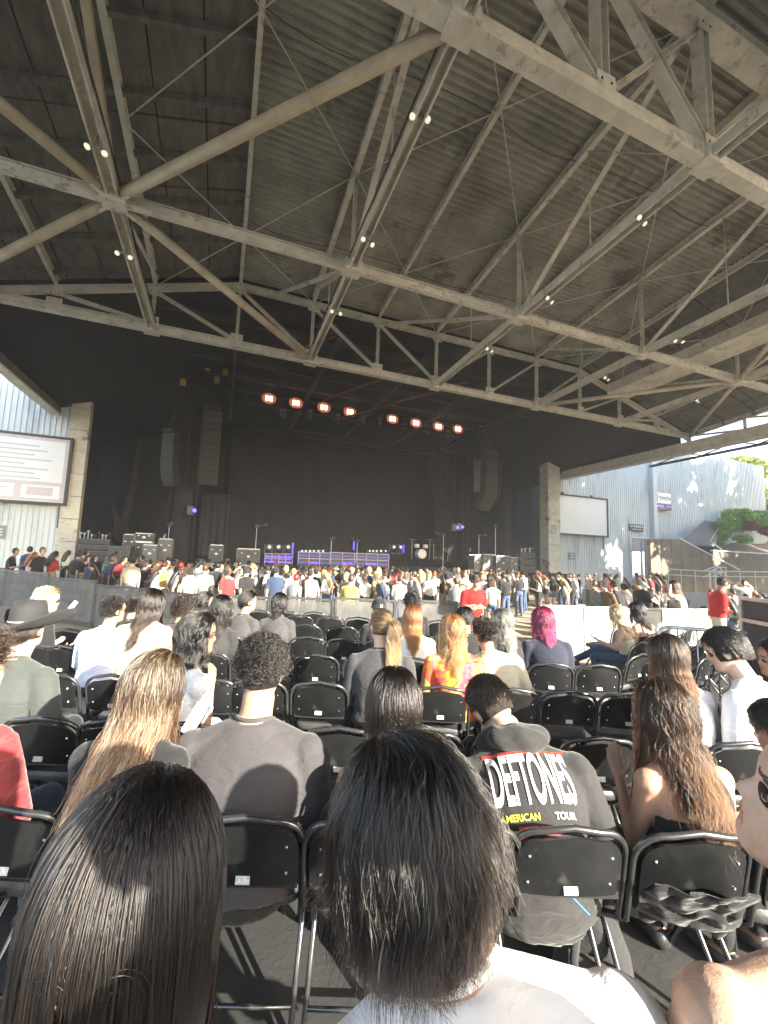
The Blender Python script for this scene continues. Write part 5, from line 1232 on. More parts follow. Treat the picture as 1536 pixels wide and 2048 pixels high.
    if curl and not short or (short and curl): 
        cr = .011*curl if short else .014*curl; fq = (L*26 if not short else 9)
        S = S+np.concatenate([np.cos(t*fq+ph*6), np.sin(t*fq+ph*6), np.sin(t*fq*.7+ph*9)], 2)*cr*np.clip(t*3, 0, 1)
    kc = 6; cp = np.cumsum(g.normal(size=(n, kc, 3)), 1)*frizz*.55; cp[:, 0] = 0; tt = np.linspace(0, kc-1, K+1); i0 = np.minimum(tt.astype(int), kc-2); fr_ = (tt-i0)[None, :, None]; fr_ = fr_*fr_*(3-2*fr_)
    S = S+cp[:, i0]*(1-fr_)+cp[:, i0+1]*fr_
    if not short:
        q = (S-P.hc)@RH-c0; cr_ = (Rr*1.035+.001+vol*lay[:, None]*.8)[:, None, :]; rr = np.linalg.norm(q/cr_, axis=2, keepdims=True); push = (rr < 1) & (np.arange(S.shape[1])[None, :, None] > 0)
        S = (np.where(push, q/np.maximum(rr, 1e-6), q)+c0)@RH.T+P.hc
    nn = S.shape[1]
    hc = bpy.data.hair_curves.new('strands'); hc.add_curves([nn]*n); hc.position_data.foreach_set('vector', S.astype(np.float32).ravel())
    rdv = (rad*(1-.65*np.linspace(0, 1, nn)**2))[None, :]*(.7+.6*g.random((n, 1)))
    ra = hc.attributes.get('radius') or hc.attributes.new('radius', 'FLOAT', 'POINT'); ra.data.foreach_set('value', rdv.astype(np.float32).ravel())
    hc.materials.append(m_)
    # under-layer so that nothing shows through
    mb = MB(); cl = 1.0
    V = []; Fc = []; na, nz = 36, 20
    for j in range(nz+1):
        th = (math.pi*.66)*j/nz
        for i in range(na):
            a = 2*math.pi*i/na; dd = np.array([math.sin(th)*math.cos(a), math.sin(th)*math.sin(a), math.cos(th)])
            fr = dd[1] > front-.05 and dd[2] < .52+.2*max(0, dd[1]-front)
            k = .93 if fr else 1.025
            V.append(dd*Rr*k*(1+cap_grow*(not fr))+c0)
    for j in range(nz):
        for i in range(na): Fc.append((j*na+i, j*na+(i+1) % na, (j+1)*na+(i+1) % na, (j+1)*na+i)[::-1])
    mb.add(np.array(V)@RH.T+P.hc, Fc)
    o = mb.build('hair', capmat(m_.name, base), root, True)
    link('strands', hc, o); P.hair = o
    return o
# ================================================================== THE SEATED AUDIENCE (near)
H_dk = hairmat('dark_brown_hair', (.006, .004, .003), tip=(.012, .0065, .004), rough=.24)
H_bk = hairmat('black_hair', (.0045, .0038, .0035), tip=(.007, .0055, .0045), rough=.26)
H_om = hairmat('dark_hair_with_auburn_ends', (.0045, .0032, .0027), tip=(.020, .0075, .0035), rough=.34, streak=(.03, .018, .009), smix=.05, rnd=.2)
H_sh = hairmat('shaggy_black_hair', (.0028, .0024, .0022), tip=(.008, .005, .0036), rough=.25, streak=(.05, .035, .022), smix=.07)
H_bl = hairmat('blond_and_copper_streaked_hair', (.016, .009, .006), tip=(.085, .030, .010), streak=(.42, .29, .12), smix=.32, t0=.2, t1=.75)
H_br = hairmat('chestnut_hair', (.009, .005, .0033), tip=(.036, .014, .005), streak=(.09, .042, .013), smix=.12)
H_pt = hairmat('dark_blond_curls', (.05, .028, .013), tip=(.22, .12, .045), streak=(.3, .18, .07), smix=.2)
H_cu = hairmat('copper_red_hair', (.22, .050, .014), tip=(.34, .085, .022), rnd=.3)
H_or = hairmat('orange_blond_hair', (.20, .055, .016), tip=(.36, .12, .035), streak=(.5, .26, .10), smix=.25)
H_mg = hairmat('magenta_hair', (.14, .006, .028), tip=(.20, .009, .04), rnd=.25)
H_gy = hairmat('ash_grey_hair', (.10, .09, .075), tip=(.16, .145, .12))
H_yl = hairmat('pale_blond_hair', (.26, .17, .07), tip=(.38, .26, .11), rnd=.2)
H_rd = hairmat('bright_red_curls', (.45, .02, .015), tip=(.5, .03, .02))
C_grey = cloth('washed_grey_cotton', (.058, .054, .057), (.045, .042, .045), fold=.6); C_wht = cloth('white_cotton', (.80, .79, .78), (.74, .73, .73)); C_lbl = cloth('pale_blue_white_shirt', (.60, .64, .80), (.50, .55, .74))
C_blk = cloth('black_cotton', (.016, .016, .017)); C_den = cloth('charcoal_denim', (.045, .045, .048), (.034, .034, .037)); C_slate = cloth('slate_green_tee', (.055, .062, .058), (.045, .052, .048)); C_brn = cloth('dark_brown_shirt', (.05, .032, .025))
C_red = cloth('bright_red_polo', (.42, .012, .012), (.36, .01, .01)); C_tan = cloth('sand_cotton', (.45, .40, .30)); C_gold = cloth('cream_top', (.62, .55, .36)); C_navy = cloth('dark_navy_cotton', (.02, .024, .04)); C_char = cloth('faded_black_hoodie', (.030, .029, .030), (.022, .022, .023)); C_jean = cloth('blue_jeans', (.05, .07, .12)); C_pink = cloth('rose_top', (.4, .16, .18))
C_pl = cloth('red_plaid_flannel', (.24, .035, .04), (.16, .025, .03)); 
def plaid(mt):
    nt = mt.node_tree; b = nt.nodes['Principled BSDF']; src = b.inputs['Base Color'].links[0].from_socket; co = _coords(nt); sx = nt.nodes.new('ShaderNodeSeparateXYZ'); nt.links.new(co, sx.inputs[0])
    for ax, fq, c in (('X', 120, (.30, .13, .08)), ('Z', 120, (.30, .13, .08)), ('X', 31, (.04, .02, .02)), ('Z', 31, (.04, .02, .02))):
        a = nt.nodes.new('ShaderNodeMath'); a.operation = 'MULTIPLY'; a.inputs[1].default_value = fq; nt.links.new(sx.outputs[ax], a.inputs[0]); s_ = nt.nodes.new('ShaderNodeMath'); s_.operation = 'SINE'; nt.links.new(a.outputs[0], s_.inputs[0])
        g = nt.nodes.new('ShaderNodeMath'); g.operation = 'GREATER_THAN'; g.inputs[1].default_value = .93 if fq > 50 else .5; nt.links.new(s_.outputs[0], g.inputs[0]); h = nt.nodes.new('ShaderNodeMath'); h.operation = 'MULTIPLY'; h.inputs[1].default_value = .22; nt.links.new(g.outputs[0], h.inputs[0]); src = _mix(nt, src, c, h.outputs[0])
    nt.links.new(src, b.inputs['Base Color'])
plaid(C_pl)
C_dye = bpy.data.materials.new('tie_dye_cotton'); C_dye.use_nodes = True
nt = C_dye.node_tree; co = _coords(nt); cr = nt.nodes.new('ShaderNodeValToRGB'); nt.links.new(_noise(nt, 4.5, 3, .6, co, dist=1.5), cr.inputs[0]); el = cr.color_ramp.elements
el[0].position = .30; el[0].color = (.65, .42, .02, 1); el[1].position = .72; el[1].color = (.70, .05, .25, 1)
for p_, c_ in ((.42, (.70, .12, .02, 1)), (.50, (.62, .02, .08, 1)), (.60, (.25, .30, .03, 1))): e_ = el.new(p_); e_.color = c_
nt.links.new(cr.outputs[0], nt.nodes['Principled BSDF'].inputs['Base Color']); nt.nodes['Principled BSDF'].inputs['Roughness'].default_value = .8; MATS['tie_dye_cotton'] = C_dye

def phone(px, py, d, lb, rot=(1.2, .3, .3), screen=True, s=1.0):
    p = atD(px, py, d); root = empty('phone', p, label=lb, category='phone'); root.rotation_euler = rot; root.scale = (s, s, s)
    mb = MB(); mb.box((0, 0, 0), (.074, .150, .009)); mb.build('case', M_case if screen else M_white, root); mb = MB(); mb.box((0, 0, .0062), (.068, .142, .003)); mb.build('screen', mat('white_phone_page', (.7, .7, .74), (.66, .66, .7), 5, .2, emit=(.8, .82, .9), es=.35), root)
    mb = MB(); mb.box((0, .064, .0085), (.018, .005, .001)); mb.build('camera_notch', M_case, root)
    for i in range(4): mb = MB(); mb.box((-.012+.004*i, .045-.025*i, .0083), (.03-.004*i, .003, .0008)); mb.build('text_line', M_sl, root)
def sunglasses(P, root, z=.0, on_head=False):
    mb = MB(); y = .088 if not on_head else .055; zz = .0 if not on_head else .095
    for s_ in (-1, 1): mb.tube([(s_*.032, y, zz), (s_*.032, y+.006, zz)], [(.026, .020), (.024, .018)], 12, side=(1, 0, 0)); mb.tube([(s_*.058, y, zz), (s_*.074, y-.03, zz), (s_*.08, -.0, zz)], .003, 4)
    mb.tube([(-.012, y+.004, zz+.004), (.012, y+.004, zz+.004)], .003, 4); V = P.Th(np.vstack(mb.v)); m2 = MB(); m2.add(V, mb.f); m2.build('sunglasses', M_ct, root, True)
def cap(P, root, m_, back=False, beanie=False):
    mb = MB(); V = []; F_ = []; na, nz = 28, 10; Rr = np.array([.088, .111, .122]); c0 = np.array([0, -.012, .014]); top = 1.5 if not beanie else 1.62
    for j in range(nz+1):
        th = top*j/nz
        for i in range(na): a = 2*math.pi*i/na; V.append(np.array([math.sin(th)*math.cos(a), math.sin(th)*math.sin(a), math.cos(th)])*Rr+c0+[0, 0, .012*(1-j/nz)])
    for j in range(nz):
        for i in range(na): F_.append((j*na+i, (j+1)*na+i, (j+1)*na+(i+1) % na, j*na+(i+1) % na))
    mb.add(P.Th(np.array(V)), F_); o = mb.build('beanie' if beanie else 'cap', m_, root, True)
    if not beanie:
        s_ = -1 if back else 1; mb = MB(); v = []; 
        for j in range(5):
            for i in range(11):
                a = math.pi*(.14+.72*i/10); r = 1+.62*j/4*math.sin(a); v.append((.088*math.cos(a)*(1+.05*j), s_*(.098*math.sin(a)*r), .030-.006*j-.018*math.cos(a)**2))
        v2 = [(x, y, z-.004) for x, y, z in v]; n_ = len(v); f_ = [(j*11+i, j*11+i+1, (j+1)*11+i+1, (j+1)*11+i) for j in range(4) for i in range(10)]; f_ += [tuple(k+n_ for k in q[::-1]) for q in f_]+[(44+i, 45+i, n_+45+i, n_+44+i) for i in range(10)]
        mb.add(P.Th(np.array(v+v2)), f_); mb.build('peak', m_, o, True)
    else:
        mb = MB(); t = np.linspace(0, 2*math.pi, 25); mb.tube([P.Th(np.array([[.089*math.cos(a), .112*math.sin(a)-.012, .018]]))[0] for a in t], .012, 8, cap=False); mb.build('cuff', m_, o, True)
    return o
def cowboy(P, root):
    M_hat = mat('charcoal_felt', (.022, .021, .024), (.016, .0155, .018), 5, .85, bump=.3, bscale=150, sheen=.02); M_band = mat('pale_hat_cord', (.55, .5, .38), None, 9, .5)
    mb = MB(); na = 48; V = []; F_ = []
    prof = [(0, .125), (.35, .128), (.62, .148), (.86, .140), (.97, .095), (1.0, .04), (1.02, .012), (1.10, .004), (1.5, .0), (1.9, .012), (2.25, .030), (2.40, .040), (2.42, .034), (2.25, .022), (1.9, .004), (1.5, -.008), (1.05, -.004)]
    for r, z in prof:
        for i in range(na):
            a = 2*math.pi*i/na; x = .092*r*math.cos(a); y = .112*r*math.sin(a); zz = z
            if r <= .7: zz -= .035*math.exp(-(x/.022)**2)*(1 if r < .6 else .5)
            if .3 < r < 1 and y > .02: x *= (1-.28*(y/.1)*(1-abs(r-.6)))
            if r > 1.2: zz += .062*(abs(math.cos(a))**2.2)*((r-1.2)/1.2)**1.3-.020*abs(math.sin(a))**3*((r-1.2)/1.2)
            V.append((x, y-.01, zz+.035))
    for j in range(len(prof)-1):
        for i in range(na): F_.append((j*na+i, (j+1)*na+i, (j+1)*na+(i+1) % na, j*na+(i+1) % na))
    mb.add(P.Th(np.array(V)), F_); h = mb.build('cowboy_hat', M_hat, root, True)
    mb = MB(); t = np.linspace(0, 2*math.pi, 33); mb.tube([P.Th(np.array([[.0935*math.cos(a), .113*math.sin(a)-.01, .062]]))[0] for a in t], .004, 6, cap=False); mb.build('hat_cord', M_band, h, True)

# nearest heads --------------------------------------------------------------
person('woman at bottom left with very long straight dark brown hair covering her back', 300, 1540, .64, face=.05, skin='light', shirt=C_blk, sleeve=.4, pants=C_blk, hide_low=True, hyaw=.10, hroll=.05, hpitch=.05, lean=.05, sw=.98, arms='lap',
    hair=dict(L=.80, n=22000, m_=H_om, base=(.014, .009, .007), rad=.00055, wave=.0, vol=.022, part=.08, frizz=.0045, ncl=700, clump=0, jitter=.22, K=64, fall=(-.14, -.04, 0)))
person('person at bottom centre with layered shaggy black hair and a bright white shirt', 764, 1486, .76, face=-.05, skin='tan', shirt=C_wht, sleeve=.5, pants=C_jean, hide_low=True, side_lean=-.24, hroll=-.36, hpitch=.22, hunch=.38, sw=1.22, fat=1.05,
    hair=dict(L=.27, shag=True, n=25000, m_=H_sh, base=(.010, .008, .007), rad=.0005, wave=.005, vol=.028, part=-.1, frizz=.006, ncl=130, clump=.62, jitter=.4, K=26, lowcut=-.40, flare=.11, fall=(.5, -.1, 0)))
person('woman seen in profile at the right edge with a bare shoulder, looking left', 1782, 1478, .66, face=.12, skin='light', straps=C_blk, shirt=None, hide_low=True, hyaw=.80, hpitch=.38, side_lean=.26, hroll=-.2, fine=True, sw=1.08, scale=None,
    hair=dict(L=.42, n=7000, m_=H_bk, base=(.012, .009, .008), rad=.0007, wave=.006, curl=.4, vol=.014, part=0, K=34, front=.60, swept=True, fall=(.5, -1.2, 0)))
# first row ------------------------------------------------------------------
person('woman with very long blond and copper streaked hair, phone in hand', 325, 1297, 1.80, face=-.05, skin='light', shirt=C_blk, sleeve=.3, pants=C_jean, hyaw=-.15, hroll=.12, arms='phone', sw=.95,
    hair=dict(L=.72, n=9500, m_=H_bl, base=(.10, .06, .03), rad=.0011, wave=.006, vol=.020, part=.1, K=64, fall=(-.32, -.11, 0), ncl=260, clump=.45, frizz=.010, jitter=.25))
phone(391, 1438, 2.12, 'white phone with a lit page held up beside the streaked blond hair', rot=(R(62), R(14), R(-22)-YAW))
person('broad man in a washed grey tee with short black curls and shaved neck', 530, 1262, 2.02, skin='tan', shirt=C_grey, sleeve=.40, pants=C_blk, sw=1.24, fat=1.12, hyaw=.12, hpitch=-.08, scale=1.14, fold=.009,
    hair=dict(L=.030, short=True, n=9000, m_=H_bk, base=(.014, .011, .01), curl=.75, rad=.0009, K=9, lowcut=-.02, vol=.012))
person('woman with straight dark shiny hair and black strap top in the middle', 790, 1330, 1.80, skin='tan', straps=C_blk, pants=C_blk, sw=.94, hyaw=-.05,
    hair=dict(L=.40, n=6000, m_=H_dk, base=(.02, .013, .01), rad=.001, wave=.003, vol=.028, part=.05, ncl=200))
def hoodie(P, root):
    sh = [c for c in root.children if c.name.startswith('shirt')][0]
    mb = MB(); c = P.neck0-P.fwd*.035+P.up*.03; t = np.linspace(-.35, math.pi+.35, 13)
    pts = [c+P.lat*.098*math.cos(a)-P.fwd*(.075*math.sin(a)-.03)-P.up*.006*math.sin(a) for a in t]; mb.tube(pts, [(.026, .030)]+[(.040, .048)]*11+[(.026, .03)], 12, side=P.up)
    mb.ball(c-P.fwd*.060-P.up*.030, (.115, .038, .050), 18); me = evaluated(mb, .009, 6); co = vco(me); no = vno(me); co += no*(np.sin(co[:, 0]*60+co[:, 2]*40)*.003)[:, None]; set_co(me, co); me.materials.append(C_char); link('hood', me, sh)
    # print wrapped onto the back
    from mathutils.bvhtree import BVHTree
    import bmesh
    bv = BVHTree.FromPolygons([v.co for v in sh.data.vertices], [tuple(p.vertices) for p in sh.data.polygons])
    def wrap(me, m_, u0, v0, nm, off=.0035, cutlen=.02):
        bm = bmesh.new(); bm.from_mesh(me); bmesh.ops.triangulate(bm, faces=bm.faces)
        for _ in range(5):
            e = [e for e in bm.edges if e.calc_length() > cutlen]
            if not e: break
            bmesh.ops.subdivide_edges(bm, edges=e, cuts=1); bmesh.ops.triangulate(bm, faces=bm.faces)
        for v in bm.verts:
            x, y, z = v.co; o = P.spine[7]+P.lat*(u0+x)+P.up*(v0+y)-P.fwd*.5; h = bv.ray_cast(Vector(o), Vector(P.fwd))
            v.co = (h[0]-Vector(P.fwd)*(off+z)) if h[0] is not None else Vector((9, 9, 9))
        bmesh.ops.delete(bm, geom=[v for v in bm.verts if v.co.x > 8], context='VERTS')
        bm.to_mesh(me); bm.free(); me.materials.clear(); me.materials.append(m_); link(nm, me, sh)
    MW = mat('white_print', (.78, .78, .77), (.70, .70, .70), 60, .6, lo=.3, hi=.5); MR = mat('red_print', (.55, .05, .03), (.4, .03, .02), 40, .6); MY = mat('yellow_print', (.6, .6, .06), None, 9, .6); MB_ = mat('blue_print', (.06, .22, .5), (.03, .1, .3), 9, .6)
    me = text_mesh('DEFTONES', .105, .0006, True)
    for v in me.vertices: v.co.x *= .56; v.co.y *= 2.1
    wrap(me, MW, .01, .015, 'lettering')
    me = text_mesh('AMERICAN', .026, .0006, True); wrap(me, MY, -.055, -.088, 'lettering'); me = text_mesh('TOUR', .026, .0006, True); wrap(me, MW, .095, -.088, 'lettering')
    mb = MB(); 
    mb.box((0, .0, 0), (.30, .012, .0005)); wrap(mb.mesh('p', MR), MR, .01, .108, 'print_bar')
    for r_ in range(5):
        for c_ in range(2):
            mb = MB(); mb.box((0, 0, 0), (.062, .0085, .0005)); wrap(mb.mesh('p', MR), MR, -.035+.075*c_, -.115-.014*r_, 'print_line')
    for i, (a0, l_) in enumerate(((.25, .12), (.1, .15), (-.12, .15), (-.3, .15), (-.6, .16), (2.4, .14), (2.9, .13), (3.3, .12), (.5, .14))):
        mb = MB(); mb.prism(Bsec(.0045, .0005), (0, 0, 0), (l_*math.cos(a0), l_*math.sin(a0), 0)); wrap(mb.mesh('p', MB_), MW if i in (0, 5, 8) else MB_, .01, -.22, 'print_ray')
    mb = MB(); mb.box((0, 0, 0), (.05, .06, .0005)); wrap(mb.mesh('p', MR), MR, -.09, -.21, 'print_patch')
person('person in a faded black band tour hoodie leaning forward, head tilted left', 950, 1356, 2.24, face=-.12, skin='light', shirt=C_char, sleeve=1.0, pants=C_blk, side_lean=-.14, lean=-.06, hunch=.86, hroll=-.30, hpitch=-.70, hyaw=.3, sw=1.16, fat=1.12, scale=1.16,
    hair=dict(L=.05, short=False, n=4500, m_=H_dk, base=(.02, .013, .01), rad=.001, wave=.002, vol=.008, K=8, lowcut=.0, clump=.3), extra=hoodie)
def backstrap(P, root):
    mb = MB(); A_ = [(9, -.10, .05, .03), (8, -.085, -.12, 0), (7, -.06, -.134, 0), (6, -.035, -.132, 0), (5, -.01, -.125, 0)]
    mb.tube([P.spine[k]+P.lat*x+P.fwd*y+P.up*z for k, x, y, z in A_], [(.012, .004)]*5, 6, side=P.lat); mb.build('strap', C_blk, root, True)
person('woman with long tousled brown hair and bare back with black cross strap', 1322, 1354, 1.92, face=.12, skin='tan', straps=C_blk, pants=C_blk, sw=1.0, hyaw=.3, arm_pts={-1: ((.02, .14, -.24), (-.05, .10, .22), (0, 0, 1))},
    hair=dict(L=.58, n=7500, m_=H_br, base=(.035, .02, .012), rad=.0011, wave=.013, vol=.022, part=.1, ncl=130, clump=.55, frizz=.011, jitter=.3, K=52, fall=(-.06, -.07, 0)), extra=backstrap)
person('dark-haired person in a brown shirt cut by the right edge, looking down', 1530, 1396, 1.95, face=.35, skin='tan', shirt=C_brn, sleeve=.5, pants=C_blk, hpitch=-.25, hyaw=.2, lean=.12,
    hair=dict(L=.13, n=4500, m_=H_bk, base=(.012, .01, .009), rad=.0011, K=12, vol=.014))
person('person in red plaid flannel with folded arms at the left edge', -28, 1255, 1.90, face=-.1, skin='light', shirt=C_pl, sleeve=1.0, pants=C_jean, sw=1.22, fat=1.15, arms='cross', arm_pts={1: ((.17, .02, -.23), (-.24, .14, .04), (0, -1, 0))}, fold=.008,
    hair=dict(L=.06, short=True, n=2500, m_=H_dk, curl=.4, rad=.0011, K=8))
# second row -----------------------------------------------------------------
person('big man in a charcoal felt cowboy hat and slate tee', 62, 1216, 2.74, face=-.05, skin='light', shirt=C_slate, sleeve=.46, pants=C_blk, sw=1.22, fat=1.25, hyaw=.1, arm_pts={1: ((.12, .03, -.27), (.02, .2, -.16), (0, 0, -1))}, extra=cowboy,
    hair=dict(L=.10, n=2500, m_=H_dk, base=(.02, .014, .01), rad=.0012, K=9, vol=.004))
person('smiling dark-haired woman in white turned to the right, hand at her chin', 402, 1220, 2.72, face=-.5, skin='tan', shirt=C_wht, sleeve=.3, pants=C_wht, hyaw=-.72, fine=True, sw=.95, arm_pts={1: ((-.02, .15, -.22), (-.13, .07, .24), (-1, 0, 0))},
    hair=dict(L=.36, n=5000, m_=H_bk, base=(.014, .011, .01), rad=.0013, wave=.012, vol=.02, ncl=110, clump=.5, K=24), extra=lambda P, r: sunglasses(P, r, on_head=True))
person('woman with a curly blond ponytail in a charcoal denim jacket', 762, 1218, 3.42, face=-.05, skin='light', shirt=C_den, sleeve=1.0, pants=C_blk, hyaw=.55, sw=1.12, fat=1.1,
    hair=dict(L=.46, n=4500, m_=H_pt, base=(.08, .045, .02), rad=.0016, vol=.010, tie=np.array([.03, -.125, .055]), curl=.8, clump=.25, K=30, jitter=.15))
person('young man in a white shirt looking down to the left, dark bowl haircut', 1428, 1254, 2.78, face=.45, skin='pale', shirt=C_wht, sleeve=.5, pants=C_blk, hyaw=.45, hpitch=-.32, fine=True, sw=1.1,
    hair=dict(L=.085, n=6000, m_=H_bk, base=(.014, .011, .01), rad=.0014, vol=.016, K=12, front=.55, lowcut=-.12, jitter=.1, clump=.3))
person('woman with straight chestnut hair beside the young man in white', 1332, 1266, 2.80, face=.1, skin='light', shirt=C_wht, sleeve=.4, pants=C_blk, hyaw=.25, sw=.92,
    hair=dict(L=.34, n=4500, m_=H_br, base=(.06, .03, .015), rad=.0014, wave=.002, vol=.014, part=.1))
person('dark curly head at the right edge holding a white cup', 1548, 1275, 2.9, face=.9, skin='tan', straps=C_blk, hyaw=.3, arms='phone', hair=dict(L=.2, n=3000, m_=H_bk, base=(.014, .011, .01), rad=.0014, curl=.7, vol=.02, K=16))
# rows behind ----------------------------------------------------------------
A = [
 (100, 1172, 4.4, -.3, 'blond curly-haired woman in sunglasses looking right at her phone', 'pale', C_blk, 1.0, dict(L=.17, n=2600, m_=H_yl, base=(.3, .2, .1), rad=.002, curl=.9, vol=.018, K=16), dict(hyaw=-.9, arms='phone', extra=lambda P, r: sunglasses(P, r))),
 (233, 1189, 4.15, -.1, 'man in a pale blue and white shirt with his arm round his neighbour', 'tan', C_lbl, .5, dict(L=.04, short=True, n=2600, m_=H_bk, base=(.014, .011, .01), curl=.3, rad=.0018, K=7), dict(hyaw=-.5, sw=1.15, fat=1.1, arm_pts={1: ((.29, .02, -.06), (.25, .03, .06), (0, 0, -1))})),
 (308, 1175, 4.2, 0, 'woman with long straight brown hair in a bright cream top', 'light', C_gold, .35, dict(L=.48, n=3500, m_=H_dk, base=(.05, .03, .018), rad=.0018, wave=.004, vol=.018, fall=(-.4, 0, 0)), dict(sw=1.12, fat=1.15)),
 (372, 1190, 4.6, -.2, 'person with short brown ringlets between two women', 'tan', C_brn, .5, dict(L=.07, short=True, n=2600, m_=H_dk, base=(.03, .018, .01), curl=1.3, rad=.002, K=10), dict(hyaw=-.4)),
 (413, 1182, 5.3, -.3, 'young woman with dark hair glancing right over her shoulder', 'tan', C_blk, .5, dict(L=.30, n=2200, m_=H_bk, base=(.014, .011, .01), rad=.002, wave=.006, vol=.016), dict(hyaw=-.9)),
 (446, 1188, 4.45, .1, 'woman with wavy black hair in a dark top leaning aside', 'light', C_char, 1.0, dict(L=.34, n=2600, m_=H_bk, base=(.014, .011, .01), rad=.002, wave=.012, vol=.02), dict(side_lean=.12)),
 (499, 1180, 5.2, -.25, 'man with swept black hair and grey shirt, face turned right', 'tan', C_grey, .5, dict(L=.10, n=2200, m_=H_bk, base=(.014, .011, .01), rad=.002, K=10, vol=.016), dict(hyaw=-.8)),
 (561, 1184, 5.3, 0, 'woman with shoulder-length black hair and a taupe sweater', 'light', C_grey, 1.0, dict(L=.26, n=2400, m_=H_bk, base=(.014, .011, .01), rad=.002, wave=.006, vol=.015), dict(sw=1.0)),
 (826, 1208, 4.4, 0, 'woman with long straight copper red hair and a white top', 'pale', C_wht, .4, dict(L=.44, n=3400, m_=H_cu, base=(.14, .035, .012), rad=.0018, wave=.002, vol=.014), dict()),
 (758, 1197, 5.3, .15, 'person in a black beanie with a small white emblem', 'tan', C_blk, 1.0, dict(L=.12, n=1200, m_=H_bk, base=(.014, .011, .01), rad=.002, K=9, vol=.002), dict(extra='beanie', hyaw=.15)),
 (824, 1184, 6.1, .2, 'person with a tall mop of dark curls by the barrier', 'tan', C_blk, .5, dict(L=.10, short=True, n=2400, m_=H_bk, base=(.014, .011, .01), curl=1.5, rad=.0025, K=12), dict()),
 (906, 1226, 3.62, 0, 'woman with wavy orange hair and a rainbow tie-dye shirt', 'pale', C_dye, .45, dict(L=.42, n=4200, m_=H_or, base=(.22, .08, .03), rad=.0018, wave=.014, vol=.014, ncl=80, clump=.6, frizz=.008), dict(sw=1.08, fat=1.1)),
 (962, 1232, 3.72, -.35, 'man in a backwards cap and sand tee leaning to the woman in tie-dye', 'tan', C_tan, .45, dict(L=.04, short=True, n=1500, m_=H_dk, curl=.2, rad=.002, K=6), dict(side_lean=-.22, hyaw=.9, hroll=-.2, sw=1.2, fat=1.2, lean=.05, extra='capback')),
 (930, 1212, 4.5, 0, 'dark-haired man just behind the orange-haired woman', 'tan', C_blk, .5, dict(L=.06, n=1800, m_=H_bk, base=(.014, .011, .01), rad=.002, K=8), dict()),
 (1003, 1215, 4.4, .1, 'woman with long ash grey hair looking left', 'pale', C_char, .6, dict(L=.46, n=3000, m_=H_gy, base=(.07, .06, .05), rad=.0018, wave=.008, vol=.018), dict(hyaw=.9)),
 (1086, 1211, 4.4, 0, 'woman with bright magenta hair and a black top', 'pale', C_navy, .5, dict(L=.33, n=3400, m_=H_mg, base=(.14, .008, .03), rad=.0018, wave=.010, vol=.022, ncl=90), dict(sw=1.1, fat=1.1)),
 (1231, 1209, 6.0, .9, 'blonde woman leaning back with one hand raised and a leg crossed', 'tan', C_gold, .0, dict(L=.38, n=2600, m_=H_yl, base=(.35, .25, .11), rad=.002, wave=.004, vol=.014), dict(legs='crossed', straps_=C_gold, arm_pts={-1: ((.12, .12, -.2), (.06, .18, .16), (0, 0, 1))}, hyaw=.2)),
 (1272, 1201, 6.2, .4, 'dark-haired woman beside the blonde, bare shoulders', 'tan', C_blk, .0, dict(L=.36, n=2400, m_=H_bk, base=(.014, .011, .01), rad=.002, wave=.014, vol=.02), dict(straps_=C_blk, hyaw=.3)),
 (268, 1196, 5.4, .1, 'short-haired man half hidden behind the couple with linked arms', 'light', C_blk, .5, dict(L=.05, short=True, n=1500, m_=H_dk, curl=.2, rad=.002, K=7), dict()),
]
for (px, py, d, fc, lb, sk, sh, sl, hr, kw) in A:
    kw = dict(kw); ex = kw.pop('extra', None); st = kw.pop('straps_', None)
    if ex == 'beanie':
        def ex(P, r):
            o = cap(P, r, C_blk, beanie=True); mb = MB()
            for a in ((-.012, 0), (.012, 0)): mb.box((a[0], -.124, .05), (.007, .003, .035))
            mb.box((0, -.126, .034), (.03, .003, .007)); V = P.Th(np.vstack(mb.v)); m2 = MB(); m2.add(V, mb.f); m2.build('emblem', M_white, o)
    elif ex == 'capback': ex = lambda P, r: cap(P, r, C_char, back=True)
    person(lb, px, py, d, face=fc, skin=sk, shirt=None if st else sh, straps=st, sleeve=sl, pants=C_blk if d < 5.5 else C_jean, hair=hr, voxel=.014 if d > 3.7 else .012, extra=ex, fine=False, **kw)
phone(143, 1216, 4.6, 'small dark phone held by the blond woman in sunglasses', rot=(R(60), .2, -.9), s=1.1)
# standing guards -------------------------------------------------------------
def polo(P, root): cap(P, root, C_brn)
def cap_blk(P, root):
    cap(P, root, C_blk)
    me = text_mesh('STAFF', .030, .001, True)
person('guard in a red polo and dark cap with folded arms, facing the camera in the barrier gap', 952, 1149, 8.4, face=math.pi+.2, skin='tan', shirt=C_red, sleeve=.5, pants=C_red, seated=False, arms='cross', sw=1.2, fat=1.3, voxel=.016, extra=lambda P, r: cap(P, r, C_brn), hair=dict(L=.05, n=700, m_=H_dk, rad=.003, K=6))
person('guard in a red jacket and black cap standing by the touring case, looking right', 1448, 1152, 9.2, face=-1.9, skin='tan', shirt=C_red, sleeve=1.0, pants=C_tan, seated=False, arms='cross', sw=1.15, fat=1.2, voxel=.016, extra=lambda P, r: cap(P, r, C_blk), hair=dict(L=.05, n=700, m_=H_dk, rad=.003, K=6))
person('person with both hands on their head behind the pale boards', 1346, 1160, 11.4, face=.9, skin='pale', shirt=C_tan, sleeve=.3, pants=C_jean, seated=False, arms='head', voxel=.02, hair=dict(L=.3, n=1500, m_=H_br, rad=.003, K=14, vol=.02), zfloor=-.62)
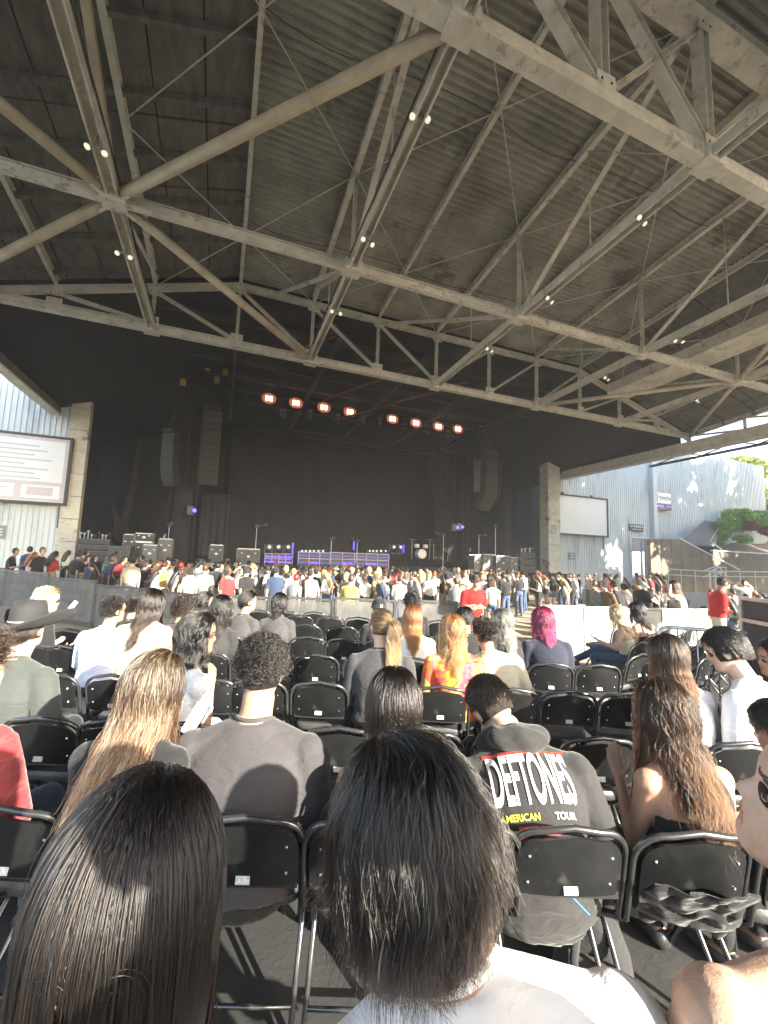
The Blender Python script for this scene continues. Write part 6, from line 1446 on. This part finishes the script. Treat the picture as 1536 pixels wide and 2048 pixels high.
# jacket slung over the chair at the right ------------------------------------
def garment(lb, px, py, d, m_, w_=.34, h_=.34, seed=0):
    p = atD(px, py, d); n = 48; V = []
    for j in range(n):
        for i in range(n):
            u, v = i/(n-1)-.5, j/(n-1); q = Vector((u*2.1, v*1.6, seed)); r = .6+.6*mnoise.noise(q)
            V.append((u*w_*(1+.25*mnoise.noise(Vector((v*3, 0, seed)))), .17*v-.05*r-.045*abs(mnoise.noise(q*2.2))-.04*(1-4*u*u), -v*h_*(1+.3*mnoise.noise(Vector((u*4, 3, seed))))+.05*r))
    f = [(j*n+i, j*n+i+1, (j+1)*n+i+1, (j+1)*n+i) for j in range(n-1) for i in range(n-1)]; mb = MB(); mb.add(V, f)
    me = mb.mesh('jacket', m_, True); o = bpy.data.objects.new('t', me); COL.objects.link(o); s_ = o.modifiers.new('s', 'SOLIDIFY'); s_.thickness = .006; dg = bpy.context.evaluated_depsgraph_get(); me2 = bpy.data.meshes.new_from_object(o.evaluated_get(dg)); bpy.data.objects.remove(o)
    link('jacket', me2, None, p, -YAW-.1, label=lb, category='jacket')
garment('crumpled black jacket bunched on the seat of the rightmost near chair', 1395, 1775, 1.62, cloth('black_satin_lining', (.005, .005, .0055), rough=.7), .34, .22, 3)
# unseen standing people added behind the camera to shade the nearest heads
person('unseen person in a black tee added close behind the camera for shade', 1024, 1024, 9, shirt=C_blk, sleeve=.4, pants=C_jean, seated=False, arms='down', scale=1.1, sw=1.15, fat=1.2, voxel=.02, hair=dict(L=.05, n=500, m_=H_dk, rad=.004, K=5)).root.location = tuple(HR*.46-HF*.14)
person('unseen person in a grey tee added behind the camera for shade, farther right', 1124, 1024, 9, shirt=C_grey, sleeve=.4, pants=C_jean, seated=False, arms='down', sw=1.05, fat=1.0, scale=1.1, voxel=.02, hair=dict(L=.05, n=500, m_=H_dk, rad=.004, K=5)).root.location = tuple(HR*.84-HF*.10)

# bags and cups on the floor under the chairs
def bag(px, d, lb, m_, s_=1.0, rz=0):
    p = atF(px, 1700, d); root = empty('bag', p, -YAW+rz, label=lb, category='bag'); root.scale = (s_,)*3
    mb = MB(); mb.tube([(0, 0, .0), (0, .0, .04), (0, .01, .18), (0, .02, .30), (0, .02, .36)], [(.15, .09), (.17, .11), (.165, .105), (.12, .08), (.03, .03)], 16, side=(1, 0, 0)); me = evaluated(mb, .015, 3); co = vco(me); co += vno(me)*(np.sin(co[:, 0]*33+co[:, 2]*25)*.006)[:, None]; set_co(me, co); me.materials.append(m_); me.name = 'bag_body'; link('bag_body', me, root)
    mb = MB(); mb.tube([(-.06, -.10, .30), (-.08, -.15, .20), (-.07, -.13, .06)], [(.018, .006)]*3, 6, side=(1, 0, 0)); mb.tube([(-.03, 0, .35), (0, 0, .40), (.03, 0, .35)], .008, 6); mb.build('strap', m_, root, True)
    mb = MB(); mb.box((0, -.115, .13), (.20, .03, .14)); mb.build('pocket', m_, root)
bag(660, 2.35, 'black backpack on the floor between the two nearest heads', C_blk, .95, .3)
bag(1180, 1.95, 'charcoal backpack under the chair behind the hooded person', C_char, .9, -.4)
bag(1120, 3.75, 'small brown bag on the floor in the third row', C_brn, .8, .5)
M_cup = mat('clear_plastic_cup', (.7, .7, .68), None, 5, .25, trans=.6)
for px, d, lb in ((640, 2.3, 'clear plastic cup on the floor beside the man in the grey tee'), (1255, 2.7, 'clear plastic cup on the floor in the second row at right'), (700, 4.0, 'clear plastic cup left under the fourth row')):
    p = atF(px, 1500, d); mb = MB(); mb.tube([(0, 0, 0), (0, 0, .12)], [.030, .044], 14); o = mb.build('cup', M_cup, None, True, loc=p, label=lb, category='cup')
# ================================================================== THE CROWD IN THE PIT
def crowd_mesh(arms, hair, seated=False, hat=False, female=False, seed=0, fat=1.0, skirt=False):
    P = skeleton(seated=seated, arms=arms, sw=.92 if female else 1.06, fat=fat, hyaw=[0, .5, -.5, .2][seed % 4], lean=.03+.05*(seed % 2)); vox = .026
    parts = []
    mb = MB(); mb.tube([P.neck0-P.up*.05, P.neck1+P.RH@np.array([0, .01, .03])], .055, 8, side=P.lat); head_geo(mb, P.Th)
    for s_ in (-1, 1):
        limb(mb, P.sh[s_], P.el[s_], .046, .038, 8); limb(mb, P.el[s_], P.wr[s_], .040, .028, 8); mb.ball(P.el[s_], .04, 6); hand(mb, P.wr[s_], P.hd[s_], P.pn[s_], .5, -s_)
        if skirt: limb(mb, P.kn[s_]+[0, 0, .2], P.kn[s_], .075, .055, 8); limb(mb, P.kn[s_], P.an[s_], .053, .04, 8)
    parts.append((evaluated(mb, .02, 2), 0))
    mb = MB(); torso(mb, P, .012)
    for s_ in (-1, 1): mb.tube([P.sh[s_], P.sh[s_]*.5+P.el[s_]*.5, P.sh[s_]*.1+P.el[s_]*.9], .062, 8)
    parts.append((evaluated(mb, vox, 2), 1))
    mb = MB(); mb.tube([P.spine[0]-[0, 0, .08], P.spine[0], P.spine[2]], [(.165, .125), (.18, .135), (.165, .12)], 10, side=P.lat)
    for s_ in (-1, 1):
        if skirt: limb(mb, P.hipj[s_], P.hipj[s_]*.45+P.kn[s_]*.55, .10, .095, 8)
        else: limb(mb, P.hipj[s_], P.kn[s_], .098, .072, 8); limb(mb, P.kn[s_], P.an[s_]-[0, 0, .0], .072, .06, 8)
        A = P.an[s_]; mb.tube([A+[0, -.05, -.05], A+[0, .1, -.06], A+[0, .18, -.07]], [(.04, .04), (.045, .03), (.03, .018)], 8, side=(1, 0, 0))
    parts.append((evaluated(mb, vox, 2), 2))
    mb = MB(); c = P.hc+P.RH@np.array([0, -.022, .022]); mb.ball(c, (.090, .108, .118), 12, P.RH)
    if hair == 'long':
        for sx in (-.05, 0, .05): mb.tube([c+[sx, -.06, .02], P.neck0+[sx*1.3, -.10, .06], P.spine[7]+[sx*1.5, -.15, 0], P.spine[5]+[sx*1.2, -.15, 0]], [.06, .06, .05, .02], 8)
    elif hair == 'bob':
        for sx in (-.055, 0, .055): mb.tube([c+[sx, -.05, .02], P.neck0+[sx*1.3, -.05, .06]], [.06, .045], 8)
    elif hair == 'bun': mb.ball(c+[0, -.08, .09], .05, 8)
    hm = evaluated(mb, .02, 1); 
    if hat: mb.tube([P.Th(np.array([[0, .02, .045]]))[0], P.Th(np.array([[0, .17, .03]]))[0]], [(.08, .012), (.06, .008)], 10, side=P.lat); hm = evaluated(mb, .018, 1)
    co = vco(hm); q = (co-P.hc)@P.RH; face = (q[:, 1] > .045) & (q[:, 2] < .055) & (q[:, 2] > -.2); co[face] -= (P.RH@np.array([0, .05, 0]))
    set_co(hm, co); parts.append((hm, 3))
    V = []; Fs = []; mi = []; n = 0
    for me, k in parts:
        co = vco(me); V.append(co); Fs += [tuple(i+n for i in p.vertices) for p in me.polygons]; mi += [k]*len(me.polygons); n += len(co)
    out = bpy.data.meshes.new('person'); out.from_pydata(np.vstack(V).tolist(), [], Fs)
    for m_ in (SK['tan'], C_blk, C_blk, C_blk): out.materials.append(m_)
    out.polygons.foreach_set('material_index', mi); out.polygons.foreach_set('use_smooth', [True]*len(out.polygons)); out.update(); return out
VAR = [('arms at the sides', crowd_mesh('down', 'short', seed=0)), ('arms folded', crowd_mesh('cross', 'short', seed=1, fat=1.1)), ('looking at a phone', crowd_mesh('phone', 'long', female=True, seed=2)), ('hands on hips', crowd_mesh('hips', 'long', female=True, seed=3, skirt=True)),
       ('arms at the sides', crowd_mesh('down', 'long', female=True, seed=5)), ('hands on the head', crowd_mesh('head', 'bob', female=True, seed=4)), ('looking at a phone', crowd_mesh('phone', 'short', seed=6, hat=True)), ('arms at the sides', crowd_mesh('down', 'bob', female=True, seed=7, skirt=True, fat=1.1)),
       ('arms folded', crowd_mesh('cross', 'bun', female=True, seed=9)), ('arms at the sides', crowd_mesh('down', 'short', seed=10, hat=True, fat=1.2))]
LONG = {2: 'long', 3: 'long', 4: 'long', 5: 'bobbed', 7: 'bobbed', 8: 'bunned', 6: None, 9: None, 0: 'short', 1: 'short'}
SEAT = [('seated', crowd_mesh('lap', 'long', seated=True, female=True, seed=1)), ('seated', crowd_mesh('lap', 'short', seated=True, seed=2)), ('seated with a phone', crowd_mesh('phone', 'bob', seated=True, seed=3)), ('seated', crowd_mesh('cross', 'short', seated=True, hat=True, seed=6))]
def cc(n_, c): return cloth('crowd_'+n_, c, fold=.2)
TOPS = [('black', cc('black', (.018, .018, .02)), 36), ('white', cc('white', (.66, .62, .54)), 24), ('grey', cc('grey', (.16, .16, .165)), 12), ('beige', cc('beige', (.45, .36, .25)), 13), ('red', cc('red', (.30, .03, .03)), 4), ('navy', cc('navy', (.03, .045, .09)), 5), ('brown', cc('brown', (.12, .07, .04)), 5), ('yellow', cc('yellow', (.42, .30, .08)), 2), ('green', cc('green', (.05, .08, .05)), 3), ('pink', cc('pink', (.5, .25, .25)), 2)]
BOTS = [cc('black', (.018, .018, .02)), cc('denim', (.07, .10, .17)), cc('grey', (.16, .16, .165)), cc('khaki', (.28, .24, .16))]
HAIRS = [('black', mat('crowd_black_hair', (.012, .010, .009), None, 40, .5), 42), ('brown', mat('crowd_brown_hair', (.06, .033, .018), None, 40, .5), 28), ('blond', mat('crowd_blond_hair', (.40, .28, .12), None, 40, .5), 13), ('ginger', mat('crowd_ginger_hair', (.28, .08, .025), None, 40, .5), 8), ('red', mat('crowd_red_hair', (.35, .012, .015), None, 40, .5), 4), ('grey', mat('crowd_grey_hair', (.2, .19, .17), None, 40, .5), 4)]
def pick(L): r = random.random()*sum(x[2] for x in L); 
def pick(L):
    r = random.random()*sum(x[2] for x in L)
    for x in L:
        r -= x[2]
        if r <= 0: return x
    return L[0]
taken = []; crowd = []
def region(px, d):
    w_ = ('in front of the left ribbed wall' if px < 150 else 'below the left outer speakers' if px < 400 else 'before the grey console' if px < 520 else 'before the purple riser' if px < 600 else 'before the middle riser' if px < 680 else 'before the long riser' if px < 790 else 'before the drum kit' if px < 880 else 'before the amp row' if px < 1040 else 'near the right column' if px < 1110 else 'under the right screen' if px < 1220 else 'near the doorway' if px < 1320 else 'before the stair wall')
    return w_
used = {}
def add_person(px, d, seated=False, top=None, hair=None, var=None, face=None, group='crowd standing in the pit', bottom=None, hs=1.0, lab=None):
    p = atD(px, 1130, d); x, y = p[0], p[1]; z = floor_z(x, y)
    lst = SEAT if seated else VAR; k = random.randrange(len(lst)) if var is None else var
    T = pick(TOPS) if top is None else next(t for t in TOPS if t[0] == top); Hh = pick(HAIRS) if hair is None else next(t for t in HAIRS if t[0] == hair)
    pose, me = lst[k]; o = bpy.data.objects.new('person', me); COL.objects.link(o); o.location = (x, y, z)
    stage = math.atan2(-(6-x), (30-y)); o.rotation_euler = (0, 0, (stage+random.gauss(0, .45)+(random.random() < .14)*random.uniform(-2.5, 2.5)) if face is None else face)
    s_ = random.uniform(.93, 1.05)*hs*(.96 if k in (2, 3, 4, 5, 7, 8) and not seated else 1); o.scale = (s_,)*3
    sk = SK[random.choice(['light', 'tan', 'tan', 'brown', 'pale'])]
    for i, m_ in enumerate((sk, T[1], bottom or random.choice(BOTS), Hh[1] if not ((k in (6, 9) and not seated) or (seated and k == 3)) else TOPS[0][1])): o.material_slots[i].link = 'OBJECT'; o.material_slots[i].material = m_
    ln = LONG.get(k) if not seated else ['long', 'short', 'bobbed', None][k]
    hd = 'dark cap' if ln is None else '%s %s hair' % (ln, Hh[0])
    o['category'] = 'person'; o['group'] = group
    crowd.append(dict(o=o, px=px, d=d, top=T[0], hd=hd, pose=pose, lab=lab, seated=seated)); taken.append((x, y)); return o
def clear(x, y, r): return all((x-a)**2+(y-b)**2 > r*r for a, b in taken)
bl_px = [-75, 5, 92, 190, 298, 418, 541, 670, 794, 916, 1079, 1171, 1251, 1325, 1386, 1443, 1600]; bl_d = [12.6, 12.2, 11.3, 10.7, 10.1, 9.7, 9.35, 9.0, 8.85, 8.75, 9.4, 9.6, 9.9, 10.2, 10.5, 10.9, 11.2]
# people one can pick out in the photograph
S = [(590, 10.9, dict(top='grey', hair='red', var=0), 'person with bright red curls and a grey tee just behind the scrim'), (700, 10.8, dict(top='yellow', hair='brown', var=1), 'person in a yellow tee seen through the middle scrim panel'), (625, 12.5, dict(top='grey', hair='grey', var=9), None),
 (758, 13.5, dict(top='yellow', hair='blond', var=7), 'woman in a long yellow dress in the sunlit middle of the pit'), (545, 13.8, dict(top='white', hair='black', var=0), None), (490, 13.0, dict(top='white', hair='black', var=1), None), (455, 13.4, dict(top='white', hair='ginger', var=4), None),
 (312, 12.4, dict(top='white', hair='black', var=2), 'person in a bright white vest looking at a phone behind the left scrim'), (412, 12.6, dict(top='grey', hair='brown', var=0), None), (1028, 20.5, dict(top='white', hair='black', var=0), 'man in a white tee at the near right corner of the pit crowd'), (1052, 19.5, dict(top='black', hair='brown', var=4), None), (1075, 19.0, dict(top='black', hair='black', var=7), None), (1105, 18.5, dict(top='black', hair='black', var=3), None), (1132, 15.5, dict(top='beige', hair='blond', var=4), 'woman with long blond hair standing right of the barrier gap'),
 (985, 12.5, dict(top='white', hair='brown', var=7), 'person with a pale backpack and shorts left of the pit gap'), (1012, 15, dict(top='black', hair='black', var=1), None),
 (20, 14.2, dict(top='black', hair='black', var=6, hs=1.02), 'man in a black tee and cap standing left of everybody'), (48, 15.5, dict(top='navy', hair='black', var=1), None), (60, 14.4, dict(top='white', hair='ginger', var=2), None), (76, 14.0, dict(top='black', hair='black', var=9), None), (103, 14.5, dict(top='red', hair='black', var=2), 'woman with a red bag before the left ribbed wall'), (150, 14.3, dict(top='black', hair='black', var=0), 'man in a black tee with a round white emblem beside the left wall'), (192, 12.3, dict(top='black', hair='black', var=2), None), (218, 14.4, dict(top='navy', hair='brown', var=0), None), (258, 14.2, dict(top='grey', hair='black', var=1), None), (1490, 16.5, dict(top='white', hair='black', var=5, hs=1.02), 'large person in a white tee standing near the right wall'), (1302, 21, dict(top='red', hair='black', var=0), 'staff member in a red polo near the doorway'), (1318, 23, dict(top='red', hair='brown', var=9), 'second staff member in red before the stair wall'), (1273, 22, dict(top='white', hair='black', var=4), None), (1289, 21.5, dict(top='white', hair='black', var=0), None), (1255, 20, dict(top='black', hair='black', var=3), None)]
for px, d, kw, lab in S: add_person(px, d, lab=lab, **kw)
def fill(n, p0, p1, dlo, dhi, r, group, bias=1.0, **kw):
    c = 0; t = 0
    while c < n and t < n*60:
        t += 1; px = random.uniform(p0, p1); lo = max(dlo, np.interp(px, bl_px, bl_d)+1.6); d = lo+(dhi-lo)*random.random()**bias; p = atD(px, 1130, d)
        if p[1] > 23.4 or not clear(p[0], p[1], r): continue
        add_person(px, d, group=group, **kw); c += 1
fill(188, 285, 1005, 12.0, 24, .40, 'crowd standing in the pit', 1.15)
fill(18, 130, 300, 13.5, 22, .6, 'crowd standing in the pit')
fill(22, 1000, 1180, 16.5, 25, .6, 'crowd standing in the pit')
fill(12, 1180, 1330, 18, 26, .8, 'people standing near the right wall')
fill(26, 1190, 1560, 12.6, 19, .75, 'people seated in the shaded right block', seated=True)
for px, py, d, t_, h_, lb in ((1195, 1150, 11.6, 'grey', 'black', 0), (1214, 1162, 11.3, 'brown', 'brown', 3), (1236, 1158, 11.4, 'black', 'black', 1), (1254, 1146, 12.2, 'white', 'brown', 1), (1282, 1152, 12.0, 'black', 'red', 1)):
    add_person(px, d, seated=False, top=t_, hair=h_, var=[0, 9, 0, 0][lb if lb < 3 else 1], group='people standing behind the pale boards', face=random.uniform(.5, 1.5))
for px, py, Yd, lb in ((893, 1118, 27, 'stage hand in black standing on the dark right side of the stage'), (322, 1110, 27.5, 'stage hand in black among the cases at stage left'), (940, 1118, 29, 'stage hand in black standing behind the amp row')):
    q = atY(px, py, Yd); o = add_person(px, 27, top='black', hair='black', var=0, group='stage hands', lab=lb); o.location = (q[0], Yd, ZS)
# labels that single each one out
def kind(c): return (c['top'], c['hd'])
byx = sorted(crowd, key=lambda c: c['px']); seen = {}
for i, c in enumerate(byx):
    if c['lab']: c['o']['label'] = c['lab']; continue
    nb = min((q for q in crowd if q is not c), key=lambda q: (q['px']-c['px'])**2/400+(q['d']-c['d'])**2*2); side = 'right' if nb['px'] < c['px'] else 'left'
    c['o']['label'] = '%s top, %s, %s, %s' % (c['top'], c['hd'], c['pose'], region(c['px'], c['d']))
    c['o']['label'] = ' '.join(c['o']['label'].split()[:16])
lab = {}
for c in byx: lab.setdefault(c['o']['label'], []).append(c)
for L_, cs in lab.items():
    if len(cs) > 1 and not cs[0]['lab']:
        cs.sort(key=lambda c: c['d'])
        for i, c in enumerate(cs):
            nb = min((q for q in crowd if q is not c), key=lambda q: (q['px']-c['px'])**2/300+(q['d']-c['d'])**2*2); side = 'right' if nb['px'] < c['px'] else 'left'
            dep = 'nearest' if i == 0 else 'farthest' if i == len(cs)-1 else 'middle'
            c['o']['label'] = ' '.join(('%s top, %s, %s %s, %s of one in %s' % (c['top'], c['hd'].replace(' hair', ''), dep, region(c['px'], c['d']), side, nb['top'])).split()[:16])
used_l = {}
for c in sorted(crowd, key=lambda c: c['px']):
    L_ = c['o']['label']; L_ = ' '.join(L_.split()[:16])
    if L_ in used_l and not c['lab']:
        nb = sorted((q for q in crowd if q is not c), key=lambda q: (q['px']-c['px'])**2/300+(q['d']-c['d'])**2*2)[:2]
        L_ = ' '.join(('%s top, %s, %s, between one in %s and one in %s' % (c['top'], c['hd'].replace(' hair', ''), region(c['px'], c['d']).replace('before the ', 'by '), nb[0]['top'], nb[1]['top'])).split()[:16])
    used_l[L_] = 1; c['o']['label'] = L_
# seats of the shaded right block
st = sorted([c for c in crowd if c['seated']], key=lambda c: c['d']); rk = ['nearest rank', 'second rank', 'third rank', 'fourth rank', 'farthest rank']
for b in range(0, len(st), 8):
    row = sorted(st[b:b+8], key=lambda c: c['px'])
    for i, c in enumerate(row):
        o = c['o']; root = empty('folding_chair', o.location, o.rotation_euler[2], label='dark chair under a seated person, shaded right block, %s, %s' % (rk[min(b//8, 4)], ORD(i, len(row))), category='chair', group='chairs in the shaded right block'); link('backrest', CM['backrest'], root); link('seat', CM['seat'], root); link('frame', CM['frame'], root)

for o in COL.objects:
    L_ = o.get('label')
    if L_ and len(L_.split()) > 16: o['label'] = ' '.join(L_.split()[:16])

# dusty evening air
mb = MB(); mb.box2((-300, -300, -1.6), (300, 300, 34)); hz_m = bpy.data.materials.new('dusty_air'); hz_m.use_nodes = True; nt = hz_m.node_tree; nt.nodes.clear()
pv = nt.nodes.new('ShaderNodeVolumePrincipled'); pv.inputs['Color'].default_value = (.92, .94, 1, 1); pv.inputs['Density'].default_value = 0.0012; mo = nt.nodes.new('ShaderNodeOutputMaterial'); nt.links.new(pv.outputs[0], mo.inputs['Volume'])
hz_o = mb.build('haze', hz_m, None, kind='stuff')
